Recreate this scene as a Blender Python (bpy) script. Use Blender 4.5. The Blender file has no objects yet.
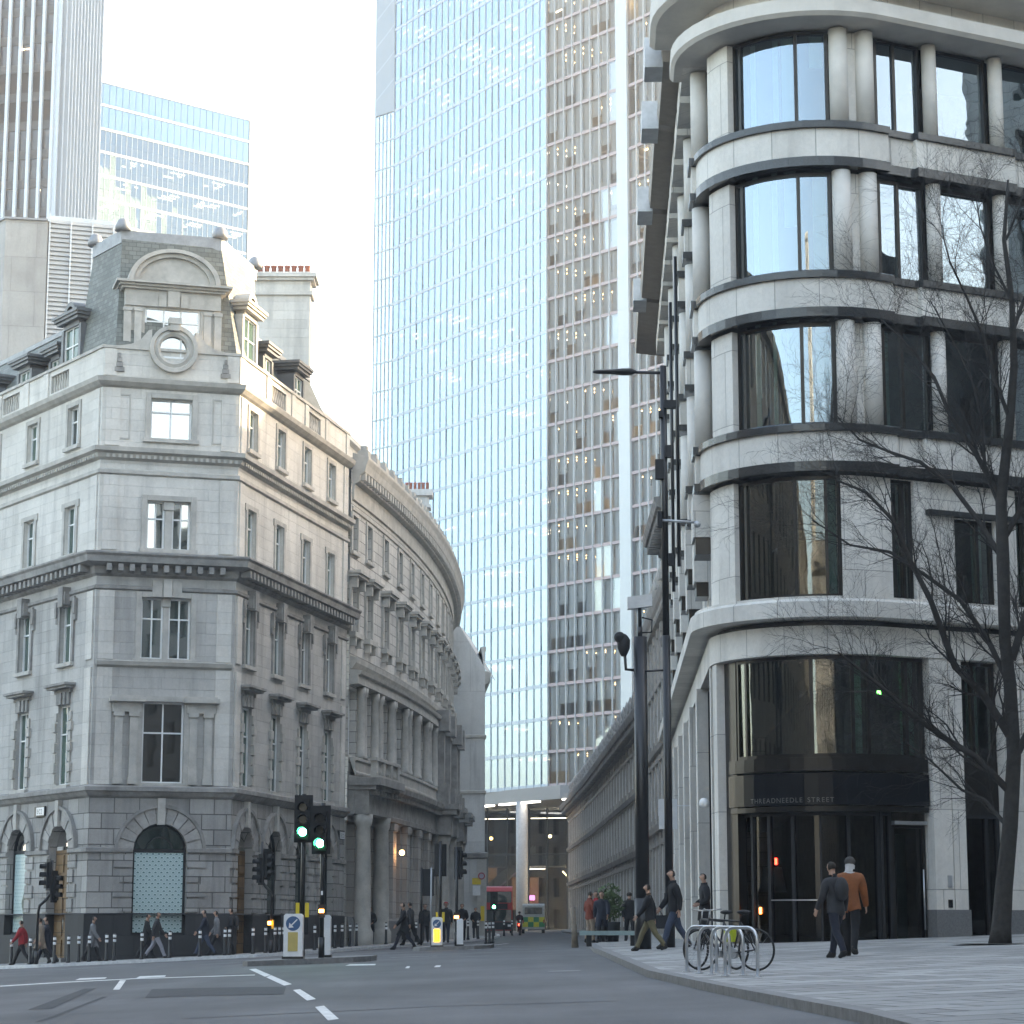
import bpy, bmesh, math, random
from mathutils import Vector, Matrix
rad = math.radians
rnd = random.Random(11)
SC = bpy.context.scene
COL = SC.collection
# ------------------------------------------------------------------ camera
F = 2313.0; PITCH = math.atan(418 / F); CH = 1.0
cp, sp = math.cos(PITCH), math.sin(PITCH)
def ray(px, py):
    x = (px - 512) / F; y = (512 - py) / F
    return x, cp - y * sp, sp + y * cp
def at(px, py, Y):
    x, a, b = ray(px, py)
    return Vector((Y * x / a, Y, CH + Y * b / a))
def zat(py, Y): return at(512, py, Y).z
cam_d = bpy.data.cameras.new('camera'); cam = bpy.data.objects.new('camera', cam_d); COL.objects.link(cam)
cam.location = (0, 0, CH); cam.rotation_euler = (math.pi / 2 + PITCH, 0, 0)
cam_d.sensor_width = 36; cam_d.lens = F / 1024 * 36; cam_d.clip_end = 6000; cam_d.clip_start = 0.1
SC.camera = cam
# ------------------------------------------------------------------ terrain height
PROF = [(-500, -1.4), (0, -1.15), (20, -1.05), (33, -.95), (58, -.65), (89, -.65), (120, -.55), (300, -.1), (6000, -.1)]
def gz(X, Y):
    Y = max(-499, min(5999, Y)); zz = 0
    for (a, b), (c, d) in zip(PROF, PROF[1:]):
        if a <= Y <= c: zz = b + (d - b) * (Y - a) / (c - a); break
    X = max(-26, min(25, X)); w = .033 * X
    if X < -5: w = -.165 + .045 * (X + 5)
    return CH + zz + w
KERB = .12
def pz(X, Y): return gz(X, Y) + KERB
# ------------------------------------------------------------------ mesh builder
class MB:
    def __init__(s, M=None): s.v = []; s.f = []; s.uv = []; s.mi = []; s.sm = []; s.M = M
    def face(s, pts, uvs=None, m=0, sm=False):
        i = len(s.v)
        for p in pts:
            p = Vector(p); s.v.append(s.M @ p if s.M else p)
        s.f.append(tuple(range(i, i + len(pts)))); s.uv.append(uvs); s.mi.append(m); s.sm.append(sm)
    def addv(s, p):
        p = Vector(p); s.v.append(s.M @ p if s.M else p); return len(s.v) - 1
    def addf(s, idx, m=0, sm=True, uvs=None): s.f.append(tuple(idx)); s.uv.append(uvs); s.mi.append(m); s.sm.append(sm)
    def box(s, x0, x1, y0, y1, z0, z1, m=0):
        P = [(x0, y0, z0), (x1, y0, z0), (x1, y1, z0), (x0, y1, z0), (x0, y0, z1), (x1, y0, z1), (x1, y1, z1), (x0, y1, z1)]
        for q in ((0, 3, 2, 1), (4, 5, 6, 7), (0, 1, 5, 4), (1, 2, 6, 5), (2, 3, 7, 6), (3, 0, 4, 7)): s.face([P[k] for k in q], None, m)
    def fbox(s, P, u0, u1, n0, n1, z0, z1, m=0, seg=1, taper=0):
        us = [u0 + (u1 - u0) * k / seg for k in range(seg + 1)]
        for a, b in zip(us, us[1:]):
            def q(l): s.face([P.map(*t) for t in l], [(t[0] + t[1], t[2]) for t in l], m)
            q([(a, n1, z0), (b, n1, z0), (b, n1, z1), (a, n1, z1)])
            q([(a, n1, z1), (b, n1, z1), (b, n0, z1), (a, n0, z1)])
            q([(a, n0, z0), (b, n0, z0), (b, n1, z0), (a, n1, z0)])
            q([(b, n0, z0), (a, n0, z0), (a, n0, z1), (b, n0, z1)])
        q([(u0, n0, z0), (u0, n1, z0), (u0, n1, z1), (u0, n0, z1)])
        q([(u1, n1, z0), (u1, n0, z0), (u1, n0, z1), (u1, n1, z1)])
    def sweep(s, P, u0, u1, prof, m=0, cap=True):
        st = P.stations(u0, u1); acc = 0
        L = [0]
        for a, b in zip(prof, prof[1:]): L.append(L[-1] + math.dist(a, b))
        for a, b in zip(st, st[1:]):
            for k in range(len(prof) - 1):
                (n0, z0), (n1, z1) = prof[k], prof[k + 1]
                s.face([P.mapm(a, n0, z0), P.mapm(b, n0, z0), P.mapm(b, n1, z1), P.mapm(a, n1, z1)],
                       [(a, L[k]), (b, L[k]), (b, L[k + 1]), (a, L[k + 1])], m)
        if cap:
            for u in (st[0], st[-1]): s.face([P.mapm(u, n, z) for n, z in prof], [(n, z) for n, z in prof], m)
    def tube(s, pts, r, seg=10, m=0, cap=True, sm=True):
        pts = [Vector(p) for p in pts]; n = len(pts)
        rs = r if isinstance(r, (list, tuple)) else [r] * n
        rings = []; ref = None
        for i, p in enumerate(pts):
            d = (pts[min(i + 1, n - 1)] - pts[max(i - 1, 0)]).normalized()
            if ref is None: ref = Vector((0, 0, 1)) if abs(d.z) < .9 else Vector((1, 0, 0))
            x = ref - d * ref.dot(d)
            if x.length < 1e-4: x = d.orthogonal()
            x.normalize(); y = d.cross(x); ref = x
            rings.append([s.addv(p + (x * math.cos(2 * math.pi * k / seg) + y * math.sin(2 * math.pi * k / seg)) * rs[i]) for k in range(seg)])
        for a, b in zip(rings, rings[1:]):
            for k in range(seg): s.addf((a[k], a[(k + 1) % seg], b[(k + 1) % seg], b[k]), m, sm)
        if cap: s.addf(rings[0][::-1], m, False); s.addf(rings[-1], m, False)
    def lathe(s, c, prof, seg=16, m=0, a0=0, a1=2 * math.pi):
        full = abs(a1 - a0 - 2 * math.pi) < 1e-6; n = seg if full else seg + 1
        rings = [[s.addv((c[0] + r * math.cos(a0 + (a1 - a0) * k / seg), c[1] + r * math.sin(a0 + (a1 - a0) * k / seg), c[2] + z)) for k in range(n)] for r, z in prof]
        for a, b in zip(rings, rings[1:]):
            for k in range(seg): s.addf((a[k], a[(k + 1) % n], b[(k + 1) % n], b[k]), m, True)
        if full: s.addf(rings[0][::-1], m, False); s.addf(rings[-1], m, False)
    def ball(s, c, r, m=0, seg=10, sc=(1, 1, 1)):
        N = seg // 2 + 1
        rings = [[s.addv((c[0] + r * sc[0] * math.sin(math.pi * i / N) * math.cos(2 * math.pi * k / seg), c[1] + r * sc[1] * math.sin(math.pi * i / N) * math.sin(2 * math.pi * k / seg), c[2] + r * sc[2] * math.cos(math.pi * i / N))) for k in range(seg)] for i in range(1, N)]
        t = s.addv((c[0], c[1], c[2] + r * sc[2])); b = s.addv((c[0], c[1], c[2] - r * sc[2]))
        for A, B in zip(rings, rings[1:]):
            for k in range(seg): s.addf((A[k], B[k], B[(k + 1) % seg], A[(k + 1) % seg]), m)
        for k in range(seg): s.addf((t, rings[0][k], rings[0][(k + 1) % seg]), m); s.addf((b, rings[-1][(k + 1) % seg], rings[-1][k]), m)
    def build(s, name, mats, parent=None):
        off = Vector((0, 0, 0)); q = parent
        while q is not None: off += Vector(q.location); q = q.parent
        me = bpy.data.meshes.new(name)
        me.from_pydata([tuple(p - off) for p in s.v], [], s.f)
        for mt in (mats if isinstance(mats, (list, tuple)) else [mats]): me.materials.append(mt)
        ul = me.uv_layers.new(name='UVMap').data; li = 0
        for k, f in enumerate(s.f):
            pl = me.polygons[k]; pl.material_index = s.mi[k]; pl.use_smooth = s.sm[k]
            uv = s.uv[k]
            if uv is None:
                nn = pl.normal
                for j, vi in enumerate(f):
                    p = s.v[vi]
                    if abs(nn.z) > .8: t = (p.x, p.y)
                    else:
                        tx = Vector((-nn.y, nn.x, 0)); tx = tx.normalized() if tx.length > 1e-6 else Vector((1, 0, 0))
                        t = (p.dot(tx), p.z)
                    ul[li + j].uv = t
            else:
                for j in range(len(f)): ul[li + j].uv = uv[j]
            li += len(f)
        me.validate(clean_customdata=False); me.update()
        o = bpy.data.objects.new(name, me); COL.objects.link(o)
        if parent is not None: o.parent = parent
        return o
class Path:
    def __init__(s, pts, smooth=False):
        s.p = [Vector(p) for p in pts]; s.smooth = smooth; s.u = [0]
        for a, b in zip(s.p, s.p[1:]): s.u.append(s.u[-1] + (b - a).length)
        s.d = [(b - a).normalized() for a, b in zip(s.p, s.p[1:])]
        s.n = [Vector((d.y, -d.x)) for d in s.d]; s.mi = []
        for i in range(len(s.p)):
            a = s.n[max(i - 1, 0)]; b = s.n[min(i, len(s.n) - 1)]
            m = (a + b); m = m / m.length; s.mi.append(m / max(.3, m.dot(a)))
    def seg(s, u):
        for i in range(len(s.d)):
            if u <= s.u[i + 1] + 1e-9: return i
        return len(s.d) - 1
    def map(s, u, n, z):
        i = s.seg(u); t = u - s.u[i]; b = s.p[i] + s.d[i] * t
        nn = s.n[i]
        if s.smooth:
            k = max(0, min(1, t / (s.u[i + 1] - s.u[i]))); nn = s.mi[i].lerp(s.mi[i + 1], k)
        b = b + nn * n
        return Vector((b.x, b.y, z))
    def mapm(s, u, n, z):
        for i, q in enumerate(s.u):
            if abs(q - u) < 1e-5: b = s.p[i] + s.mi[i] * n; return Vector((b.x, b.y, z))
        return s.map(u, n, z)
    def stations(s, u0, u1): return [u0] + [q for q in s.u if u0 + 1e-4 < q < u1 - 1e-4] + [u1]
    def ang(s, u):
        d = s.d[s.seg(u)]; return math.atan2(d.y, d.x)
def wall(mb, P, u0, u1, z0, z1, ops, depth=.35, du=None, m=0, n=0.0):
    """facade sheet with openings and their reveals; ops = (ua, ub, za, zb[, 'arch'])"""
    us = {u0, u1}; zs = {z0, z1}
    for o in ops: us |= {o[0], o[1]}; zs |= {o[2], o[3]}
    if du:
        k = max(1, int(round((u1 - u0) / du)))
        us |= {u0 + (u1 - u0) * i / k for i in range(k + 1)}
    us |= {q for q in P.u if u0 < q < u1}
    us = sorted(us); zs = sorted(zs)
    us = [u for i, u in enumerate(us) if i == 0 or u - us[i - 1] > 1e-4]
    def q(l): mb.face([P.map(*t) for t in l], [(t[0] + t[1], t[2]) for t in l], m)
    for a, b in zip(us, us[1:]):
        for c, d in zip(zs, zs[1:]):
            x, y = (a + b) / 2, (c + d) / 2
            if any(o[0] < x < o[1] and o[2] < y < o[3] for o in ops): continue
            q([(a, n, c), (b, n, c), (b, n, d), (a, n, d)])
    for o in ops:
        a, b, c, d = o[:4]; e = n - depth
        if len(o) > 4:
            r = (b - a) / 2; sz = d - r; cu = (a + b) / 2; K = 14
            arc = [(cu - r * math.cos(math.pi * k / K), sz + r * math.sin(math.pi * k / K)) for k in range(K + 1)]
            for (ua, za), (ub, zb) in zip(arc, arc[1:]):
                q([(ua, n, za), (ub, n, zb), (ub, n, d), (ua, n, d)])
                q([(ua, e, za), (ub, e, zb), (ub, n, zb), (ua, n, za)])
            d = sz
        else: q([(a, n, d), (b, n, d), (b, e, d), (a, e, d)])
        q([(a, e, c), (a, n, c), (a, n, d), (a, e, d)]); q([(b, n, c), (b, e, c), (b, e, d), (b, n, d)])
        q([(a, e, c), (b, e, c), (b, n, c), (a, n, c)])
def thing(name, label, cat, loc=(0, 0, 0), group=None):
    o = bpy.data.objects.new(name, None); COL.objects.link(o); o.location = loc
    o.empty_display_size = .3
    return tag(o, label, cat, group)
def tag(o, label=None, cat=None, group=None, kind=None):
    if label: o['label'] = label
    if cat: o['category'] = cat
    if group: o['group'] = group
    if kind: o['kind'] = kind
    return o
def dup(root, loc, rz=None, label=None, sc=None):
    r = root.copy(); COL.objects.link(r); r.location = loc
    if rz is not None: r.rotation_euler = (0, 0, rz)
    if sc: r.scale = (sc, sc, sc)
    if label: r['label'] = label
    def rec(a, b):
        for ch in [x for x in a.children]:
            c = ch.copy(); COL.objects.link(c); c.parent = b; rec(ch, c)
    rec(root, r)
    return r
# ------------------------------------------------------------------ materials
def nt(name):
    m = bpy.data.materials.new(name); m.use_nodes = True; t = m.node_tree
    for n in list(t.nodes): t.nodes.remove(n)
    out = t.nodes.new('ShaderNodeOutputMaterial')
    def N(typ, **kw):
        n = t.nodes.new(typ)
        for k, v in kw.items():
            if k.startswith('_'): setattr(n, k[1:], v)
            else:
                key = k.replace('__', ' ')
                n.inputs[key].default_value = v
        return n
    def L(a, ao, b, bi): t.links.new(a.outputs[ao], b.inputs[bi])
    return m, t, out, N, L
def rgb(c): return (c[0], c[1], c[2], 1) if len(c) == 3 else c
def grey(v, w=0): return (v * (1 + w), v, v * (1 - w))
def mat(name, col, rough=.6, metal=0, var=.12, vscale=3.0, bump=0, bscale=40, spec=.5, emit=0, ecol=None):
    m, t, out, N, L = nt(name)
    b = N('ShaderNodeBsdfPrincipled', Roughness=rough, Metallic=metal); b.inputs['Specular IOR Level'].default_value = spec
    b.inputs['Base Color'].default_value = rgb(col)
    if var or bump:
        tc = N('ShaderNodeTexCoord')
    if var:
        no = N('ShaderNodeTexNoise', Scale=vscale, Detail=6, Roughness=.65); L(tc, 'Object', no, 'Vector')
        mr = N('ShaderNodeMapRange'); mr.inputs[1].default_value = .3; mr.inputs[2].default_value = .7
        mr.inputs[3].default_value = 1 - var; mr.inputs[4].default_value = 1 + var; L(no, 'Fac', mr, 0)
        mx = N('ShaderNodeMix', _data_type='RGBA', _blend_type='MULTIPLY'); mx.inputs['Factor'].default_value = 1
        mx.inputs['A'].default_value = rgb(col); 
        t.links.new(mr.outputs[0], mx.inputs['B']); t.links.new(mx.outputs['Result'], b.inputs['Base Color'])
    if bump:
        n2 = N('ShaderNodeTexNoise', Scale=bscale, Detail=4); L(tc, 'Object', n2, 'Vector')
        bp = N('ShaderNodeBump', Strength=bump, Distance=.02); L(n2, 'Fac', bp, 'Height'); L(bp, 'Normal', b, 'Normal')
    if emit:
        b.inputs['Emission Color'].default_value = rgb(ecol or col); b.inputs['Emission Strength'].default_value = emit
    L(b, 0, out, 0)
    return m
def masonry(name, c, bw=1.1, bh=.42, mortar=.008, mdark=.6, var=.1, stain=.25, stcol=(.10, .10, .10), rough=.85, coord='UV', rot=0, offs=.5, bumpd=.015, stz=None, squash=1):
    """ashlar / slate / paving: courses with joints, block-to-block tone, soot streaks with their own shape"""
    m, t, out, N, L = nt(name)
    b = N('ShaderNodeBsdfPrincipled', Roughness=rough); b.inputs['Specular IOR Level'].default_value = .3
    tc = N('ShaderNodeTexCoord'); mp = N('ShaderNodeMapping'); L(tc, coord, mp, 'Vector'); mp.inputs['Rotation'].default_value = (0, 0, rot)
    br = N('ShaderNodeTexBrick', Scale=1.0); br.offset = offs; br.offset_frequency = 2
    br.inputs['Brick Width'].default_value = bw; br.inputs['Row Height'].default_value = bh
    br.inputs['Mortar Size'].default_value = mortar; br.inputs['Mortar Smooth'].default_value = .3; br.inputs['Bias'].default_value = 0
    br.inputs['Color1'].default_value = rgb([x * (1 - var) for x in c]); br.inputs['Color2'].default_value = rgb([x * (1 + var) for x in c])
    br.inputs['Mortar'].default_value = rgb([x * mdark for x in c]); L(mp, 'Vector', br, 'Vector')
    # large tone drift
    n1 = N('ShaderNodeTexNoise', Scale=.35, Detail=7, Roughness=.6); L(tc, 'Object', n1, 'Vector')
    r1 = N('ShaderNodeMapRange'); [r1.inputs[i].__setattr__('default_value', v) for i, v in ((1, .3), (2, .7), (3, .84), (4, 1.12))]; L(n1, 'Fac', r1, 0)
    n3 = N('ShaderNodeTexNoise', Scale=9, Detail=6, Roughness=.7); L(tc, 'Object', n3, 'Vector')
    r3 = N('ShaderNodeMapRange'); [r3.inputs[i].__setattr__('default_value', v) for i, v in ((1, .25), (2, .75), (3, .9), (4, 1.08))]; L(n3, 'Fac', r3, 0)
    mu = N('ShaderNodeMath', _operation='MULTIPLY'); L(r1, 0, mu, 0); L(r3, 0, mu, 1)
    mx = N('ShaderNodeMix', _data_type='RGBA', _blend_type='MULTIPLY'); mx.inputs['Factor'].default_value = 1
    t.links.new(br.outputs['Color'], mx.inputs['A']); t.links.new(mu.outputs[0], mx.inputs['B'])
    # vertical streaks
    ms = N('ShaderNodeMapping'); L(tc, 'Object', ms, 'Vector'); ms.inputs['Scale'].default_value = (1.6, 1.6, .16)
    n2 = N('ShaderNodeTexNoise', Scale=1.0, Detail=5, Roughness=.6); L(ms, 'Vector', n2, 'Vector')
    r2 = N('ShaderNodeMapRange'); [r2.inputs[i].__setattr__('default_value', v) for i, v in ((1, .5), (2, .75), (3, 0), (4, stain))]; L(n2, 'Fac', r2, 0)
    m2 = N('ShaderNodeMix', _data_type='RGBA'); t.links.new(r2.outputs[0], m2.inputs['Factor'])
    t.links.new(mx.outputs['Result'], m2.inputs['A']); m2.inputs['B'].default_value = rgb(stcol)
    t.links.new(m2.outputs['Result'], b.inputs['Base Color'])
    bp = N('ShaderNodeBump', Strength=.8, Distance=bumpd); bp.invert = True; L(br, 'Fac', bp, 'Height')
    bp2 = N('ShaderNodeBump', Strength=.25, Distance=.01); L(n3, 'Fac', bp2, 'Height'); L(bp, 'Normal', bp2, 'Normal'); L(bp2, 'Normal', b, 'Normal')
    L(b, 0, out, 0)
    return m
def glass(name, refl=.35, tint=(.75, .85, .85), rough=.01, gcol=(.95, .97, 1), wav=.0, wscale=1.0):
    """window glass: part mirror, part see-through, more mirror at grazing angles"""
    m, t, out, N, L = nt(name)
    tr = N('ShaderNodeBsdfTransparent', Color=rgb(tint)); gl = N('ShaderNodeBsdfGlossy', Color=rgb(gcol), Roughness=rough)
    lw = N('ShaderNodeFresnel', IOR=1.5); mr = N('ShaderNodeMapRange')
    [mr.inputs[i].__setattr__('default_value', v) for i, v in ((1, .03), (2, 1), (3, refl), (4, 1))]; L(lw, 0, mr, 0)
    if wav:
        tc = N('ShaderNodeTexCoord'); no = N('ShaderNodeTexNoise', Scale=wscale, Detail=2); L(tc, 'Object', no, 'Vector')
        bp = N('ShaderNodeBump', Strength=1, Distance=wav); L(no, 'Fac', bp, 'Height'); L(bp, 'Normal', gl, 'Normal')
    mx = N('ShaderNodeMixShader'); L(mr, 0, mx, 0); L(tr, 0, mx, 1); L(gl, 0, mx, 2); L(mx, 0, out, 0)
    return m
def pane_mat(name, col, refl=.3, rough=.02, wav=.004, wscale=.8):
    """glass with a blind or curtain just behind it"""
    m, t, out, N, L = nt(name)
    di = N('ShaderNodeBsdfDiffuse'); gl = N('ShaderNodeBsdfGlossy', Roughness=rough)
    tc = N('ShaderNodeTexCoord'); no = N('ShaderNodeTexNoise', Scale=2.0, Detail=3)
    mp = N('ShaderNodeMapping'); mp.inputs['Scale'].default_value = (6, 6, .4); L(tc, 'Object', mp, 'Vector'); L(mp, 'Vector', no, 'Vector')
    cr = N('ShaderNodeMix', _data_type='RGBA'); t.links.new(no.outputs['Fac'], cr.inputs['Factor'])
    cr.inputs['A'].default_value = rgb([x * .55 for x in col]); cr.inputs['B'].default_value = rgb([x * 1.4 for x in col])
    t.links.new(cr.outputs['Result'], di.inputs['Color'])
    n2 = N('ShaderNodeTexNoise', Scale=wscale, Detail=1); L(tc, 'Object', n2, 'Vector')
    bp = N('ShaderNodeBump', Strength=1, Distance=wav); L(n2, 'Fac', bp, 'Height'); L(bp, 'Normal', gl, 'Normal')
    lw = N('ShaderNodeFresnel', IOR=1.5); mr = N('ShaderNodeMapRange')
    [mr.inputs[i].__setattr__('default_value', v) for i, v in ((1, .03), (2, 1), (3, refl), (4, 1))]; L(lw, 0, mr, 0)
    mx = N('ShaderNodeMixShader'); L(mr, 0, mx, 0); L(di, 0, mx, 1); L(gl, 0, mx, 2); L(mx, 0, out, 0)
    return m
def emis(name, col, s):
    m, t, out, N, L = nt(name); e = N('ShaderNodeEmission', Color=rgb(col), Strength=s); L(e, 0, out, 0); return m
M = {}
M['stone'] = masonry('portland_stone', (.60, .575, .53), 1.15, .46, .006, .86, .05, .34)
M['stone_mid'] = masonry('soiled_shaded_portland', (.44, .425, .40), 1.15, .46, .007, .78, .08, .5, (.12, .118, .112))  # lower storeys: real soiling plus street canyon shade put into the colour
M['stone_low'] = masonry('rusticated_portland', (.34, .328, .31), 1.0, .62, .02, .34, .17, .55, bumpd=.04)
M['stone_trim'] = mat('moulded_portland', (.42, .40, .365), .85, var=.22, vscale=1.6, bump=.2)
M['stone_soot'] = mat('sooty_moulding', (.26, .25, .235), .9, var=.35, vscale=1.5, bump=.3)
M['crescent'] = masonry('banded_ashlar', (.54, .515, .475), 1.3, .52, .022, .42, .09, .3, bumpd=.05)
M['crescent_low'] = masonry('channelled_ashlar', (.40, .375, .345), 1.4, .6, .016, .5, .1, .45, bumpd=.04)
M['render'] = masonry('party_wall_render', (.56, .555, .54), 6.0, 3.6, .02, .75, .04, .35)
M['lime'] = masonry('pale_limestone', (.64, .61, .56), 1.05, 2.0, .012, .55, .06, .22)
M['lime_trim'] = mat('pale_limestone_turned', (.58, .55, .505), .8, var=.12, vscale=1.2, bump=.1)
M['granite'] = mat('polished_dark_granite', (.032, .033, .034), .2, var=.35, vscale=30, spec=.5)
M['plinth'] = masonry('dark_granite_plinth', (.04, .04, .042), 1.6, .8, .006, .5, .15, .1, rough=.7)
M['granite_grey'] = mat('grey_granite', (.16, .16, .16), .6, var=.25, vscale=25)
M['voussoir'] = mat('arch_stone', (.33, .315, .295), .85, var=.28, vscale=2.2, bump=.25)
M['slate'] = masonry('green_grey_slate', (.155, .165, .15), .32, .2, .012, .5, .22, .3, (.07, .075, .07), rough=.55, bumpd=.02)
M['lead'] = mat('lead_sheet', (.25, .26, .27), .5, var=.25, vscale=2, metal=.2)
M['lead_dark'] = mat('dark_lead', (.11, .115, .12), .5, var=.25, vscale=2)
M['white'] = mat('white_window_paint', (.72, .73, .72), .45, var=.05)
M['brick_pot'] = mat('terracotta', (.33, .13, .09), .85, var=.2, vscale=8)
M['pane'] = [pane_mat('curtained_pane_%d' % i, c, r, wav=w) for i, (c, r, w) in enumerate([((.06, .10, .085), .11, .003), ((.03, .045, .04), .14, .004), ((.20, .24, .22), .12, .003), ((.075, .125, .10), .10, .003)])]
M['shop'] = None
M['wood'] = masonry('oak_boards', (.17, .10, .045), .9, .45, .02, .4, .12, .15, rough=.5)
M['black'] = mat('black_painted_steel', (.012, .012, .013), .35, var=.1)
M['blackmatt'] = mat('matt_black', (.01, .01, .011), .7, var=.1)
M['bronze'] = mat('dark_bronze', (.028, .025, .022), .3, metal=.6, var=.2)
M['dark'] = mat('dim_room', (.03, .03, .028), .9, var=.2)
M['steel'] = mat('brushed_steel', (.55, .56, .57), .35, metal=.9, var=.08)
M['galv'] = mat('pale_grey_steel', (.42, .43, .44), .45, metal=.5, var=.15)
M['rubber'] = mat('rubber', (.02, .02, .02), .8)
M['plastic_w'] = mat('white_plastic', (.72, .73, .73), .4, var=.06, vscale=5)
M['yellow'] = mat('yellow_plastic', (.72, .52, .03), .5)
M['road_w'] = mat('worn_white_marking', (.62, .62, .6), .75, var=.3, vscale=7)
M['blind'] = mat('pale_green_blind', (.33, .43, .38), .8, var=.08)
M['g_lime'] = glass('bowed_window_glass', .30, (.50, .62, .60), gcol=(.64, .76, .86), wav=.006, wscale=.7)
M['g_shop'] = glass('dark_lobby_glass', .035, (.22, .23, .22), gcol=(.6, .6, .6))
M['g_tower'] = glass('tower_glass', .80, (.66, .78, .82), rough=.03, gcol=(.32, .42, .52))
M['g_tower2'] = glass('tower_glass_clear', .30, (.88, .91, .92), rough=.02, gcol=(.50, .56, .60))
M['g_lobby'] = glass('lobby_hall_glass', .08, (.5, .52, .52), gcol=(.7, .75, .8))
# ================================================================== GROUND
def asphalt():
    m, t, out, N, L = nt('worn_asphalt')
    b = N('ShaderNodeBsdfPrincipled', Roughness=.75); tc = N('ShaderNodeTexCoord')
    n1 = N('ShaderNodeTexNoise', Scale=.22, Detail=6, Roughness=.6); n2 = N('ShaderNodeTexNoise', Scale=60, Detail=4); n3 = N('ShaderNodeTexVoronoi', Scale=45)
    mp = N('ShaderNodeMapping'); mp.inputs['Scale'].default_value = (.9, .12, 1); mp.inputs['Rotation'].default_value = (0, 0, .25); L(tc, 'Object', mp, 'Vector')
    n4 = N('ShaderNodeTexNoise', Scale=1.2, Detail=3); L(mp, 'Vector', n4, 'Vector')
    for n in (n1, n2, n3): L(tc, 'Object', n, 'Vector')
    cr = N('ShaderNodeValToRGB'); cr.color_ramp.elements[0].position = .3; cr.color_ramp.elements[0].color = (.062, .064, .066, 1)
    cr.color_ramp.elements[1].position = .7; cr.color_ramp.elements[1].color = (.12, .122, .125, 1); L(n1, 'Fac', cr, 'Fac')
    mr = N('ShaderNodeMapRange'); [mr.inputs[i].__setattr__('default_value', v) for i, v in ((1, .2), (2, .8), (3, .75), (4, 1.25))]; L(n2, 'Fac', mr, 0)
    mr2 = N('ShaderNodeMapRange'); [mr2.inputs[i].__setattr__('default_value', v) for i, v in ((1, .3), (2, .7), (3, .85), (4, 1.15))]; L(n4, 'Fac', mr2, 0)
    mu = N('ShaderNodeMath', _operation='MULTIPLY'); L(mr, 0, mu, 0); L(mr2, 0, mu, 1)
    mx = N('ShaderNodeMix', _data_type='RGBA', _blend_type='MULTIPLY'); mx.inputs['Factor'].default_value = 1
    t.links.new(cr.outputs[0], mx.inputs['A']); t.links.new(mu.outputs[0], mx.inputs['B']); t.links.new(mx.outputs['Result'], b.inputs['Base Color'])
    bp = N('ShaderNodeBump', Strength=.5, Distance=.01); L(n3, 'Distance', bp, 'Height'); L(bp, 'Normal', b, 'Normal'); L(b, 0, out, 0)
    return m
M['asphalt'] = asphalt()
M['patch'] = mat('newer_asphalt_patch', (.04, .042, .046), .8, var=.25, vscale=4, bump=.3, bscale=60)
M['paving'] = masonry('york_stone_paving', (.31, .308, .298), 1.1, .75, .03, .38, .22, .3, (.09, .09, .09), rough=.8, coord='UV', bumpd=.012)
M['kerbstone'] = mat('granite_kerb', (.17, .168, .165), .7, var=.3, vscale=6)
xs = [-4000, -1500, -600, -250, -120, -60, -40] + sorted(set(list(range(-30, 41, 2)) + [-5, -26, 25])) + [60, 120, 250, 600, 1500, 4000]
ys = [-3000, -1000, -400, -200, -100, -50, -25, -12, -4] + [0, 4, 8, 12, 16, 20, 24, 28, 33] + sorted(set(list(range(36, 140, 3)) + [58, 89, 120])) + list(range(144, 321, 12)) + [400, 600, 1000, 2000, 5000]
mb = MB(); idx = [[mb.addv((x, y, gz(x, y))) for x in xs] for y in ys]
for j in range(len(ys) - 1):
    for i in range(len(xs) - 1): mb.addf((idx[j][i], idx[j][i + 1], idx[j + 1][i + 1], idx[j + 1][i]))
tag(mb.build('road', M['asphalt']), kind='structure')
def pavement(name, st, cols, km='kerbstone'):
    mb = MB(); mk = MB(); fine = []
    for (k0, i0), (k1, i1) in zip(st, st[1:]):
        k = max(1, int(math.dist(k0, k1) / 2.5))
        for j in range(k):
            t = j / k; fine.append((Vector(k0).lerp(Vector(k1), t), Vector(i0).lerp(Vector(i1), t)))
    fine.append((Vector(st[-1][0]), Vector(st[-1][1])))
    rows = []
    for K, I in fine:
        d = (I - K).normalized(); k2 = K + d * .22
        rows.append([k2 + (I - k2) * c for c in cols]); rows[-1].insert(0, K)
    for a, b in zip(rows, rows[1:]):
        g = lambda p, h=KERB: Vector((p.x, p.y, gz(p.x, p.y) + h))
        mk.face([g(a[0], -.1), g(b[0], -.1), g(b[0], KERB), g(a[0], KERB)], None, 0)
        mk.face([g(a[0]), g(b[0]), g(b[1]), g(a[1])], None, 0)
        for i in range(1, len(a) - 1):
            P4 = [a[i], b[i], b[i + 1], a[i + 1]]
            mb.face([g(p) for p in P4], [(p.x * .95 + p.y * .3, p.y * .95 - p.x * .3) for p in P4], 0)
    tag(mb.build(name, M['paving']), kind='structure')
    tag(mk.build(name.replace('pavement', 'kerb'), M[km]), kind='structure')
LK = [((-45, 126.5), (-38, 132)), ((-37, 115), (-29, 121)), ((-28.5, 103), (-21, 109)), ((-21, 92), (-16, 98)), ((-19.6, 89.6), (-15, 99)), ((-17.8, 88.6), (-14, 99)),
      ((-14, 89.2), (-13.2, 99)), ((-9.8, 90.4), (-12.8, 99)), ((-8.4, 91.8), (-12.8, 100)), ((-7.4, 96), (-13, 103)), ((-4.5, 110), (-12, 112)), ((-2.2, 125), (-9.5, 126)), ((-1.2, 140), (-8.5, 140)), ((-.8, 158), (-7.5, 158)), ((-1.0, 185), (-8, 185)), ((-2.2, 215), (-9, 215)), ((-4.2, 250), (-12, 250))]
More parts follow.
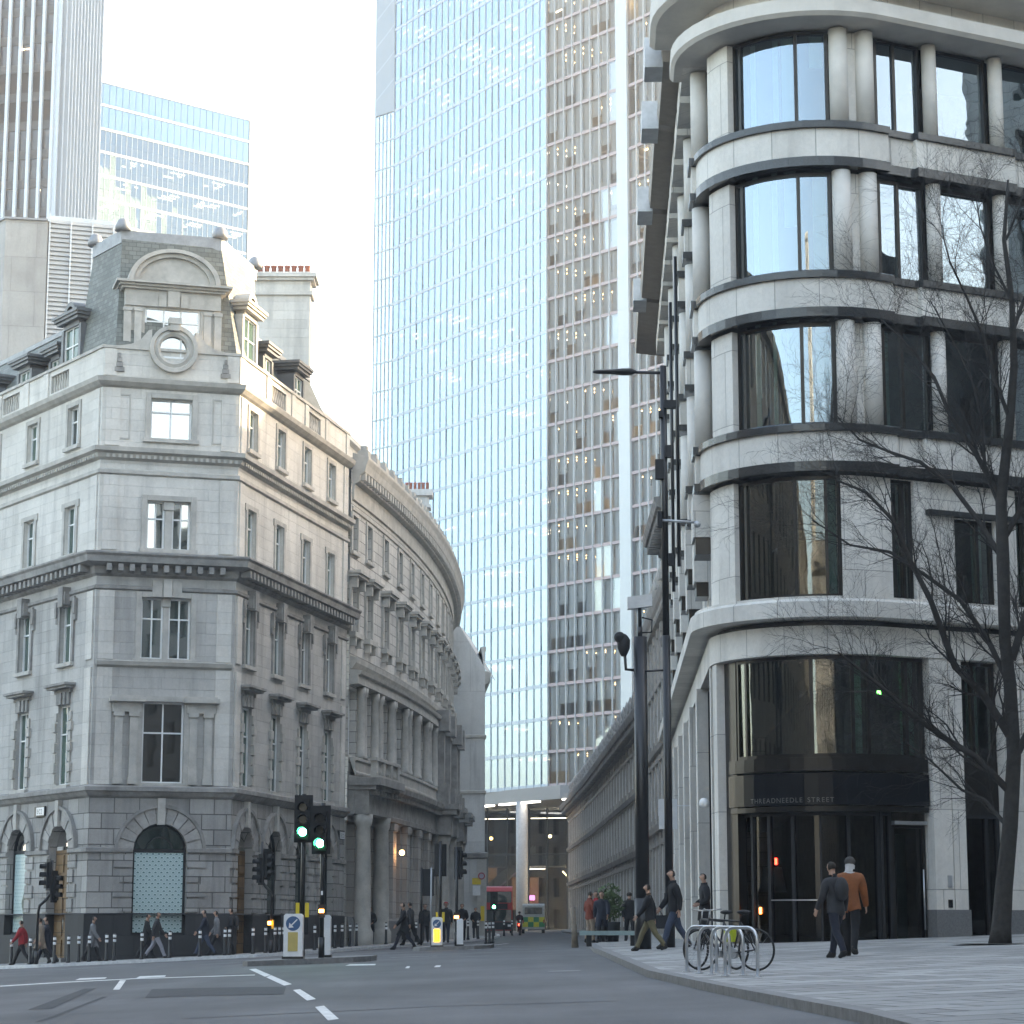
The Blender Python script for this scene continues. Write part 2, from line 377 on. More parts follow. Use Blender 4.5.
RK = [((14, -12), (60, -12)), ((5.6, 0), (60, 0)), ((3.7, 10), (60, 10)), ((3.45, 23.6), (60, 23.6)), ((2.85, 32), (60, 32)), ((2.3, 40), (60, 40)), ((2.1, 60), (60, 60)), ((2.6, 80), (60, 80)), ((3.8, 110), (60, 110)), ((5.0, 130), (60, 130)), ((4.5, 160), (60, 160)), ((4.1, 192), (60, 192)), ((5, 240), (60, 240))]
M['kerb_white'] = mat('white_painted_kerb', (.62, .63, .63), .7, var=.2, vscale=5)
pavement('pavement_left', LK, [0, .3, .6, 1], 'kerb_white')
pavement('pavement_right', RK, [0, .02, .04, .06, .08, .1, .13, .16, .2, .25, .3, .4, .5, .65, .8, 1])
# road markings: thin sheets 4 mm above the asphalt
def ground(px, py):
    x, a, b = ray(px, py); Y = 10
    while Y < 300:
        if CH + Y * b / a <= gz(Y * x / a, Y): break
        Y += .05
    return Vector((Y * x / a, Y))
def strip(mb, pts, w, h=.004, step=1.5):
    pts = [Vector(p) for p in pts]; fine = []
    for a, b in zip(pts, pts[1:]):
        k = max(1, int((b - a).length / step)); fine += [a.lerp(b, j / k) for j in range(k)]
    fine.append(pts[-1])
    for i, (a, b) in enumerate(zip(fine, fine[1:])):
        na = (fine[min(i + 1, len(fine) - 1)] - fine[max(i - 1, 0)]).normalized(); nb = (fine[min(i + 2, len(fine) - 1)] - fine[i]).normalized()
        na = Vector((-na.y, na.x)) * w / 2; nb = Vector((-nb.y, nb.x)) * w / 2
        mb.face([(p.x, p.y, gz(p.x, p.y) + h) for p in (a - na, b - nb, b + nb, a + na)])
mb = MB()
A_, B_ = Vector((-5.9, 54.2)), Vector((-2.05, 27.6))
# edge line along the kerb, give way dashes and thin worn lines further left
k_off = [(-23.5, 94.5), (-20.4, 89.5), (-18.1, 88.15), (-14, 88.7), (-9.5, 89.9)]
strip(mb, k_off, .32)
def mark(mb, quad):
    q = [ground(*p) for p in quad]
    for i in range(4):
        a = i / 4, (i + 1) / 4
        l = [q[0].lerp(q[1], a[0]), q[0].lerp(q[1], a[1]), q[3].lerp(q[2], a[1]), q[3].lerp(q[2], a[0])]
        mb.face([(p.x, p.y, gz(p.x, p.y) + .006) for p in l])
for q in ([(249, 969.5), (256, 969), (292, 984.5), (284, 986)], [(293, 990.5), (300, 989.5), (316, 999.5), (307, 1001)], [(315, 1007.5), (324, 1006), (339, 1019.5), (328, 1021)], [(75, 980.5), (105, 979), (107, 977.5), (80, 978.5)], [(136, 978.5), (165, 977), (166, 975.5), (140, 976.5)], [(113, 990), (119.5, 990), (126, 980.5), (120, 980.5)], [(0, 987), (60, 983.2), (60, 982.4), (0, 986)],
          [(60, 983.2), (130, 979.6), (130, 978.9), (60, 982.4)], [(130, 979.4), (255, 975.6), (255, 974.9), (130, 978.7)], [(345, 966), (375, 965.4), (376, 964.2), (350, 964.6)], [(405, 968.5), (409, 968.5), (410, 966.5), (407, 966.5)], [(434, 967.5), (440, 967.3), (441, 965.5), (436, 965.7)]): mark(mb, q)
strip(mb, [(-3.4, 66), (-2.1, 66.3)], .2); strip(mb, [(-1.6, 86), (-.4, 86)], .4); strip(mb, [(-.9, 100), (-.2, 106)], .15)
tag(mb.build('road_markings', M['road_w']), kind='structure')
mb = MB()
mark(mb, [(145, 998), (284, 994.5), (286, 987), (152, 989.5)]); mark(mb, [(28, 1010), (52, 1009), (96, 988.5), (84, 989)])
tag(mb.build('asphalt_patch', M['patch']), kind='structure')
mb = MB()
for pl in ([(-4.2, 30), (-1.0, 31.2), (1.4, 31)], [(-9, 52), (-4, 50.5), (1.2, 51.5)], [(-6.2, 31), (-6.9, 40)]): strip(mb, pl, .09, .0045, .8)
tag(mb.build('tar_seams', M['patch']), kind='structure')
mb = MB()
for c, r in (((-.9, 62), .34), ((1.0, 45), .33), ((-7.2, 64), .3)):
    n = 18
    mb.face([(c[0] + r * math.cos(2 * math.pi * k / n), c[1] + r * math.sin(2 * math.pi * k / n), gz(c[0] + r * math.cos(2 * math.pi * k / n), c[1] + r * math.sin(2 * math.pi * k / n)) + .005) for k in range(n)])
tag(mb.build('manhole_covers', M['granite_grey']), kind='structure')
# ================================================================== CORNER BUILDING ON THE LEFT
def shop_pattern():
    m, t, out, N, L = nt('scallop_pattern_vinyl')
    b = N('ShaderNodeBsdfPrincipled', Roughness=.25); tc = N('ShaderNodeTexCoord'); sx = N('ShaderNodeSeparateXYZ'); L(tc, 'UV', sx, 0)
    def mth(op, a, bb=None):
        n = N('ShaderNodeMath', _operation=op)
        for i, x in enumerate((a, bb)):
            if x is None: continue
            if isinstance(x, (int, float)): n.inputs[i].default_value = x
            else: t.links.new(x, n.inputs[i])
        return n.outputs[0]
    W, H = .26, .15
    row = mth('FLOOR', mth('DIVIDE', sx.outputs[1], H))
    sh = mth('MULTIPLY', mth('MODULO', row, 2), .5)
    fx = mth('FRACT', mth('ADD', mth('DIVIDE', sx.outputs[0], W), mth('ABSOLUTE', sh))); fy = mth('FRACT', mth('DIVIDE', sx.outputs[1], H))
    dx = mth('MULTIPLY', mth('SUBTRACT', fx, .5), W); dy = mth('MULTIPLY', fy, H)
    d = mth('SQRT', mth('ADD', mth('MULTIPLY', dx, dx), mth('MULTIPLY', dy, dy)))
    cr = N('ShaderNodeValToRGB'); e = cr.color_ramp.elements; e[0].position = 0; e[0].color = (.05, .12, .12, 1); e[1].position = 1; e[1].color = (.42, .54, .54, 1)
    for p, c in ((.28, (.06, .15, .15)), (.36, (.50, .62, .62)), (.62, (.50, .62, .62)), (.70, (.30, .44, .44)), (.85, (.46, .58, .58))):
        q = e.new(p); q.color = rgb(c)
    t.links.new(mth('DIVIDE', d, .16), cr.inputs[0]); t.links.new(cr.outputs[0], b.inputs['Base Color']); L(b, 0, out, 0)
    return m
M['shop'] = shop_pattern()
A = Vector((-16.8, 92.5)); B = Vector((-11.35, 94.1))
dl = Vector((-.574, .819)); dr = Vector((.215, .977)).normalized()
LL = 26.0; E_ = B + dr * 16.1
LBP = Path([A + dl * LL, A, B, E_])
uA, uB, uE = LL, LL + (B - A).length, LL + (B - A).length + 16.1
lb = thing('corner_building', 'pale stone corner building with slate mansard and arched ground floor, left of the street', 'building', (-14, 96, 0))
ZB = -.6
def window(P, uc, w, z0, z1, n, parent, cols=2, tr=None, pane=0, fr=.07, fm='white', arch=False, bars=True, name='window'):
    f = MB(); p = MB(); a, b = uc - w / 2, uc + w / 2; zz = z1 - w / 2 if arch else z1
    f.fbox(P, a, a + fr, n - .06, n + .03, z0, zz); f.fbox(P, b - fr, b, n - .06, n + .03, z0, zz)
    f.fbox(P, a + fr, b - fr, n - .06, n + .03, z0, z0 + fr)
    if not arch: f.fbox(P, a + fr, b - fr, n - .06, n + .03, z1 - fr, z1)
    iw = (w - 2 * fr)
    for k in range(1, cols): f.fbox(P, a + fr + iw * k / cols - .03, a + fr + iw * k / cols + .03, n - .05, n + .02, z0 + fr, zz - (0 if arch else fr))
    if tr:
        for k in range(cols):
            x0 = a + fr + iw * k / cols + (.03 if k else 0); x1 = a + fr + iw * (k + 1) / cols - (.03 if k < cols - 1 else 0)
            for q in (tr if isinstance(tr, (list, tuple)) else [tr]): f.fbox(P, x0, x1, n - .05, n + .025, q - .03, q + .03)
    if arch:
        r = w / 2; K = 12
        for ri, ro in ((r - fr, r), (r * .5 - .03, r * .5 + .03)):
            for k in range(K):
                t0, t1 = math.pi * k / K, math.pi * (k + 1) / K
                f.face([P.map(uc - q * math.cos(t), n + .03, zz + q * math.sin(t)) for q, t in ((ri, t0), (ri, t1), (ro, t1), (ro, t0))])
                f.face([P.map(uc - ri * math.cos(t), m_, zz + ri * math.sin(t)) for m_, t in ((n + .03, t0), (n - .06, t0), (n - .06, t1), (n + .03, t1))])
        f.fbox(P, a + fr, b - fr, n - .06, n + .04, zz - .06, zz + .06)
        pts = [(uc - (r - .02) * math.cos(math.pi * k / K), zz + (r - .02) * math.sin(math.pi * k / K)) for k in range(K + 1)]
        p.face([P.map(u, n - .02, z) for u, z in pts], pts)
    # one pane sheet per light, each set a hair out of true like real glazing
    for k in range(cols):
        x0 = a + fr + iw * k / cols; x1 = a + fr + iw * (k + 1) / cols; t1, t2 = rnd.uniform(-.012, .012), rnd.uniform(-.012, .012)
        p.face([P.map(x0, n - .03 + t1, z0 + fr), P.map(x1, n - .03 - t1, z0 + fr), P.map(x1, n - .03 - t1 + t2, zz), P.map(x0, n - .03 + t1 + t2, zz)], [(x0, z0), (x1, z0), (x1, zz), (x0, zz)])
    fo = f.build(name, M[fm], parent); pm = pane if not isinstance(pane, int) else M['pane'][pane]
    p.build('pane', pm, fo)
    return fo
RU = [uB + q for q in (1.75, 5.55, 9.4, 13.2)]
LU = [uA - q for q in (2.7, 6.9, 11.1, 15.3, 19.5)]
CU = uA + 2.86
sides = LU + RU
# ---- walls, storey by storey
up = MB(); lo = MB(); plin = MB()
ops = []
GW = {u: 1.95 for u in RU}; GW.update({u: 1.95 for u in LU}); GW[CU] = 2.15
for u, w in GW.items(): ops.append((u - w / 2, u + w / 2, -.2 if u in (LU[0], RU[0]) else .8, 5.2, 'arch'))
wall(lo, LBP, 0, uE, 1.62, 6.35, [(o[0], o[1], 1.62, 5.2, 'arch') for o in ops], .34)
wall(plin, LBP, 0, uE, ZB, 1.62, [(o[0], o[1], o[2], 1.62) for o in ops], .42, n=.08)
plin.sweep(LBP, 0, uE, [(.08, 1.62), (0, 1.66)], cap=False)
fl = [(6.8, 10.06, 1.15), (11.8, 14.3, 1.15), (16.3, 18.35, 1.05), (20.9, 22.6, 1.05)]
ops = []
for z0, z1, w in fl:
    for u in sides: ops.append((u - w / 2, u + w / 2, z0, z1))
for z0, z1, w in ((6.8, 10.06, 1.66), (11.8, 14.3, 2.0), (16.3, 18.3, 1.78), (20.9, 22.6, 1.7)): ops.append((CU - w / 2, CU + w / 2, z0, z1))
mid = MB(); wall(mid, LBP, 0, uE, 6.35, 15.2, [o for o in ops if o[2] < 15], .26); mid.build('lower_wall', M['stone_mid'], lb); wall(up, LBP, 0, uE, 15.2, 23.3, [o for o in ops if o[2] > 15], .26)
# party return at the end of the right wing and back of the block
for a, b in ((E_, E_ + Vector((-8, 1.5))),):
    up.face([(a.x, a.y, ZB), (b.x, b.y, ZB), (b.x, b.y, 24.6), (a.x, a.y, 24.6)])
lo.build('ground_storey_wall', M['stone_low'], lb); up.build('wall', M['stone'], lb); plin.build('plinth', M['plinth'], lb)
# ---- mouldings
def cornice(name, P, u0, u1, prof, mt, parent, dent=None, seg=None):
    mb = MB(); mb.sweep(P, u0, u1, prof)
    if dent:
        pitch, w, n0, n1, z0, z1 = dent; k = int((u1 - u0) / pitch)
        for i in range(k):
            u = u0 + pitch * (i + .5)
            if all(abs(u - q) > w for q in P.u[1:-1]) or P.smooth: mb.fbox(P, u - w / 2, u + w / 2, n0, n1, z0, z1)
    return mb.build(name, M[mt] if isinstance(mt, str) else mt, parent)
gaps_ = sorted((u - w / 2 - .02, u + w / 2 + .02) for u, w in GW.items()); e0 = 0
for a, b in gaps_ + [(uE, uE)]:
    if a - e0 > .2: cornice('impost_string', LBP, e0, a, [(0, 4.02), (.12, 4.06), (.12, 4.2), (0, 4.24)], 'stone_soot', lb)
    e0 = b
for u, w in GW.items():      # archivolt moulding outside each ring of voussoirs
    mb = MB(); r0 = w / 2 + .62; K = 16
    for k in range(K):
        t0, t1 = math.pi * k / K, math.pi * (k + 1) / K
        pr = [(r0, .06), (r0, .17), (r0 + .13, .17), (r0 + .13, 0)]
        for (ra, na), (rb2, nb2) in zip(pr, pr[1:]): mb.face([LBP.map(u - r * math.cos(t), n, 5.2 - w / 2 + r * math.sin(t)) for r, n, t in ((ra, na, t0), (ra, na, t1), (rb2, nb2, t1), (rb2, nb2, t0))])
    mb.build('archivolt', M['stone_soot'], lb)
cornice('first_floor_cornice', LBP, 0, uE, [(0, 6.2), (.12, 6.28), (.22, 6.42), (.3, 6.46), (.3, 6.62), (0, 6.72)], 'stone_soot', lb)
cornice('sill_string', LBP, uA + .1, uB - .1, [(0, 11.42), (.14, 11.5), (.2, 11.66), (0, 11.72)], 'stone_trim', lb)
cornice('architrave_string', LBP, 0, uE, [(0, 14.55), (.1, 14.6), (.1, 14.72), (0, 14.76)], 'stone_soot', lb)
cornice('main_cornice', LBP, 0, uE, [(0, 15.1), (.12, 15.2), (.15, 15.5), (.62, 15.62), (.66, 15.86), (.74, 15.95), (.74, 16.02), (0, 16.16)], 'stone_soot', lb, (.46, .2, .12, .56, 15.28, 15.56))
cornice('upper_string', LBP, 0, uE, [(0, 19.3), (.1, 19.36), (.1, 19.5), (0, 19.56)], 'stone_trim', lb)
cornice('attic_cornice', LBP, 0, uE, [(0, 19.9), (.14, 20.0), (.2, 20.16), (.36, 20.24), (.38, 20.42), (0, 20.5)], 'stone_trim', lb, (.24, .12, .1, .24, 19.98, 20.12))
cornice('parapet_cornice', LBP, 0, uE, [(0, 22.95), (.14, 23.02), (.3, 23.16), (.36, 23.34), (0, 23.42)], 'stone_trim', lb)
# parapet: panels, balustrade openings, coping
par = MB(); bal = []
parops = [(uA - 5.2, uA - 3.4, 23.62, 24.38), (uA - 10.4, uA - 8.6, 23.62, 24.38), (uB + 4.2, uB + 6.2, 23.62, 24.38), (uB + 9.6, uB + 11.4, 23.62, 24.38)]
wall(par, LBP, 0, uE, 23.42, 24.6, parops, .3)
par.sweep(LBP, 0, uE, [(-.3, 23.42), (-.3, 24.6)], cap=False)
par.build('parapet', M['stone'], lb)
for a, b, c, d in parops:
    mb = MB(); k = 7
    for i in range(k):
        p = LBP.map(a + (b - a) * (i + .5) / k, -.15, c)
        mb.lathe(p, [(.06, 0), (.06, .08), (.09, .22), (.05, .48), (.06, .6), (.08, .76)], 8)
    mb.build('balustrade', M['stone_trim'], lb)
cornice('coping', LBP, 0, uE, [(-.36, 24.6), (.08, 24.6), (.08, 24.72), (-.36, 24.76)], 'stone_trim', lb)
# corner piers that strengthen the three meeting faces, and parapet dies
for u in (uA - .45, uA + .05, uB - .55, uB + .0, uA - 5.9, uA - 8.0, uA - 11, uB + 3.4, uB + 6.9, uB + 8.9, uB + 12.1, uE - .6):
    w = .5; mb = MB(); mb.fbox(LBP, u, u + w, 0, .06, 23.44, 24.58); mb.build('parapet_pier', M['stone'], lb)
for u in (uA - .75, uA + .15, uB - .75, uB + .15, uE - .9):
    w = .6
    for z0, z1 in ((6.72, 11.4), (11.74, 14.52), (16.2, 19.28), (20.52, 22.92)): mb = MB(); mb.fbox(LBP, u, u + w, 0, .06, z0, z1); mb.build('corner_pier', M['stone'], lb)
# ---- ground floor arches: voussoir rings, keystones, banded jambs
for u, w in GW.items():
    mb = MB(); r0 = w / 2; r1 = r0 + .62; zs = 5.2 - r0; K = 11
    for k in range(K):
        t0, t1 = math.pi * (k + .04) / K, math.pi * (k + .96) / K; n1 = .07 + (.03 if k % 2 else 0)
        q = [(r0, t0), (r0, t1), (r1, t1), (r1, t0)]
        P4 = [(u - r * math.cos(t), zs + r * math.sin(t)) for r, t in q]
        mb.face([LBP.map(x, n1, z) for x, z in P4], P4)
        for i in range(4):
            a, b = P4[i], P4[(i + 1) % 4]; mb.face([LBP.map(a[0], 0, a[1]), LBP.map(b[0], 0, b[1]), LBP.map(b[0], n1, b[1]), LBP.map(a[0], n1, a[1])], [a, b, b, a])
    mb.build('arch_surround', M['voussoir'], lb)
    k = MB(); k.fbox(LBP, u - .15, u + .15, 0, .2, 5.14, 6.19); k.build('keystone', M['stone_trim'], lb)
    for s in (-1, 1):
        j = MB()
        for i in range(4):
            z = 1.72 + i * .58
            ww = .75 if i % 2 else .5
            a, b = sorted((u + s * w / 2, u + s * (w / 2 + ww))); j.fbox(LBP, a, b, 0, .07, z, z + .5)
        j.build('jamb_blocks', M['stone_low'], lb)
    if u in (LU[0], RU[0]):
        d = MB(); d.fbox(LBP, u - w / 2, u + w / 2, -.37, -.30, -.3, 4.2)
        for i in range(5):
            for s in (-1, 1): d.fbox(LBP, u + s * w / 4 - w / 5.5, u + s * w / 4 + w / 5.5, -.30, -.26, -.1 + i * .85, .6 + i * .85)
        do = d.build('door', M['wood'], lb); h = MB(); h.tube([LBP.map(u + .08, -.23, 1.0), LBP.map(u + .08, -.23, 1.5)], .02, 6); h.build('handle', M['steel'], do)
        f = MB(); K2 = 12; r = w / 2; pts = [(u - r * math.cos(math.pi * q / K2), zs + .12 + r * math.sin(math.pi * q / K2)) for q in range(K2 + 1)]
        f.face([LBP.map(x, -.33, z) for x, z in pts], pts); f.build('fanlight', M['pane'][1], lb)
        s = MB(); s.fbox(LBP, u - w / 2 - .1, u + w / 2 + .1, -.5, .25, -.7, -.1); s.build('doorstep', M['granite_grey'], lb)
    else:
        fo = window(LBP, u, w, .8, 5.2, -.27, lb, 1, None, 1, .09, 'blackmatt', arch=True)
        if u == CU or u in LU:
            v = MB(); v.fbox(LBP, u - w / 2 + .1, u + w / 2 - .1, -.29, -.28, .9, zs - .08)
            v.face([LBP.map(*q) for q in ((u - w / 2 + .1, -.275, .9), (u + w / 2 - .1, -.275, .9), (u + w / 2 - .1, -.275, zs - .08), (u - w / 2 + .1, -.275, zs - .08))], [(-w / 2, .9), (w / 2, .9), (w / 2, zs), (-w / 2, zs)])
            v.build('patterned_window_panel', M['shop'], fo)
            if u == LU[1]:
                g = MB(); c = LBP.map(u + .35, -.36, 2.1); 
                g.face([LBP.map(u + .35 + a, -.25, 2.1 + b) for a, b in ((-.35, 0), (0, -.75), (.35, 0), (0, .75))]); g.build('diamond_sticker', mat('dark_green_vinyl', (.01, .05, .04), .3), fo)
# ---- upper windows and their dressings
for fi, (z0, z1, w) in enumerate(fl):
    for u in sides:
        window(LBP, u, w, z0, z1, -.17, lb, 2, z0 + (z1 - z0) * .64, rnd.choice([0, 0, 3, 3, 1]))
        s = MB(); s.fbox(LBP, u - w / 2 - .22, u + w / 2 + .22, 0, .16, z0 - .16, z0 - .002); s.build('sill', M['stone_trim'], lb)
        d = MB()
        if fi == 0:      # blocked jambs, fluted keystone and hood
            for sgn in (-1, 1):
                e_ = MB()
                for i in range(7):
                    a, b = sorted((u + sgn * (w / 2 + .02), u + sgn * (w / 2 + (.36 if i % 2 else .24)))); e_.fbox(LBP, a, b, 0, .12 if i % 2 else .07, z0 + .1 + i * .42, z0 + .46 + i * .42)
                e_.build('jamb_blocks', M['stone_trim'], lb)
            for i, k in enumerate((-.5, -.25, 0, .25, .5)): d.fbox(LBP, u + k - .115, u + k + .115, 0, .1 + .06 * (2 - abs(i - 2)), z1 + .02, z1 + .5)
            d.fbox(LBP, u - .78, u + .78, 0, .12, z1 + .5, z1 + .66); d.fbox(LBP, u - .95, u + .95, 0, .4, z1 + .66, z1 + .76); d.fbox(LBP, u - 1.05, u + 1.05, 0, .5, z1 + .76, z1 + .86)
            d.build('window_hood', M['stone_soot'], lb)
        elif fi == 1:    # architrave, consoles, stepped keystone
            for sgn in (-1, 1):
                a, b = sorted((u + sgn * (w / 2 + .01), u + sgn * (w / 2 + .2))); d.fbox(LBP, a, b, 0, .09, z0, z1 + .2)
                a, b = sorted((u + sgn * (w / 2 + .22), u + sgn * (w / 2 + .4))); d.fbox(LBP, a, b, 0, .16, z1 - .55, z1 + .1); d.fbox(LBP, a, b, 0, .1, z1 - .8, z1 - .55)
            d.fbox(LBP, u - w / 2, u + w / 2, 0, .09, z1 + .01, z1 + .2)
            d.fbox(LBP, u - .34, u + .34, .0, .3, z1 - .12, z1 + .42); d.fbox(LBP, u - .24, u + .24, 0, .36, z1 - .2, z1 + .62)
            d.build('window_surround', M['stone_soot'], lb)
        else:
            for sgn in (-1, 1):
                a, b = sorted((u + sgn * (w / 2 + .01), u + sgn * (w / 2 + .2))); d.fbox(LBP, a, b, 0, .06, z0 - .002, z1 + .2)
                if fi == 2: a, b = sorted((u + sgn * (w / 2 + .2), u + sgn * (w / 2 + .32))); d.fbox(LBP, a, b, 0, .06, z1 - .1, z1 + .2)
            d.fbox(LBP, u - w / 2, u + w / 2, 0, .06, z1 + .01, z1 + .2)
            d.build('window_surround', M['stone_trim'], lb)
def chamfer_win(w, z0, z1, mull=.0, tr=.66, pane=1):
    if mull:
        for s in (-1, 1): window(LBP, CU + s * (w / 4 + mull / 4), w / 2 - mull / 2, z0, z1, -.25, lb, 2, z0 + (z1 - z0) * tr, pane)
        d = MB(); d.fbox(LBP, CU - mull / 2 - .001, CU + mull / 2 + .001, -.3, -.08, z0, z1); d.fbox(LBP, CU - mull / 2 - .06, CU + mull / 2 + .06, -.25, -.02, z1 - .35, z1 - .02); d.build('stone_mullion', M['stone_trim'], lb)
    else: window(LBP, CU, w, z0, z1, -.25, lb, 2, z0 + (z1 - z0) * tr, pane)
    d = MB()
    for s in (-1, 1):
        a, b = sorted((CU + s * (w / 2 + .01), CU + s * (w / 2 + .22))); d.fbox(LBP, a, b, 0, .07, z0, z1 + .22)
    d.fbox(LBP, CU - w / 2, CU + w / 2, 0, .07, z1 + .01, z1 + .22); d.fbox(LBP, CU - w / 2 - .3, CU + w / 2 + .3, 0, .14, z0 - .16, z0 - .003)
    d.build('window_surround', M['stone_trim'], lb)
M['pane_m'] = pane_mat('mirror_bright_pane', (.04, .06, .055), .5, wav=.0025, wscale=.8)
chamfer_win(1.66, 6.8, 10.06, 0, .62, pane_mat('deep_curtained_pane', (.035, .03, .024), .16, wav=.002)); chamfer_win(2.0, 11.8, 14.3, .22, .66, M['pane_m']); chamfer_win(1.78, 16.3, 18.3, .3, .64, M['pane_m']); chamfer_win(1.7, 20.9, 22.6, 0, .68, M['pane_m'])
# pilaster pairs on the chamfer's first floor, with an entablature over each
for s in (-1, 1):
    d = MB(); c = CU + s * 1.5
    for q in (-.3, .3):
        d.fbox(LBP, c + q - .16, c + q + .16, 0, .16, 7.0, 9.45); d.fbox(LBP, c + q - .2, c + q + .2, 0, .2, 6.74, 7.0); d.fbox(LBP, c + q - .21, c + q + .21, 0, .22, 9.45, 9.62)
    d.fbox(LBP, c - .58, c + .58, 0, .2, 9.62, 10.02); d.fbox(LBP, c - .72, c + .72, 0, .42, 10.02, 10.2); d.fbox(LBP, c - .64, c + .64, 0, .3, 10.2, 10.28)
    d.build('pilaster_pair', M['stone_trim'], lb)
d = MB(); d.fbox(LBP, CU - .17, CU + .17, 0, .3, 14.3, 15.0); d.fbox(LBP, CU - .6, CU - .2, 0, .14, 14.32, 14.98); d.fbox(LBP, CU + .2, CU + .6, 0, .14, 14.32, 14.98); d.build('keystone', M['stone_trim'], lb)
for u in (CU - 2.05, CU + 2.05):
    d = MB(); d.fbox(LBP, u - .36, u - .3, 0, .03, 20.8, 22.7); d.fbox(LBP, u + .3, u + .36, 0, .03, 20.8, 22.7); d.fbox(LBP, u - .3, u + .3, 0, .03, 22.64, 22.7); d.fbox(LBP, u - .3, u + .3, 0, .03, 20.8, 20.86)
    d.build('wall_panel_frame', M['stone_trim'], lb)
# oculus with swept shoulders, key block and small round window
oc = MB(); ocz = 24.7; K = 28
prof = [(.55, -.1), (.55, .12), (.66, .2), (.8, .14), (.84, .24), (1.0, .24), (1.02, -.4)]
for k in range(K):
    t0, t1 = 2 * math.pi * k / K, 2 * math.pi * (k + 1) / K
    for (r0, n0), (r1, n1) in zip(prof, prof[1:]): oc.face([LBP.map(CU + r * math.cos(t), n, ocz + r * math.sin(t)) for r, n, t in ((r0, n0, t0), (r0, n0, t1), (r1, n1, t1), (r1, n1, t0))])
for s in (-1, 1):
    pts = [(.9, 24.7), (2.3, 24.7), (1.75, 24.82), (1.35, 25.05), (1.05, 25.45), (.9, 25.5)]
    P2 = [(CU + s * a, z) for a, z in pts]
    oc.face([LBP.map(u, .06, z) for u, z in P2]); oc.face([LBP.map(u, -.3, z) for u, z in P2])
    for a, b in zip(P2[1:], P2[2:]): oc.face([LBP.map(a[0], .06, a[1]), LBP.map(b[0], .06, b[1]), LBP.map(b[0], -.3, b[1]), LBP.map(a[0], -.3, a[1])])
oc.fbox(LBP, CU - .2, CU + .2, .1, .36, 25.45, 25.95); oc.fbox(LBP, CU - .26, CU + .26, .05, .4, 25.72, 25.98)
oo = oc.build('oculus', M['stone_trim'], lb)
oc = MB(); oc.face([LBP.map(CU + .56 * math.cos(2 * math.pi * k / K), -.05, ocz + .56 * math.sin(2 * math.pi * k / K)) for k in range(K)]); oc.build('pane', M['pane_m'], oo)
oc = MB(); oc.fbox(LBP, CU - .56, CU + .56, -.05, .02, ocz - .38, ocz - .3); oc.fbox(LBP, CU + .28, CU + .34, -.05, .02, ocz - .3, ocz + .5); oc.build('glazing_bar', M['white'], oo)
for u in (CU - 2.2, CU + 2.2):   # small drops carved either side
    d = MB()
    for k, (w, z) in enumerate(((.05, 24.35), (.1, 24.15), (.14, 23.95), (.2, 23.75))): d.fbox(LBP, u - w, u + w, 0, .09, z - .12, z + .06)
    d.build('carved_drop', M['stone_soot'], lb)
# ---- mansard roofs
def ring(dd, la, rb_, back=9.0):
    """footprint of the corner pavilion set in by dd"""
    P0 = LBP.map(uA - la, -dd, 0); P1 = LBP.mapm(uA, -dd, 0); P2 = LBP.mapm(uB, -dd, 0); P3 = LBP.map(uB + rb_, -dd, 0)
    return [P0, P1, P2, P3]
def roof(mb, a, b, za, zb):
    for i in range(len(a) - 1): mb.face([(a[i].x, a[i].y, za), (a[i + 1].x, a[i + 1].y, za), (b[i + 1].x, b[i + 1].y, zb), (b[i].x, b[i].y, zb)])
pv = MB(); bk = Vector((-.12, .99, 0))
b0 = ring(.5, 4.0, 3.6)
t1_, t2_ = LBP.map(uA + .8, -1.5, 0), LBP.map(uB - .75, -1.5, 0); dl3, dr3 = Vector((dl.x, dl.y, 0)), Vector((dr.x, dr.y, 0)); t0 = [t1_ + dl3 * 2.7, t1_, t2_, t2_ + dr3 * 4.6]
b0 = [b0[0] + Vector((3.8, 6.5, 0))] + b0 + [b0[3] + Vector((-6, 1.0, 0))]
t0 = [t0[0] + Vector((2.2, 3.6, 0))] + t0 + [t0[3] + Vector((-2.4, .6, 0))]
roof(pv, b0 + [b0[0]], t0 + [t0[0]], 24.3, 30.1)
pv.build('pavilion_roof', M['slate'], lb)
ld = MB(); t1 = [p + (p - sum(t0, Vector()) / 6).normalized() * .12 for p in t0]
roof(ld, t1 + [t1[0]], t1 + [t1[0]], 29.55, 30.1); ld.face([(p.x, p.y, 30.1) for p in t1]); ld.face([(p.x, p.y, 29.55) for p in t1[::-1]])
for p in t0[1:5]:
    q = Vector((p.x, p.y, 30.1)); fn_ = MB(); fn_.lathe(q, [(.34, 0), (.33, .22), (.22, .46), (.05, .56)], 10); fn_.build('roof_finial', M['lead'], lb)
ld.build('lead_capping', M['lead'], lb)
wr = MB()
def wing(P, u0, u1, zt, ins):
    wr.face([P.map(u0, -.55, 24.3), P.map(u1, -.55, 24.3), P.map(u1, -ins, zt), P.map(u0, -ins, zt)], [(u0, 0), (u1, 0), (u1, 4), (u0, 4)])
    wr.face([P.map(u0, -ins, zt), P.map(u1, -ins, zt), P.map(u1, -ins - 5, zt + 1.2), P.map(u0, -ins - 5, zt + 1.2)])
    wr.face([P.map(u1, -.55, 24.3), P.map(u1, -ins - 5, 24.3), P.map(u1, -ins - 5, zt + 1.2), P.map(u1, -ins, zt)])
wing(LBP, 0, uA - 3.0, 27.6, 2.4); wing(LBP, uB + 2.5, uE - .4, 27.4, 2.0)
wr.build('wing_roof', M['slate'], lb)
rl = MB()
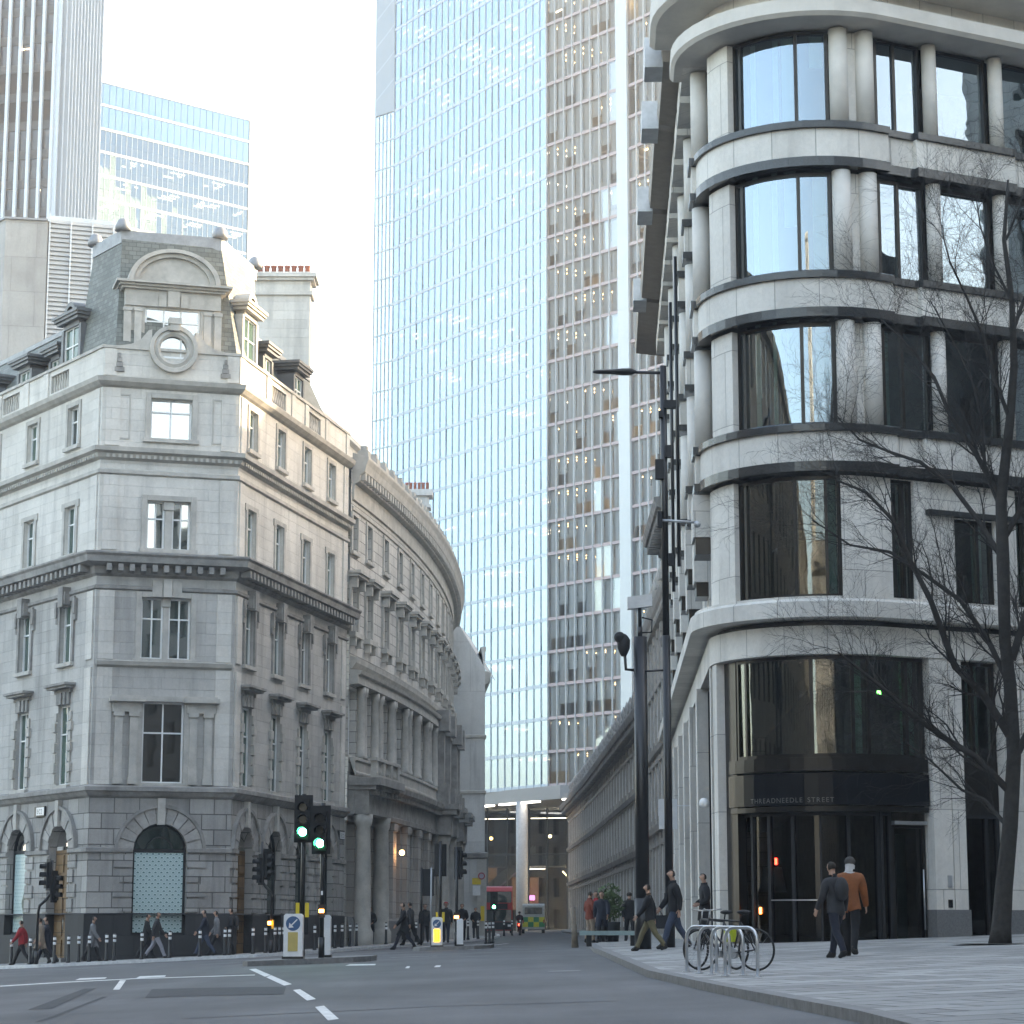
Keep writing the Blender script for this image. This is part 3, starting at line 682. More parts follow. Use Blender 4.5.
for u0, u1, zt, ins in ((0, uA - 3.4, 27.6, 2.4), (uB + 3, uE - .4, 27.4, 2.0)): rl.fbox(LBP, u0, u1, -ins - .2, -ins + .12, zt - .12, zt + .1)
rl.build('lead_ridge', M['lead'], lb)
# ---- dormers
def dormer(uc, w, z0, z1, n0, n1, hood, arch=.0, mt='lead_dark', cols=2, P=LBP, fm='stone_trim'):
    d = MB(); t = .22
    for s in (-1, 1):
        a, b = sorted((uc + s * w / 2, uc + s * (w / 2 + t))); d.fbox(P, a, b, n1, n0, z0, z1)
    d.fbox(P, uc - w / 2, uc + w / 2, n1, n0, z1 - .02, z1 + .2)
    for k, (e, q) in enumerate(((.3, .2), (.42, .34), (.5, .46))): d.fbox(P, uc - w / 2 - e, uc + w / 2 + e, n1, n0 + e * .7, z1 + q, z1 + q + .13)
    if arch:
        for (ra, na, nb) in ((arch, n1, n0 + .1),):
            K = 10
            for k in range(K):
                ta, tb = math.pi * k / K, math.pi * (k + 1) / K
                q = [(uc - ra * math.cos(x), z1 + .6 + ra * .9 * math.sin(x)) for x in (ta, tb)]
                i = [(uc - ra * .62 * math.cos(x), z1 + .6 + ra * .56 * math.sin(x)) for x in (ta, tb)]
                d.face([P.map(q[0][0], na, q[0][1]), P.map(q[1][0], na, q[1][1]), P.map(q[1][0], nb, q[1][1]), P.map(q[0][0], nb, q[0][1])])
                d.face([P.map(q[0][0], nb, q[0][1]), P.map(q[1][0], nb, q[1][1]), P.map(i[1][0], nb, i[1][1]), P.map(i[0][0], nb, i[0][1])])
    o = d.build('dormer', M[mt], lb)
    window(P, uc, w, z0, z1, n0 - .12, o, cols, z0 + (z1 - z0) * .62, 3, .06)
    b = MB(); b.fbox(P, uc - w / 2, uc + w / 2, n1, n0 - .3, z0, z1); b.build('dormer_cheek', M[mt], o)
dormer(uA - 4.45, 1.55, 24.3, 26.5, -.5, -2.6, 1, .55)
dormer(uA - 9.6, 1.2, 24.2, 25.6, -.6, -2.2, 1, 0); dormer(uA - 7.2, .9, 24.5, 25.7, -1.0, -2.4, 1, 0); dormer(uA - 14, 1.2, 24.2, 25.6, -.6, -2.2, 1, 0)
dormer(uB + 2.2, 1.6, 24.4, 26.8, -.35, -2.4, 1, .6, 'stone_trim'); dormer(uB + 6.3, 1.0, 24.6, 26.1, -.9, -2.2, 1, 0); dormer(uB + 9.6, 1.2, 24.4, 26.0, -.5, -2.2, 1, 0)
# ---- stone aedicule with segmental pediment over the chamfer
ae = MB(); w = 2.0; n0, n1 = -.45, -2.6; az0, az1 = 24.3, 27.45
for s in (-1, 1):
    a, b = sorted((CU + s * 1.16, CU + s * w)); ae.fbox(LBP, a, b, n1, n0, az0, 26.6)
    for q in (1.3, 1.74):
        a, b = sorted((CU + s * q, CU + s * (q + .3))); ae.fbox(LBP, a, b, n0, n0 + .12, az0, 26.35); ae.fbox(LBP, a - .03, b + .03, n0, n0 + .16, 26.35, 26.5)
ae.fbox(LBP, CU - w, CU + w, n1, n0 + .1, 26.6, 27.3)
for k, e in enumerate((.16, .28, .42)): ae.fbox(LBP, CU - w - e, CU + w + e, n1, n0 + .1 + e, 27.3 + .1 * k, 27.4 + .1 * k)
ae.fbox(LBP, CU - .25, CU + .25, n0 + .1, n0 + .24, 26.6, 27.28)
for s in (-1, 1): ae.fbox(LBP, *sorted((CU + s * .3, CU + s * .62)), n0 + .1, n0 + .17, 26.6, 27.1)
c = 27.6; rr = 1.9; K = 20
for r0_, r1_, nn in ((0, 1.5, -.35), (1.5, 1.72, -.2), (1.72, 1.92, -.05)):
    for k in range(K):
        ta, tb = math.pi * k / K, math.pi * (k + 1) / K
        q = [(CU - r * math.cos(x), c + r * .76 * math.sin(x)) for r, x in ((r0_, ta), (r0_, tb), (r1_, tb), (r1_, ta))]
        ae.face([LBP.map(u, nn, z) for u, z in q], q)
        if r1_ > 1.6:
            ae.face([LBP.map(q[3][0], nn, q[3][1]), LBP.map(q[2][0], nn, q[2][1]), LBP.map(q[2][0], n1, q[2][1]), LBP.map(q[3][0], n1, q[3][1])], [q[3], q[2], q[2], q[3]])
            ae.face([LBP.map(q[0][0], nn, q[0][1]), LBP.map(q[1][0], nn, q[1][1]), LBP.map(q[1][0], nn - .15, q[1][1]), LBP.map(q[0][0], nn - .15, q[0][1])], [q[0], q[1], q[1], q[0]])
ao = ae.build('pediment_dormer', M['stone_trim'], lb)
window(LBP, CU, 2.3, 24.3, 26.6, n0 - .12, ao, 3, [25.3, 26.0], M['pane_m'], .08)
# chimney with pots, behind the right wing roof
def chimney(parent, x0, x1, y0, y1, z0, z1, pots, name='chimney'):
    c = MB(); c.box(x0, x1, y0, y1, z0, z1 - 1.2)
    c.box(x0 - .12, x1 + .12, y0 - .12, y1 + .12, z1 - 1.2, z1 - 1.0); c.box(x0 - .02, x1 + .02, y0 - .02, y1 + .02, z1 - 1.0, z1 - .45)
    c.box(x0 - .2, x1 + .2, y0 - .2, y1 + .2, z1 - .45, z1 - .3); c.box(x0 - .32, x1 + .32, y0 - .32, y1 + .32, z1 - .3, z1 - .12); c.box(x0 - .1, x1 + .1, y0 - .1, y1 + .1, z1 - .12, z1)
    o = c.build(name, M['stone'], parent)
    for i in range(pots):
        p = MB(); p.lathe((x0 + .2 + (x1 - x0 - .4) * i / (pots - 1), (y0 + y1) / 2, z1), [(.14, 0), (.13, .4), (.16, .42), (.16, .5), (.1, .5)], 10); p.build('chimney_pot', M['brick_pot'], o)
chimney(lb, -13.0, -10.2, 113, 114.2, 22.5, 33.75, 8)
# ================================================================== CRESCENT BUILDING (curved street front)
def arcpts(x0, y0, h0, h1, L, N):
    Rr = L / (h0 - h1); out = []
    for i in range(N + 1):
        h = h0 - (h0 - h1) * i / N; out.append((x0 + Rr * (math.cos(h) - math.cos(h0)), y0 + Rr * (math.sin(h0) - math.sin(h))))
    return out
CBP = Path(arcpts(-7.75, 110.2, rad(10.2), rad(-3.4), 56, 42), True)
cb = thing('curved_building', 'long pale stone building with a curved front, deep bracketed cornice and columned ground storey', 'building', (-9, 130, 0))
UE = 56.0
CW = [.55, 3.6, 7.6, 11.6, 15.5, 19.4, 23.3, 27.2, 31.1, 35.0, 38.9, 42.8, 46.7, 50.6]
ops = []
for u in CW: ops += [(u - .5, u + .5, 19.05, 20.75), (u - .58, u + .58, 15.1, 17.5), (u - .75, u + .75, 9.2, 12.3)]
wb = MB(); wall(wb, CBP, 0, UE, 8.4, 23.0, ops, .45, 1.4)
wb.face([CBP.map(UE, 0, 0), CBP.map(UE, -9, 0), CBP.map(UE, -9, 23), CBP.map(UE, 0, 23)]); wb.build('wall', M['crescent'], cb)
wb = MB(); gops = [(u - .85, u + .85, 1.6, 6.1) for u in CW]; wall(wb, CBP, 0, UE, -.3, 8.4, gops, .6, 1.4); wb.build('ground_storey_wall', M['crescent_low'], cb)
cornice('cornice', CBP, 0, UE, [(0, 21.5), (.1, 21.55), (.12, 22.3), (.35, 22.42), (.4, 22.75), (.62, 22.9), (.7, 23.25), (.8, 23.5), (.8, 23.62), (0, 23.85)], 'stone_trim', cb, (.62, .26, .36, .62, 22.5, 22.86))
cornice('frieze_string', CBP, 0, UE, [(0, 21.0), (.08, 21.05), (.08, 21.2), (0, 21.25)], 'stone_trim', cb)
cornice('second_floor_string', CBP, 0, UE, [(0, 13.3), (.14, 13.36), (.3, 13.6), (.34, 13.85), (0, 13.95)], 'stone_trim', cb)
cornice('column_entablature', CBP, 0, UE, [(0, 12.55), (.42, 12.6), (.42, 13.0), (.55, 13.06), (.6, 13.22), (0, 13.3)], 'stone_trim', cb)
cornice('ground_entablature', CBP, 0, UE, [(0, 6.35), (.35, 6.4), (.38, 6.62), (.3, 6.66), (.3, 7.5), (.5, 7.6), (.75, 7.85), (.8, 8.1), (0, 8.25)], 'stone_soot', cb, (.5, .22, .28, .62, 7.5, 7.72))
cornice('pedestal_course', CBP, 0, UE, [(.32, 8.2), (.36, 8.3), (.36, 8.4), (.3, 8.45), (.3, 8.9), (.38, 8.95), (.38, 9.08), (0, 9.1)], 'stone_trim', cb)
cornice('plinth', CBP, 0, UE, [(.32, -.4), (.32, 1.45), (.2, 1.6), (0, 1.62)], 'granite_grey', cb)
ab = MB(); ab.sweep(CBP, 0, 25, [(-1.8, 23.5), (-1.8, 25.7), (-1.55, 25.8), (-1.55, 26.05), (-1.8, 26.2), (-4, 26.3)]); ab.build('attic_wall', M['stone'], cb)
rb_ = MB(); rb_.sweep(CBP, 0, UE, [(0, 23.6), (-1.2, 23.9), (-9, 25.2)], cap=False); rb_.build('roof', M['lead'], cb)
for i in range(27):
    u = .8 + i * 2.05; q = MB(); q.fbox(CBP, u - .32, u + .32, .15, .65, 23.62, 24.05); q.fbox(CBP, u - .2, u + .2, .25, .55, 24.05, 24.3); q.build('parapet_block', M['stone_trim'], cb)
for i, u in enumerate(CW):
    window(CBP, u, 1.0, 19.05, 20.75, -.36, cb, 1, 19.9, 1, .07); window(CBP, u, 1.16, 15.1, 17.5, -.36, cb, 2, 16.7, rnd.choice([0, 3, 1]), .07); window(CBP, u, 1.5, 9.2, 12.3, -.36, cb, 2, 11.3, 1, .08)
    window(CBP, u, 1.7, 1.6, 6.1, -.5, cb, 2, [3.2, 4.8], 1, .09, 'blackmatt')
    d = MB()
    for s in (-1, 1):
        a, b = sorted((u + s * .52, u + s * .72)); d.fbox(CBP, a, b, 0, .08, 19.0, 20.95)
    d.fbox(CBP, u - .52, u + .52, 0, .08, 20.78, 20.95); d.fbox(CBP, u - .78, u + .78, 0, .16, 18.86, 19.02); d.build('window_surround', M['stone_trim'], cb)
    d = MB()
    for s in (-1, 1):
        a, b = sorted((u + s * .6, u + s * .85)); d.fbox(CBP, a, b, 0, .12, 15.1, 17.7); a, b = sorted((u + s * .62, u + s * .84)); d.fbox(CBP, a, b, .12, .4, 17.2, 17.72)
    d.fbox(CBP, u - .85, u + .85, 0, .12, 17.52, 17.7); d.fbox(CBP, u - 1.0, u + 1.0, 0, .5, 17.72, 17.86); d.fbox(CBP, u - 1.08, u + 1.08, 0, .6, 17.86, 18.0)
    d.fbox(CBP, u - .9, u + .9, 0, .34, 14.82, 15.06); d.fbox(CBP, u - .7, u - .45, 0, .3, 14.4, 14.82); d.fbox(CBP, u + .45, u + .7, 0, .3, 14.4, 14.82); d.build('window_hood', M['stone_trim'], cb)
    # engaged columns of the piano nobile and pilasters of the ground storey
    for q in (1.05, 1.55 if i % 2 == 0 else 2.2):
        c = MB(); p = CBP.map(u + q, .16, 9.1); c.lathe(p, [(.26, 0), (.26, .15), (.21, .22), (.21, 1.2), (.18, 3.0), (.24, 3.1), (.26, 3.45)], 10); c.build('engaged_column', M['stone_trim'], cb)
    c = MB(); c.fbox(CBP, u + 1.45, u + 2.35, 0, .26, 1.6, 6.1); c.fbox(CBP, u + 1.38, u + 2.42, 0, .34, 5.95, 6.35); c.build('pilaster', M['crescent_low'], cb)
pt = MB(); pt.fbox(CBP, .05, 4.9, 0, 1.0, 6.4, 7.55, seg=3); pt.fbox(CBP, -.1, 5.1, 0, 1.35, 7.55, 7.75, seg=3); pt.fbox(CBP, -.25, 5.25, 0, 1.6, 7.75, 8.1, seg=3)
for k in range(9): pt.fbox(CBP, .3 + k * .5, .5 + k * .5, 1.0, 1.3, 7.3, 7.56)
pt.build('portico_entablature', M['stone_soot'], cb)
bb = MB(); bb.fbox(CBP, -.1, 5.1, 1.1, 1.35, 8.1, 8.25, seg=2); bb.fbox(CBP, -.1, 5.1, 1.05, 1.4, 8.9, 9.05, seg=2)
for u in (0, 1.5, 3.1, 4.7): bb.fbox(CBP, u, u + .35, 1.08, 1.37, 8.25, 8.9)
for k in range(12):
    u = .5 + k * .36
    if all(abs(u - q - .17) > .24 for q in (0, 1.5, 3.1, 4.7)): bb.lathe(CBP.map(u, 1.22, 8.25), [(.06, 0), (.1, .2), (.05, .45), (.08, .65)], 8)
bb.build('balcony', M['stone_trim'], cb)
for u in (.5, 4.4):
    c = MB(); p = CBP.map(u, .62, 0); c.lathe(p, [(.52, -.3), (.52, .9), (.46, 1.0), (.4, 1.15), (.4, 2.5), (.34, 5.8), (.42, 5.95), (.46, 6.4)], 18); c.build('portico_column', M['stone_trim'], cb)
for u in (25.2, 29.2, 35.2, 39.2):
    c = MB(); p = CBP.map(u, .6, 0); c.lathe(p, [(.56, -.3), (.56, .9), (.46, 1.0), (.42, 1.15), (.42, 2.5), (.36, 5.8), (.44, 5.95), (.5, 6.4)], 16); c.build('giant_column', M['stone_trim'], cb)
    e = MB(); e.fbox(CBP, u - .7, u + .7, 0, 1.15, 6.4, 7.55); e.fbox(CBP, u - .95, u + .95, 0, 1.5, 7.55, 7.85); e.fbox(CBP, u - 1.05, u + 1.05, 0, 1.65, 7.85, 8.15)
    e.fbox(CBP, u - .6, u + .6, 0, 1.0, 8.15, 9.3); e.fbox(CBP, u - .4, u + .4, 0, .7, 9.3, 12.4); e.fbox(CBP, u - .65, u + .65, 0, 1.0, 12.4, 13.6); e.build('entablature_break', M['stone_soot'], cb)
# street lantern glow seen inside the portico
ln = MB(); ln.ball(CBP.map(9.7, .6, 4.9), .13); ln.build('lit_wall_lamp', emis('warm_lamp', (1, .55, .25), 6), cb)
tagl = thing('tall_chimney_stack', 'slim pale chimney stack with a row of red pots behind the curved cornice', 'chimney', (-6.3, 149, 24)); tagl.location = (-6.3, 149, 24)
c = MB(); x0, x1, y0, y1, z1 = -7.0, -5.45, 148.4, 149.6, 29.3
c.box(x0, x1, y0, y1, 22.5, z1 - 1.2); c.box(x0 - .15, x1 + .15, y0 - .15, y1 + .15, z1 - 1.2, z1 - 1.0); c.box(x0 - .02, x1 + .02, y0 - .02, y1 + .02, z1 - 1.0, z1 - .4); c.box(x0 - .25, x1 + .25, y0 - .25, y1 + .25, z1 - .4, z1)
st_ = c.build('stack', M['render'], tagl)
for i in range(6):
    p = MB(); p.lathe((x0 + .1 + i * .27, 149, z1), [(.1, 0), (.1, .5), (.12, .52), (.12, .58)], 8); p.build('chimney_pot', M['brick_pot'], tagl)
# ================================================================== PLAIN FLANK BUILDING BEYOND THE CRESCENT
fb = thing('plain_flanked_building', 'pale building showing a blank rendered side wall with a sloping top, beyond the curved front', 'building', (-4, 175, 0))
FBP = Path([(-9, 167.6), (-1.95, 167.0), (-3.2, 190), (-5.0, 216)])
uf = FBP.u[1]
wb = MB(); prof = [(0, -.3), (uf, -.3), (uf, 19.6), (uf - .45, 20.4), (uf - 2.0, 23.0), (0, 24.2)]
wb.face([FBP.map(u, 0, z) for u, z in prof], prof)
for (a, za), (b, zb) in zip(prof[2:], prof[3:]): wb.face([FBP.map(a, 0, za), FBP.map(b, 0, zb), FBP.map(b, -9, zb), FBP.map(a, -9, za)])
wb.build('blank_wall', M['render'], fb)
fops = [(uf + 2 + k * 3.4, uf + 3.2 + k * 3.4, z, z + h) for k in range(13) for z, h in ((2, 3.2), (7.4, 2.6), (11.6, 2.4), (15.6, 2.2))]
wb = MB(); wall(wb, FBP, uf, FBP.u[-1], -.3, 19.4, fops, .3); wb.build('wall', M['crescent'], fb)
for o in fops: window(FBP, (o[0] + o[1]) / 2, 1.2, o[2], o[3], -.24, fb, 1, o[2] + (o[3] - o[2]) * .5, 1)
cornice('string_course', FBP, 0, FBP.u[-1], [(0, 6.0), (.2, 6.1), (.25, 6.4), (0, 6.5)], 'stone_soot', fb)
for z in (10.6, 14.6): cornice('string_course', FBP, 0, FBP.u[-1], [(0, z), (.1, z + .05), (.1, z + .22), (0, z + .28)], 'stone_trim', fb)
cornice('cornice', FBP, uf + .05, FBP.u[-1], [(0, 18.5), (.2, 18.6), (.3, 18.9), (.4, 19.05), (.45, 19.35), (0, 19.5)], 'stone_trim', fb, (.8, .3, .3, .4, 18.7, 19.0))
cornice('parapet', FBP, uf + .6, FBP.u[-1], [(0, 19.5), (0, 21.0), (.1, 21.05), (.1, 21.3), (-.3, 21.3)], 'stone', fb)
d = MB(); d.fbox(FBP, uf - .55, uf + .02, 0, .14, -.3, 6); d.build('pier', M['stone_trim'], fb)
# ================================================================== GLASS TOWERS
def lerp2(a, b, t): return (a[0] + (b[0] - a[0]) * t, a[1] + (b[1] - a[1]) * t)
def curtain(par, pts, z0, z1, fh, pw, gmat, smat, fmat, sp=.55, fin=(.06, .22), inter=True, lights=(.3, (1, .78, .5), 5), tilt=.012, blinds=.3, blindm=None, backm=None, rooms=6.0, topless=False):
    P = Path(pts); W = P.u[-1]; nb = max(1, int(round(W / pw))); pw = W / nb; nf = int((z1 - z0) / fh + .01)
    g = MB(); s = MB(); f = MB(); b = MB(); sl = MB(); li = MB()
    r = random.Random(int(W * 100) + nf)
    for k in range(nf):
        za, zb = z0 + k * fh, z0 + (k + 1) * fh
        s.fbox(P, 0, W, -.3, .05, za - sp / 2, za + sp / 2)
        if inter: sl.fbox(P, .0, W, -rooms, -.3, za - .35, za + .25)
        lit = r.random() < lights[0] * 1.6; i = 0; gx = r.uniform(0, 3)
        for i in range(nb):
            u0, u1 = i * pw, (i + 1) * pw; t = [r.uniform(-tilt, tilt) for _ in range(3)]
            g.face([P.map(u0, t[0] + t[2], za + sp / 2), P.map(u1, t[1] + t[2], za + sp / 2), P.map(u1, t[1] - t[2], zb - sp / 2), P.map(u0, t[0] - t[2], zb - sp / 2)], [(0, 0), (1, 0), (1, 1), (0, 1)])
            if inter and r.random() < blinds:
                dz = (fh - sp) * r.choice([1, 1, 1, .6] if blinds > .7 else [1, 1, .6, .35]); b.face([P.map(u0 + .08, -.35, zb - sp / 2 - dz), P.map(u1 - .08, -.35, zb - sp / 2 - dz), P.map(u1 - .08, -.35, zb - sp / 2), P.map(u0 + .08, -.35, zb - sp / 2)])
            if inter and lit and (math.sin(i * .8 + gx * 3) > .25):
                for q in (.9, 2.1, 3.4):
                    if r.random() < .75: li.fbox(P, u0 + .15, u1 - .15, -q - .16, -q, zb - .50, zb - .42)
    for i in range(nb + 1): f.fbox(P, i * pw - fin[0] / 2, i * pw + fin[0] / 2, .03, fin[1], z0 - sp / 2, z1)
    if inter: sl.fbox(P, 0, W, -rooms - .2, -rooms, z0, z1)
    s.fbox(P, 0, .06, -.32, -.1, z0, z1)
    g.build('curtain_glass', gmat, par); s.build('floor_bands', smat, par); f.build('glazing_fins', fmat, par)
    if inter:
        sl.build('floor_slabs', backm or M['t_room'], par)
        if b.f: b.build('blinds', blindm or M['t_blind'], par)
        if li.f: li.build('ceiling_lights', emis('office_light_%s' % par.name, lights[1], lights[2]), par)
M['t_room'] = mat('office_interior', (.5, .5, .49), .8, var=.1)
M['t_room_w'] = mat('office_interior_warm', (.58, .57, .55), .8, var=.25, vscale=.12)
M['t_blind'] = mat('office_blind', (.62, .64, .65), .8, var=.06)
M['t_blind_w'] = mat('office_blind_warm', (.66, .66, .66), .8, var=.08)
M['t_span'] = mat('pale_spandrel', (.46, .55, .62), .3, var=.06, spec=.5)
M['t_span_r'] = mat('mauve_spandrel', (.40, .33, .34), .4, var=.1)
M['t_fin'] = mat('pale_fin', (.50, .54, .57), .4, metal=.1, var=.05)
M['t_white'] = mat('white_frit_panel', (.44, .49, .52), .3, var=.04, spec=.8)
M['t_dk'] = glass('grey_green_glass', .5, (.5, .6, .63), gcol=(.62, .76, .84))
M['t_pale'] = mat('frosted_screen_panel', (.30, .37, .43), .3, var=.05, spec=.8)
M['steelgrey'] = mat('grey_spandrel_metal', (.05, .055, .06), .5, metal=.1, var=.15)
def px(x, Y, y=500): v = at(x, y, Y); return (v.x, v.y)
T = [px(371.5, 304), px(391, 301.5), px(498, 280), px(548, 271), px(621, 262), px(632, 261), px(760, 244)]
tw = thing('faceted_glass_tower', 'very tall pale blue faceted glass tower closing the end of the street', 'tower', (0, 285, 0))
TZ = 164.0
curtain(tw, [T[1], T[2]], 17.6, TZ, 3.9, 1.5, M['g_tower'], M['t_span'], M['t_span'], .42, (.05, .12), lights=(.35, (1, .95, .88), .8), blinds=.5, tilt=.012)
curtain(tw, [T[2], T[3]], 17.6, TZ, 3.9, 1.5, M['g_tower'], M['t_span'], M['t_span'], .42, (.05, .12), lights=(.45, (1, .88, .7), .9), blinds=.5, tilt=.012)
curtain(tw, [T[3], T[4]], 17.6, TZ, 3.9, 1.5, M['g_tower2'], M['t_span_r'], M['t_fin'], .36, (.06, .22), lights=(.5, (1, .66, .32), 1.5), blinds=.97, tilt=.03, backm=M['t_room_w'], blindm=M['t_blind_w'])
s = MB(); P = Path([T[4], T[5]]); s.fbox(P, 0, P.u[-1], -2, .35, 17.2, TZ)
for k in range(38): s.fbox(P, 0, P.u[-1], .35, .37, 17.6 + k * 3.9, 17.66 + k * 3.9)
s.build('white_corner_strip', M['t_white'], tw)
curtain(tw, [T[5], T[6]], 17.6, TZ, 3.9, 1.5, M['g_tower2'], M['t_span_r'], M['t_fin'], .36, (.06, .22), lights=(.5, (1, .66, .32), 1.9), blinds=.95, tilt=.03)
zs_ = zat(113, 304)
curtain(tw, [T[0], T[1]], 17.6, zs_, 3.9, .75, M['t_dk'], M['t_white'], M['t_span'], .22, (.05, .1), lights=(0, (1, 1, 1), 1), blinds=.2, tilt=.01)
s = MB(); P = Path([T[0], T[1]]); zs_ = 17.6 + 3.9 * int((zs_ - 17.6) / 3.9 + .01); s.fbox(P, 0, P.u[-1], -1, .15, zs_, TZ)
s.build('screen_panels', M['t_pale'], tw)
s = MB()
for k in range(14):
    a = zs_ + 2 + k * 3.9; s.face([P.map(0, .16, a), P.map(P.u[-1], .16, a + 2.6), P.map(P.u[-1], .16, a + 2.75), P.map(0, .16, a + .15)])
s.build('screen_joints', M['t_span'], tw)
core = MB(); c8 = [T[0], (T[0][0] + 12, 345), (60, 345), (60, 262), T[6]]
for a, b in zip(c8, c8[1:]): core.face([(a[0], a[1], 15.8), (b[0], b[1], 15.8), (b[0], b[1], TZ), (a[0], a[1], TZ)])
core.face([(p[0], p[1], TZ) for p in T + [(60, 262), (60, 345), (T[0][0] + 12, 345)]]); core.build('rear_facade', mat('reflected_patch_facade', (.10, .085, .04), .5, var=.7, vscale=.22), tw)  # unseen rear face, mottled green gold to colour the blue block's reflection
# lobby storey: soffit canopy with light strips, round column, tall glazing, mezzanine and escalator
ZL = .5
so_ = MB(); pol = [px(478, 284, 800), px(560, 268, 800), px(642, 262, 800), (34, 262), (34, 330), (-14, 330)]
for z, r in ((15.9, 1), (17.45, 0)): so_.face([(p[0], p[1], z) for p in (pol if r else pol[::-1])])
for a, b in zip(pol, pol[1:] + pol[:1]): so_.face([(a[0], a[1], 15.9), (b[0], b[1], 15.9), (b[0], b[1], 17.45), (a[0], a[1], 17.45)])
so_.build('canopy', mat('canopy_metal', (.24, .25, .26), .4, var=.05), tw)
LP = Path(pol[:3])
for a, b in ((.5, 3.0), (5, 13.5), (19, 29)):
    l = MB(); l.fbox(LP, a, min(b, LP.u[-1] - .3), -.6, .06, 15.72, 15.88, seg=3); l.build('canopy_light_strip', emis('white_strip_light', (.95, .97, 1), 1.1), tw)
c = MB(); c.lathe((1.18, 276, -.5), [(.70, 0), (.70, 16.5)], 24); c.build('round_column', mat('pale_concrete_column', (.42, .42, .42), .6, var=.12), tw)
GP = Path([(-8, 292), (22, 284)])
g = MB(); g.fbox(GP, 0, GP.u[-1], -.02, 0, ZL - .5, 15.9); g.build('lobby_glass', M['g_lobby'], tw)
for i in range(13):
    f = MB(); u = i * 2.55; f.fbox(GP, u, u + (.32 if i % 3 == 1 else .12), 0, .3, 0, 15.9); f.build('lobby_mullion', M['steelgrey'], tw)
f = MB(); f.fbox(GP, 0, GP.u[-1], .02, .2, 10.1, 10.25); f.build('lobby_transom', M['steelgrey'], tw)
f = MB(); f.fbox(GP, 0, GP.u[-1], -9, -1.2, 8.8, 10.4); f.build('mezzanine', mat('mezzanine_edge', (.52, .54, .56), .6), tw)
f = MB(); f.fbox(GP, -4, GP.u[-1] + 4, -14.2, -14, 0, 15.9); f.build('lobby_wall', mat('lobby_wall_stone', (.045, .038, .032), .7, var=.5, vscale=.4), tw)
for u0, u1, z0, z1 in ((6, 9.5, 3.5, 7.6), (15, 20, 6.2, 8.6), (22, 26, 6.3, 8.5), (0.5, 4, 6, 8.8)):
    f = MB(); f.fbox(GP, u0, u1, -8.6, -8.3, z0, z1); f.build('timber_wall_panel', mat('glowing_timber', (.36, .20, .10), .5, var=.2, vscale=.8, emit=.12), tw)  # panels glow by themselves, standing in for light inside the lobby
for u_, z_ in ((5, 14.8), (12, 14.8), (19, 14.8), (9, 8.5), (17, 8.5)):
    q = MB(); q.fbox(GP, u_ - 2.4, u_ + 2.4, -4.6, -4.2, z_, z_ + .08); q.build('lobby_light_strip', emis('lobby_strip_glow', (1, .92, .8), 2.5), tw)
es = MB()
a, b = GP.map(14.0, -3, 8.2), GP.map(19.4, -3, 2.6)
es.tube([a, b], .09, 6); es.build('escalator_handrail_light', emis('escalator_light', (1, .82, .5), 2.0), tw)
es = MB(); a, b = GP.map(2, -4, 3.6), GP.map(10, -4, 10)
for o in (0, 1.2):
    n = GP.n[0] * -o; es.face([(a.x + n.x, a.y + n.y, a.z), (b.x + n.x, b.y + n.y, b.z), (b.x + n.x, b.y + n.y, b.z + 1.5), (a.x + n.x, a.y + n.y, a.z + 1.5)])
n = GP.n[0] * -1.2; es.face([(a.x, a.y, a.z), (b.x, b.y, b.z), (b.x + n.x, b.y + n.y, b.z), (a.x + n.x, a.y + n.y, a.z)]); es.build('escalator', mat('escalator_side', (.45, .47, .49), .4), tw)
for u, z, col in ((3.2, 12.2, (1, .7, .3)), (5.0, 12.3, (1, .6, .2)), (9.0, 7.0, (1, .8, .4)), (12.6, 12.5, (1, .8, .4)), (17.3, 12.3, (1, .75, .4))):
    q = MB(); q.ball(GP.map(u, -2.2, z), .22); q.build('lobby_lamp', emis('lobby_lamp_glow', col, 4), tw)
q = MB(); q.fbox(GP, 7.4, 9.6, -6.2, -6, 4.7, 5.3); q.build('lit_magenta_sign', emis('magenta_glow', (.8, .25, .8), 1.5), tw)
# ---- grey tower with white vertical ribs, upper left
ft = thing('ribbed_grey_tower', 'tall grey tower with bright white vertical ribs at the upper left', 'tower', (-62, 275, 0))
def tpx(x, Y): return px(x, Y, 110)
F0, F1, F2, F3 = tpx(-60, 268), tpx(55, 265), tpx(64, 267), tpx(99, 280)
def ribbed(pts, pitch, rw, rn, z1):
    P = Path(pts); g = MB(); s = MB(); r = MB(); bl = MB(); W = P.u[-1]; k = 0; z = 30.0; r_ = random.Random(5)
    while z < z1:
        dark = 94 < z < 101
        if dark and g.f: g.build('window_band', M['t42_glass'], ft); g = MB()
        s.fbox(P, 0, W, -.4, .02, z, z + 1.1)
        a = 0
        while a < W - .1:
            b = min(a + pitch, W); t = r_.uniform(-.03, .03)
            (bl if dark else g).face([P.map(a, -.1 + t, z + 1.1), P.map(b, -.1 - t, z + 1.1), P.map(b, -.1 - t, z + 3.65), P.map(a, -.1 + t, z + 3.65)]); a += pitch
        z += 3.65
    a = 0
    while a < W + .01: r.fbox(P, a - rw / 2, a + rw / 2, 0, rn, 30, z1); a += pitch
    g.build('window_band', M['t42_glass'], ft); s.build('spandrel_band', M['steelgrey'], ft); r.build('vertical_rib', M['rib'], ft)
    pass
    if bl.f: bl.build('louvred_plant_floor', M['blackmatt'], ft)
M['t42_glass'] = pane_mat('grey_blue_office_glass', (.025, .027, .03), .06, wav=.003, wscale=.2)
M['rib'] = mat('stainless_rib', (.50, .57, .63), .45, metal=0, var=.06)
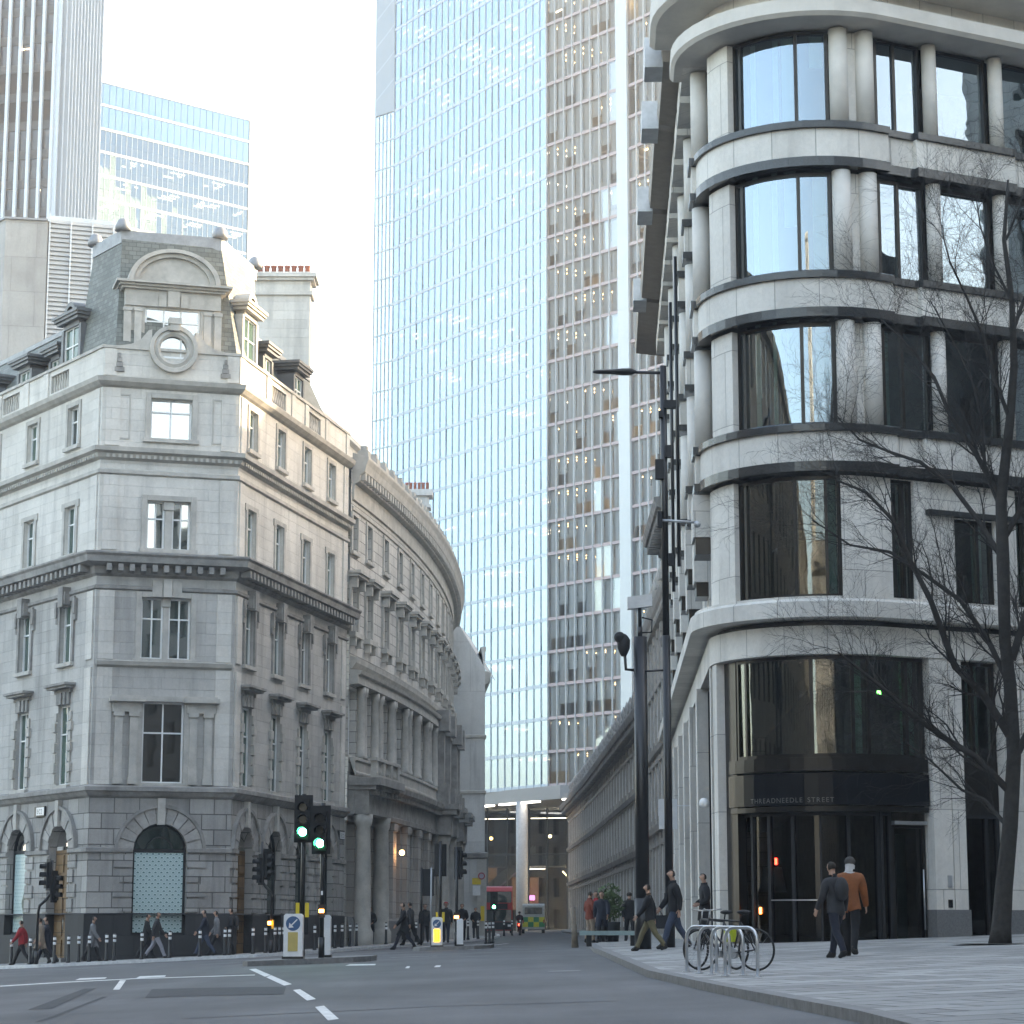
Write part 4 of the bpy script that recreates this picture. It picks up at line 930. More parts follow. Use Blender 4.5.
ribbed([F0, F1], 1.47, .34, .5, 170); ribbed([F1, F2, F3], 1.2, .3, .5, 170)
lt = MB()
P = Path([F0, F1]); 
for u, z in ((10.2, 106), (10.9, 106), (11.9, 104), (12.5, 76), (13.2, 77), (11.5, 78), (8.5, 74.5), (12.9, 88), (10.4, 88.6)): lt.fbox(P, u, u + .5, -.09, -.05, z, z + .12)
lt.build('ceiling_lights', emis('office_light_ribbed', (1, .7, .45), 3), ft)
bkf = MB()
for a, b in ((F3, (F3[0] - 34, 294)), ((F3[0] - 34, 294), F0)): bkf.face([(a[0], a[1], 20), (b[0], b[1], 20), (b[0], b[1], 170), (a[0], a[1], 170)])
bkf.face([(p[0], p[1], 170) for p in (F0, F1, F2, F3, (F3[0] - 34, 294))]); bkf.build('rear_facade', M['steelgrey'], ft)
# ---- blue glass block with white floor lines
bg_ = thing('blue_glass_office_block', 'blue mirrored office block with thin white floor lines behind the slate mansard', 'building', (-58, 390, 0))
b0, b1 = px(96, 380, 100), px(250, 400, 110); zt_ = zat(80, 380)
curtain(bg_, [b0, b1], zt_ - 16 * 4.2, zt_ - 4.2 * 2, 4.2, 1.05, glass('blue_mirror_glass', .60, (.40, .52, .58), gcol=(.10, .165, .225), rough=.02), M['t_white'], M['t_span'], .45, (.05, .08), lights=(.5, (1, .8, .5), 2.5), blinds=.15, tilt=.012)
P = Path([b0, b1]); nb_ = 24; g = MB()
for k in range(nb_):
    for q in range(2):
        a, b = P.u[-1] * k / nb_, P.u[-1] * (k + 1) / nb_; z0, z1 = zt_ - 8.4 + q * 4.25 + .1, zt_ - 8.4 + q * 4.25 + 4.1
        g.fbox(P, a + .04, b - .04, -.2, .0, z0 - 4.2 * 0, z1)
g.build('blank_blue_panels', mat('blue_panel_glass', (.10, .17, .23), .12, metal=1, var=.06, vscale=.2), bg_)
g = MB()
for z in (zt_ - 8.5, zt_ - 4.2, zt_): g.fbox(P, -.3, P.u[-1] + .3, -.3, .15, z - .2, z + .2)
g.fbox(P, P.u[-1] - .05, P.u[-1] + .45, -.3, .2, zt_ - 70, zt_ - .21); g.build('white_trim', M['t_white'], bg_)
g = MB(); bb_ = [b1, (b1[0] - 8, 430), (b0[0] - 8, 430), b0]
for a, b in zip(bb_, bb_[1:]): g.face([(a[0], a[1], 20), (b[0], b[1], 20), (b[0], b[1], zt_), (a[0], a[1], zt_)])
g.face([(p[0], p[1], zt_) for p in bb_]); g.build('rear_facade', M['t_span'], bg_)
# ---- concrete plant block with louvres, left behind the mansard
cb2 = thing('concrete_plant_block', 'plain pale concrete rooftop block with a louvred screen beside it, far left above the slates', 'building', (-32, 152, 20))
q0, q1, q2, q3 = px(-40, 156, 240), px(5, 150, 240), px(47.5, 150.5, 240), px(118, 152, 240)
P = Path([q0, q1, q2]); g = MB(); g.fbox(P, 0, P.u[1], -8, 0, 20, zat(219, 150)); g.fbox(P, P.u[1], P.u[2], -8, 0, 20, zat(219, 150)); g.build('concrete_wall', masonry('smooth_concrete', (.36, .355, .34), 3.2, 2.4, .015, .75, .05, .25), cb2)
g = MB(); g.sweep(P, 0, P.u[-1], [(-.3, zat(219, 150)), (.15, zat(219, 150)), (.15, zat(217, 150)), (-.3, zat(217, 150))]); g.build('coping', M['lead'], cb2)
P = Path([(q2[0], q2[1] + .3), (q3[0], q3[1] + .3)]); z1 = zat(216, 151)
for i in range(int((z1 - 36) / .32)):
    z = 36 + i * .32; g = MB() if i == 0 else g; g.face([P.map(0, .1, z), P.map(P.u[-1], .1, z), P.map(P.u[-1], 0, z + .26), P.map(0, 0, z + .26)])
g.build('louvre_blades', mat('pale_louvre', (.36, .37, .37), .5, var=.05), cb2)
g = MB()
for k in range(4): g.fbox(P, k * P.u[-1] / 3.3, k * P.u[-1] / 3.3 + .1, .1, .18, 20, z1 + .1)
g.fbox(P, 0, P.u[-1], -6, -.1, 20, z1 + .02); g.build('louvre_frame', M['t_fin'], cb2)
# ================================================================== MODERN CORNER BUILDING ON THE RIGHT
Q0, Q1 = Vector((6.75, 97)), Vector((5.35, 60.8)); rc = Vector((8.15, 60.8)); TH = rad(116)
pts = [Q0, Q1] + [(rc.x + 2.8 * math.cos(math.pi + TH * i / 16), rc.y + 2.8 * math.sin(math.pi + TH * i / 16)) for i in range(1, 17)]
fd = Vector((-math.sin(math.pi + TH), math.cos(math.pi + TH))); pts.append(Vector(pts[-1]) + fd * 30)
RP = Path(pts, False); US = RP.u[1]; UA = RP.u[17]; RP_E = RP.u[-1]
rbld = thing('modern_corner_building', 'modern pale stone office building with a rounded glass corner and dark granite bands', 'building', (10, 66, 0))
# street front bays: columns step back along the street
SB = [US - .35 - 2.75 * k for k in range(12)]
def piece(name, mt, fn, parent=rbld):
    mb = MB(); fn(mb); return mb.build(name, M[mt] if isinstance(mt, str) else mt, parent)
def band(z, n=.30, u0=0, u1=None, tops=True):
    u1 = u1 or RP_E
    for nm, mt, pr in (('granite_string', 'granite', [(-.5, z + .05), (n + .06, z + .05), (n + .06, z + .30), (-.5, z + .30)]), ('stone_spandrel', 'lime', [(-.5, z + .303), (n, z + .303), (n, z + 1.08), (-.5, z + 1.08)]), ('granite_sill', 'granite', [(-.5, z + 1.083), (n + .10, z + 1.083), (n + .10, z + 1.26), (n + .02, z + 1.30), (-.5, z + 1.30)])):
        mb = MB(); mb.sweep(RP, u0, u1, pr); mb.build(nm, M[mt], rbld)
FZ = [12.45, 16.5, 20.55]
uf0 = UA + .35   # first flat bay of the front
for z in FZ:
    band(z, .02, 0, US - .75); band(z, .30, US - .75, UA + .45); band(z, .12, UA + .45, UA + 1.35); band(z, .30, UA + 1.35, UA + 4.6); band(z, .12, UA + 4.6, UA + 6.0); band(z, .3, UA + 6.0, RP_E)
    for i, u in enumerate(SB[::2]):     # projecting column bays on the street side
        n = .42
        for nm, mt, a, b, e in (('granite_block', 'granite', .1, .30, .06), ('stone_block', 'lime', .303, 1.08, 0), ('granite_block', 'granite', 1.083, 1.3, .08)):
            piece(nm, mt, lambda mb: mb.fbox(RP, u - .55 - e, u + .3 + e, 0.021, n + e, z + a, z + b))
def col(u, n, z0, z1, r, nm='round_column'):
    p = RP.map(u, n, z0); piece(nm, 'lime_trim', lambda mb: mb.lathe(p, [(r, 0), (r, z1 - z0)], 18))
FL = [(13.76, 16.49), (17.81, 20.54), (21.86, 24.45)]
FC = [UA + 2.05 + 2.2 * k for k in range(12)]
def glz(ua, ub, z0, z1, n=-.18, mull=(), seg=1, gm='g_lime', fr=.09, fm='bronze', nm='window', blind=None, room=True):
    f = MB(); f.fbox(RP, ua, ua + fr, n - .08, n + .06, z0, z1); f.fbox(RP, ub - fr, ub, n - .08, n + .06, z0, z1)
    f.fbox(RP, ua + fr, ub - fr, n - .08, n + .06, z0, z0 + fr, seg=seg); f.fbox(RP, ua + fr, ub - fr, n - .08, n + .06, z1 - fr, z1, seg=seg)
    for q in mull: f.fbox(RP, q - .045, q + .045, n - .08, n + .06, z0 + fr, z1 - fr)
    fo = f.build(nm, M[fm], rbld); p = MB(); K = seg
    ed = [ua + fr] + list(mull) + [ub - fr]
    for a, b in zip(ed, ed[1:]):
        k2 = max(1, int(round((b - a) / (.17 if seg > 1 else 9)))); t = rnd.uniform(-.012, .012); t2 = rnd.uniform(-.01, .01)
        row = [[p.addv(RPS.map(a + (b - a) * i / k2, n + t * (i / k2 - .5) + q, z)) for i in range(k2 + 1)] for z, q in ((z0 + fr, t2), (z1 - fr, -t2))]
        for i in range(k2): p.addf((row[0][i], row[0][i + 1], row[1][i + 1], row[1][i]), 0, True, [(0, 0)] * 4)
    p.build('pane', M[gm], fo)
    if blind:
        b = MB()
        for a, c, zz in blind: b.fbox(RP, a, c, n - .32, n - .29, zz, z1 - .02, seg=1 if c - a < .8 else 3)
        b.build('blind', M['blind'], fo)
RPS = Path(pts, True)
RPS.mi[0] = RPS.n[0]; RPS.mi[1] = RPS.n[0]; RPS.mi[17] = RPS.n[17]
bls = {0: [(UA + .5, UA + .8, 13.8)], 1: [(UA + 1.2, UA + 1.75, 17.8), (UA + 2.5, UA + 4.0, 17.9)], 2: []}
for li_, (z0, z1) in enumerate(FL):
    glz(US + 1.78, US + 4.6, z0, z1, -.12, (US + 2.02, US + 3.72), 12, blind=[(US + 2.15, US + 2.3, z0 + .1), (US + 2.75 + .1 * li_, US + 2.9 + .1 * li_, z0 + .1), (US + 3.25, US + 3.62, z0 + [.1, 1.4, .1][li_]), (US + 4.1, US + 4.5, z0 + [1.2, .1, 1.7][li_])])
    # curved stone pier towards the street, with a narrow light behind it
    piece('corner_pier', 'lime', lambda mb: [mb.fbox(RP, US + .72 + .26 * k, US + .72 + .26 * (k + 1), -.4, .12, z0, z1) for k in range(4)])
    glz(US - .02, US + .72, z0, z1, -.3)
    col(US + 4.86, .02, z0, z1, .25); col(US + 5.62, .0, z0, z1, .25)
    piece('wall_pier', 'lime', lambda mb: mb.fbox(RP, US + 5.05, US + 5.45, -.35, -.05, z0, z1))
    glz(UA + .36, UA + 1.84, z0, z1, -.2, (UA + 1.0,), 1, blind=[b for b in bls[li_] if b[1] < UA + 1.85])
    for k, u in enumerate(FC):
        col(u, .0, z0, z1, .2); glz(u + .22, u + 1.98, z0, z1, -.2, (), 1, blind=[b for b in bls[li_] if u < b[0] < u + 2 and b[1] > UA + 1.9])
    for i, u in enumerate(SB):
        n = .14 if i % 2 == 0 else .02
        col(u - .1, n, z0, z1, .27); piece('wall_pier', 'lime', lambda mb: mb.fbox(RP, u - .75, u - .42, -.3, .05, z0, z1))
        glz(u - 2.3, u - .8, z0, z1, -.25)
# second floor: flat piers and narrow windows
z0, z1 = 9.3, 12.44
M['g_low'] = glass('lower_drum_glass', .13, (.5, .6, .58), gcol=(.85, .93, .95), wav=.005, wscale=.7)
glz(US + 1.70, US + 4.62, z0, z1, -.12, (US + 1.95, US + 3.45, US + 4.25), 12, gm='g_low', blind=[(US + 4.32, US + 4.55, 9.3)])
piece('corner_pier', 'lime', lambda mb: [mb.fbox(RP, US + .3 + .35 * k, US + .3 + .35 * (k + 1), -.4, .1, z0, z1) for k in range(4)])
fo_ = [(UA + .38, UA + 1.1, 9.3, 12.44)] + [(UA + 2.35 + 2.95 * k, UA + 3.65 + 2.95 * k, 9.3, 11.55) for k in range(8)] + [(UA + 4.35 + 2.95 * k, UA + 4.9 + 2.95 * k, 9.3, 12.44) for k in range(7)]
mb = MB(); wall(mb, RP, US + 4.62, RP_E, z0, z1, fo_, .3, n=.03); mb.build('second_floor_wall', M['lime'], rbld)
for o in fo_: glz(o[0], o[1], o[2], o[3], -.15, (o[0] + (o[1] - o[0]) * .62,), 1, gm='g_low', blind=[(o[0] + (o[1] - o[0]) * .68, o[1] - .1, 9.3)])
for o in fo_[1:9]: piece('window_hood', 'granite', lambda mb: mb.fbox(RP, o[0] - .9, o[1] + .9, .03, .2, 11.56, 11.7))
mb = MB(); so2 = [(u - 2.2, u - .9, 9.3, 12.44) for u in SB]; wall(mb, RP, 0, US + .3, z0, z1, so2, .3); mb.build('street_wall', M['lime'], rbld)
for o in so2: glz(o[0], o[1], o[2], o[3], -.2)
for i, u in enumerate(SB[::2]):
    piece('corbel', 'lime', lambda mb: mb.fbox(RP, u - .85, u + .4, 0, .52, 11.3, 12.44)); piece('corbel_soffit', 'bronze', lambda mb: mb.fbox(RP, u - .8, u + .35, 0, .46, 10.85, 11.297))
    piece('corbel', 'lime', lambda mb: mb.fbox(RP, u - 3.4, u - 2.3, 0, .4, 10.5, 11.6)); piece('corbel_soffit', 'bronze', lambda mb: mb.fbox(RP, u - 3.35, u - 2.35, 0, .34, 10.1, 10.497))
# ledge between first and second floor, and the stone fascia below it
for nm, mt, pr in (('stone_fascia', 'lime', [(-.4, 7.84), (.14, 7.84), (.14, 8.56), (-.2, 8.56)]), ('shadow_gap', 'granite', [(-.1, 8.563), (-.1, 8.72)]), ('stone_ledge', 'lime', [(-.2, 8.723), (.62, 8.723), (.62, 9.12), (.5, 9.2), (.5, 9.26), (-.3, 9.29)])):
    mb = MB(); mb.sweep(RP, 0, RP_E, pr); mb.build(nm, M[mt], rbld)
# ground and first floor of the corner: glazed drum, dark sign band, entrance
glz(US + 1.35, UA + 1.32, 5.27, 7.835, -.2, (US + 1.75, US + 3.75, US + 4.85, US + 5.3, UA + .8), 16, gm='g_low', blind=[(US + 4.9, US + 5.25, 5.3), (UA + .85, UA + 1.25, 5.3)])
for nm, pr in (('sign_band_sill', [(-.5, 4.93), (-.02, 4.93), (-.02, 5.26), (-.5, 5.26)]), ('sign_band', [(-.12, 4.08), (.0, 4.08), (.0, 4.87), (-.12, 4.87)]), ('sign_band_foot', [(-.5, 3.92), (-.05, 3.92), (-.05, 4.05), (-.5, 4.05)])):
    mb = MB(); mb.sweep(RP, US + 1.1, UA + 1.32, pr); mb.build(nm, M['bronze'] if nm != 'sign_band' else mat('black_glass_fascia', (.01, .011, .013), .15, spec=.25, var=0), rbld)
glz(US + 1.15, UA - .05, .62, 3.92, -.35, (US + 1.7, US + 2.35, US + 3.1, US + 3.9, US + 4.7), 16, gm='g_shop', fm='blackmatt', nm='lobby_window')
glz(UA - .05, UA + .3, .62, 3.92, -.3, (), 1, gm='g_shop', fm='blackmatt', nm='lobby_window')
glz(UA + .3, UA + 1.3, .62, 3.6, -.3, (), 1, gm='g_shop', fm='bronze', nm='door', fr=.07)
piece('door_head', 'steel', lambda mb: mb.fbox(RP, UA + .3, UA + 1.3, -.34, -.1, 3.61, 3.7))
piece('door_pull', 'steel', lambda mb: mb.tube([RP.map(UA + 1.18, -.16, 1.0), RP.map(UA + 1.18, -.16, 2.5)], .02, 8))
piece('inner_glass_door', 'blind', lambda mb: mb.fbox(RP, UA + .86, UA + 1.16, -.9, -.88, .66, 3.4))
piece('door_rail', 'steel', lambda mb: mb.fbox(RP, US + 2.4, US + 3.8, -.3, -.27, 1.72, 1.75, seg=6))
for u, z, c_ in ((US + 2.55, 2.62, (1, .03, .02)), (US + 1.95, 1.4, (1, .25, .05))): piece('indicator_light', emis('indicator', c_, 3), lambda mb: mb.fbox(RP, u, u + .05, -.33, -.30, z, z + .16))
piece('exit_light', emis('green_exit_light', (.1, 1, .15), 3), lambda mb: mb.fbox(RP, UA + .15, UA + .25, -.5, -.46, 6.9, 7.0))
def letters(P, text, u0, z, n, h, mt, parent, nm='lettering', gap=1.18):
    mb = MB(); u = u0
    for ch in text:
        if ch == ' ': u += h * .8; continue
        cu = bpy.data.curves.new('t', 'FONT'); cu.body = ch; cu.size = h * 1.38; ob = bpy.data.objects.new('t', cu); COL.objects.link(ob)
        me = bpy.data.meshes.new_from_object(ob.evaluated_get(bpy.context.evaluated_depsgraph_get())); wch = max(v.co.x for v in me.vertices)
        for pl in me.polygons: mb.face([P.map(u + me.vertices[i].co.x, n, z + me.vertices[i].co.y) for i in pl.vertices])
        u += max(wch, h * .25) + h * (gap - .9)
        bpy.data.objects.remove(ob); bpy.data.curves.remove(cu); bpy.data.meshes.remove(me)
    mb.build(nm, mt, parent); return u
letters(RP, 'THREADNEEDLE STREET', US + 2.02, 4.14, .012, .125, mat('worn_metal_letters', (.10, .10, .10), .4, var=.3), rbld, 'lettering', 1.09)
# piers of the front and of the street side at ground level
def pier(u, w, n=.1, z1=7.83, nm='stone_pier'):
    piece(nm, 'lime', lambda mb: [mb.fbox(RP, u, u + w * .55, -.3, n, 1.5, z1), mb.fbox(RP, u + w * .55 + .05, u + w, -.3, n - .04, 1.5, z1)])
    piece('pier_base', 'granite_grey', lambda mb: mb.fbox(RP, u - .02, u + w + .02, -.3, n + .03, -.2, 1.5))
FP = [UA + 1.36 + 2.3 * k for k in range(12)]
for u in FP:
    pier(u, 1.02); glz(u + 1.06, u + 2.26, .62, 3.9, -.25, (u + 1.85,), 1, gm='g_shop', fm='blackmatt', nm='lobby_window'); glz(u + 1.06, u + 2.26, 5.27, 7.83, -.25, (u + 1.55,), 1, gm='g_low', blind=[(u + 1.6, u + 1.95, 5.3)])
    piece('dark_spandrel', 'bronze', lambda mb: mb.fbox(RP, u + 1.04, u + 2.28, -.4, -.2, 3.9, 5.27))
for z, h in ((2.05, .3), (1.55, .2)): piece('door_entry_panel', 'galv' if h > .25 else 'black', lambda mb: mb.fbox(RP, FP[0] + .36, FP[0] + .48, .1, .13, z, z + h))
piece('stone_pier', 'lime', lambda mb: [mb.fbox(RP, US + .25 + .2 * k, US + .45 + .2 * k, -.3, .1, .3, 7.83) for k in range(2)])
piece('stone_pier', 'lime', lambda mb: mb.fbox(RP, US - .55, US - .02, -.3, .12, .3, 7.83))
piece('shadow_panel', 'bronze', lambda mb: [mb.fbox(RP, US - .02 + .14 * k, US + .12 + .14 * k, -.35, -.05, .3, 7.83) for k in range(2)])
piece('shadow_panel', 'bronze', lambda mb: [mb.fbox(RP, US + .65 + .17 * k, US + .82 + .17 * k, -.35, -.12, .3, 7.83) for k in range(4)])
M['g_street'] = glass('dark_street_glass', .03, (.2, .2, .2), gcol=(.10, .10, .11))
for i, u in enumerate((US - 5.6, US - 11.2, US - 16.6, US - 22, US - 27.2, US - 32.4)):
    piece('stone_pier', 'lime', lambda mb: mb.fbox(RP, u - .9, u, -.3, .26, .3, 7.83)); piece('pier_base', 'granite_grey', lambda mb: mb.fbox(RP, u - .92, u + .02, -.3, .29, -.2, .3))
    for k in range(2): glz(u + .06 + k * 2.2, u + 2.2 + k * 2.2, .4, 7.8, -.12, (), 1, gm='g_street', fm='blackmatt')
glz(.1, 2.2, .4, 7.8, -.12, (), 1, gm='g_street', fm='blackmatt')
piece('shadow_panel', 'blackmatt', lambda mb: mb.fbox(RP, US - 1.15, US - .56, -.3, -.1, .3, 7.83))
piece('wall_lamp', 'plastic_w', lambda mb: mb.ball(RP.map(US - .75, .3, 4.3), .14))
# upper cornices, street eaves with their dark soffits and metal boxes, attic and roof
for nm, mt, pr in (('upper_cornice', 'lime_trim', [(-.4, 24.5), (.85, 24.52), (.95, 24.62), (.95, 24.98), (.8, 25.05), (-.4, 25.1)]), ('cornice_recess', 'lime', [(.2, 25.1), (.2, 25.62)])):
    mb = MB(); mb.sweep(RP, US - 1.2, RP_E, pr); mb.build(nm, M[mt], rbld)
mb = MB(); mb.sweep(RP, US - 1.6, RP_E, [(-.4, 25.62), (1.35, 25.64), (1.5, 25.75), (1.5, 26.25), (1.3, 26.4), (-.4, 26.5)]); mb.build('roof_cornice', M['lime_trim'], rbld)
M_soff = None
for k_, (ea, eb, en) in enumerate(((US - 7.4, US - 1.6, 1.1), (US - 15.8, US - 7.4, 1.2), (US - 27.3, US - 15.8, 1.3), (0, US - 27.3, 1.4))):
  mb = MB(); mb.sweep(RP, ea, eb - .5, [(-.2, 25.3), (en, 25.5), (en + .05, 25.9), (-.2, 26.3)]); mb.sweep(RP, eb - .499, eb, [(-.2, 25.5), (en - .5, 25.6), (en - .5, 25.9), (-.2, 26.2)]); M_soff = M_soff or mat('bronze_soffit_', (.23, .195, .16), .5, var=.15); mb.build('street_eaves', M_soff, rbld)
mb = MB(); mb.sweep(RP, 0, .01, [(-.2, 25.3), (-.1, 25.5)]) if 0 else mb.sweep(RP, 0, US - 1.6, [(-.3, 26.31), (.3, 26.32), (.3, 26.6), (-.3, 26.7)]); mb.build('eaves_gutter', mat('bronze_soffit', (.23, .195, .16), .5, var=.15), rbld)
for u, L_ in ((US - 2.4, 1.2), (US - 7.6, 1.4), (US - 16, 1.6), (US - 27.5, 1.8)):
    piece('eaves_metal_box', 'galv', lambda mb: mb.fbox(RP, u - L_, u, 1.1, 1.62, 25.45, 26.35))
for i, u in enumerate(SB): piece('eaves_lintel', 'lime', lambda mb: mb.fbox(RP, u - 1.9, u + .3, .0, .62, 24.5, 25.2))
mb = MB(); mb.sweep(RP, 0, RP_E, [(-1.6, 25.2), (-1.6, 29.6), (-1.2, 29.7), (-1.2, 30.0), (-1.6, 30.1)], cap=False); mb.build('attic_wall', M['lime'], rbld)
mb = MB(); rf_ = [RP.map(u, -1.4, 30) for u in (0, US)] + [RP.map(RP.u[i], -1.4, 30) for i in range(2, 18, 3)] + [RP.map(RP_E, -1.4, 30), Vector((34, 97, 30))]
mb.face(rf_); mb.build('roof', M['lead'], rbld)
# rooms behind the glass: floors and a back wall
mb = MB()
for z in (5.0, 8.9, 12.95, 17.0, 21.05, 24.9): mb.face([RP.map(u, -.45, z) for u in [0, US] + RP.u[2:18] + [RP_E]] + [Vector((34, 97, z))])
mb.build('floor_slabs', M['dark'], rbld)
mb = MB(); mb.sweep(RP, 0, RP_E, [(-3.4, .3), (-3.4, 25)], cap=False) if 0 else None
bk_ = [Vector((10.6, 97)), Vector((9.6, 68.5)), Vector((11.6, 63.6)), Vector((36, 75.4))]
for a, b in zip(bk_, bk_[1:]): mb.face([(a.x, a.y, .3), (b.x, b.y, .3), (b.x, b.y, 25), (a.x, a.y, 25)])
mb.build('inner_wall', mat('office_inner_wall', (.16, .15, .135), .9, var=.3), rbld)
piece('lobby_lamp_shade', 'plastic_w', lambda mb: mb.lathe(RP.map(US + 1.75, -.9, 1.95), [(.36, 0), (.24, .62)], 16))
piece('lobby_lamp_stand', 'black', lambda mb: mb.tube([RP.map(US + 1.75, -.9, .6), RP.map(US + 1.75, -.9, 1.95)], .03, 6))
# drainpipes on the street side
for u in (US - 8.2, US - 13.5): piece('drainpipe', 'black', lambda mb: mb.tube([RP.map(u, .62, 11.8), RP.map(u, .62, 21.5)], .055, 8))
# ================================================================== OLDER BUILDINGS FURTHER ALONG THE RIGHT
def terrace(name, label, pts, zc, rows, pitch, ww, loc, ztop, back, dorm=True, over=1.0, soot='stone_soot'):
    T_ = thing(name, label, 'building', loc); P = Path(pts); L_ = P.u[-1]; k = int(L_ / pitch); of = (L_ - k * pitch) / 2
    ops = [(of + pitch * (i + .5) - ww / 2, of + pitch * (i + .5) + ww / 2, z, z + h) for i in range(k) for z, h in rows]
    mb = MB(); wall(mb, P, 0, L_, -.3, zc, ops, .1); mb.face([P.map(0, 0, -.3), P.map(0, -back, -.3), P.map(0, -back, ztop), P.map(0, 0, zc)]); mb.face([P.map(L_, 0, -.3), P.map(L_, -back, -.3), P.map(L_, -back, ztop), P.map(L_, 0, zc)]); mb.build('wall', M['crescent_low'], T_)
    for i, o in enumerate(ops):
        window(P, (o[0] + o[1]) / 2, ww, o[2], o[3], -.05, T_, 2, o[2] + (o[3] - o[2]) * .5, 1)
        d = MB()
        d.fbox(P, o[0] - .25, o[1] + .25, 0, .1, o[3] + .05, o[3] + .3); d.build('window_hood', M['stone_trim'], T_)
    cornice('cornice', P, 0, L_, [(0, zc - 1.0), (.25, zc - .9), (.3, zc - .55), (over - .1, zc - .4), (over, zc - .1), (over, zc), (0, zc + .15)], soot, T_, (.7, .3, .25, over - .2, zc - .8, zc - .42))
    for z in sorted({r[0] for r in rows})[1:]: cornice('string_course', P, 0, L_, [(0, z - .9), (.18, z - .85), (.24, z - .55), (0, z - .45)], soot, T_)
    mb = MB(); mb.sweep(P, 0, L_, [(.1, zc + .15), (.1, zc + .9), (-.3, zc + .95), (-1.6, zc + 1.0), (-3.5, ztop), (-back, ztop)]); mb.build('roof', M['slate'], T_)
    for i in range(k + 1):
        u = of + pitch * i; mb = MB(); mb.fbox(P, u - .32, u + .32, 0, .07, .4, zc - 1.0); mb.fbox(P, u - .42, u + .42, 0, .12, zc - 1.5, zc - 1.05); mb.build('pilaster', M['stone_trim'], T_)
    for i in range(k):
        u = of + pitch * (i + .5)
        mb = MB(); mb.fbox(P, u - .3, u + .3, -.35, .2, zc + .9, zc + 1.25); p = P.map(u, -.1, zc + 1.25); mb.lathe(p, [(.22, 0), (.1, .3), (.2, .55), (.03, 1.1)], 8); mb.build('parapet_finial', M[soot], T_)
    return T_, P
terrace('corniced_building', 'tall older stone building with a heavy projecting cornice, next beyond the modern corner building', [(7.2, 108.5), (7.1, 97.6)], 19.3, [(1.2, 4), (6.8, 2.8), (11.2, 2.6), (15.0, 2.2)], 3.4, 1.9, (8, 103, 0), 29, 14, over=1.0)
terrace('carved_stone_building', 'narrow older stone building with a lower cornice, between the heavy cornice and the low terrace', [(7.6, 128.4), (7.5, 108.6)], zat(582, 108.6), [(1.2, 4), (6.8, 2.6), (10.8, 2.4)], 3.2, 1.8, (8.5, 118, 0), 27, 14, over=.5, soot='stone_trim')
terrace('low_stone_terrace', 'long lower stone building with a dark cornice and finials, far right side of the street', [(5.7, 236), (6.75, 192), (7.75, 128.5)], 13.3, [(1.2, 3.6), (6.2, 2.4), (9.6, 1.9)], 3.3, 2.0, (8, 160, 0), 17, 14, over=.9)
# ================================================================== BLOCKS ROUND THE SQUARE (unseen; they block sun and fill window reflections)
def block(name, label, x0, x1, y0, y1, h, mt, pitch=4.2, rows=None):
    T_ = thing(name, label, 'building', ((x0 + x1) / 2, (y0 + y1) / 2, 0)); P = Path([(x0, y0), (x1, y0), (x1, y1), (x0, y1), (x0, y0)])
    mb = MB(); dk = MB()
    for i in range(4):
        a, b = P.u[i], P.u[i + 1]; k = int((b - a) / pitch); of = (b - a - k * pitch) / 2; ops = []
        for j in range(k):
            z = 1.2
            while z < h - 4: ops.append((a + of + pitch * (j + .5) - .8, a + of + pitch * (j + .5) + .8, z, z + 2.6)); z += 4.3
        wall(mb, P, a, b, -.5, h, ops, .4)
    mb.sweep(P, 0, P.u[-1], [(0, h - 1.5), (.8, h - 1.1), (.9, h - .6), (0, h - .4)]); mb.face([(x0, y0, h), (x1, y0, h), (x1, y1, h), (x0, y1, h)])
    dk.box(x0 + .42, x1 - .42, y0 + .42, y1 - .42, -.4, h - .3)
    mb.build('wall', mt, T_); dk.build('glazing', M['pane'][1], T_)
block('bank_block', 'long darkened stone bank block on the left of the square, beside the camera', -75, -26, -40, 62, 27, mat('darkened_bank_stone', (.14, .135, .125), .85, var=.3, vscale=.5))  # stone darkened so the curved windows reflect less brightness
block('classical_block', 'pale stone classical block across the square, behind the camera', -22, 30, -120, -62, 30, M['crescent'])
block('exchange_block', 'stone exchange building on the right of the square, beside the camera', 19, 66, -42, 38, 30, mat('darkened_exchange_stone', (.13, .125, .115), .85, var=.3, vscale=.5))  # unseen; height and dark stone set for sun blocking and window reflections
block('added_reflection_block', 'plain stone block standing behind the curved building, hidden from the street', -60, -13, 172, 262, 23, M['stone'])  # hidden block added to cover horizon glow mirrored in the lobby glass
block('added_reflection_tower', 'tall slim stone tower rising across the square, behind the camera', -34, -22, -150, -128, 75, M['lime'])  # invented tower, there only for variety in the curved window reflections
block('added_side_sun_blocker', 'tall stone building closing the side street, far right out of the picture', 54, 90, 40, 100, 56, M['crescent'])  # out of view sun blocker, added to keep ground and bank block shaded
block('added_rear_sun_blocker', 'tall stone office block standing behind the low terrace on the right', 27, 64, 128, 236, 46, M['stone'])  # out of view sun blocker, added so the curved front stays unlit
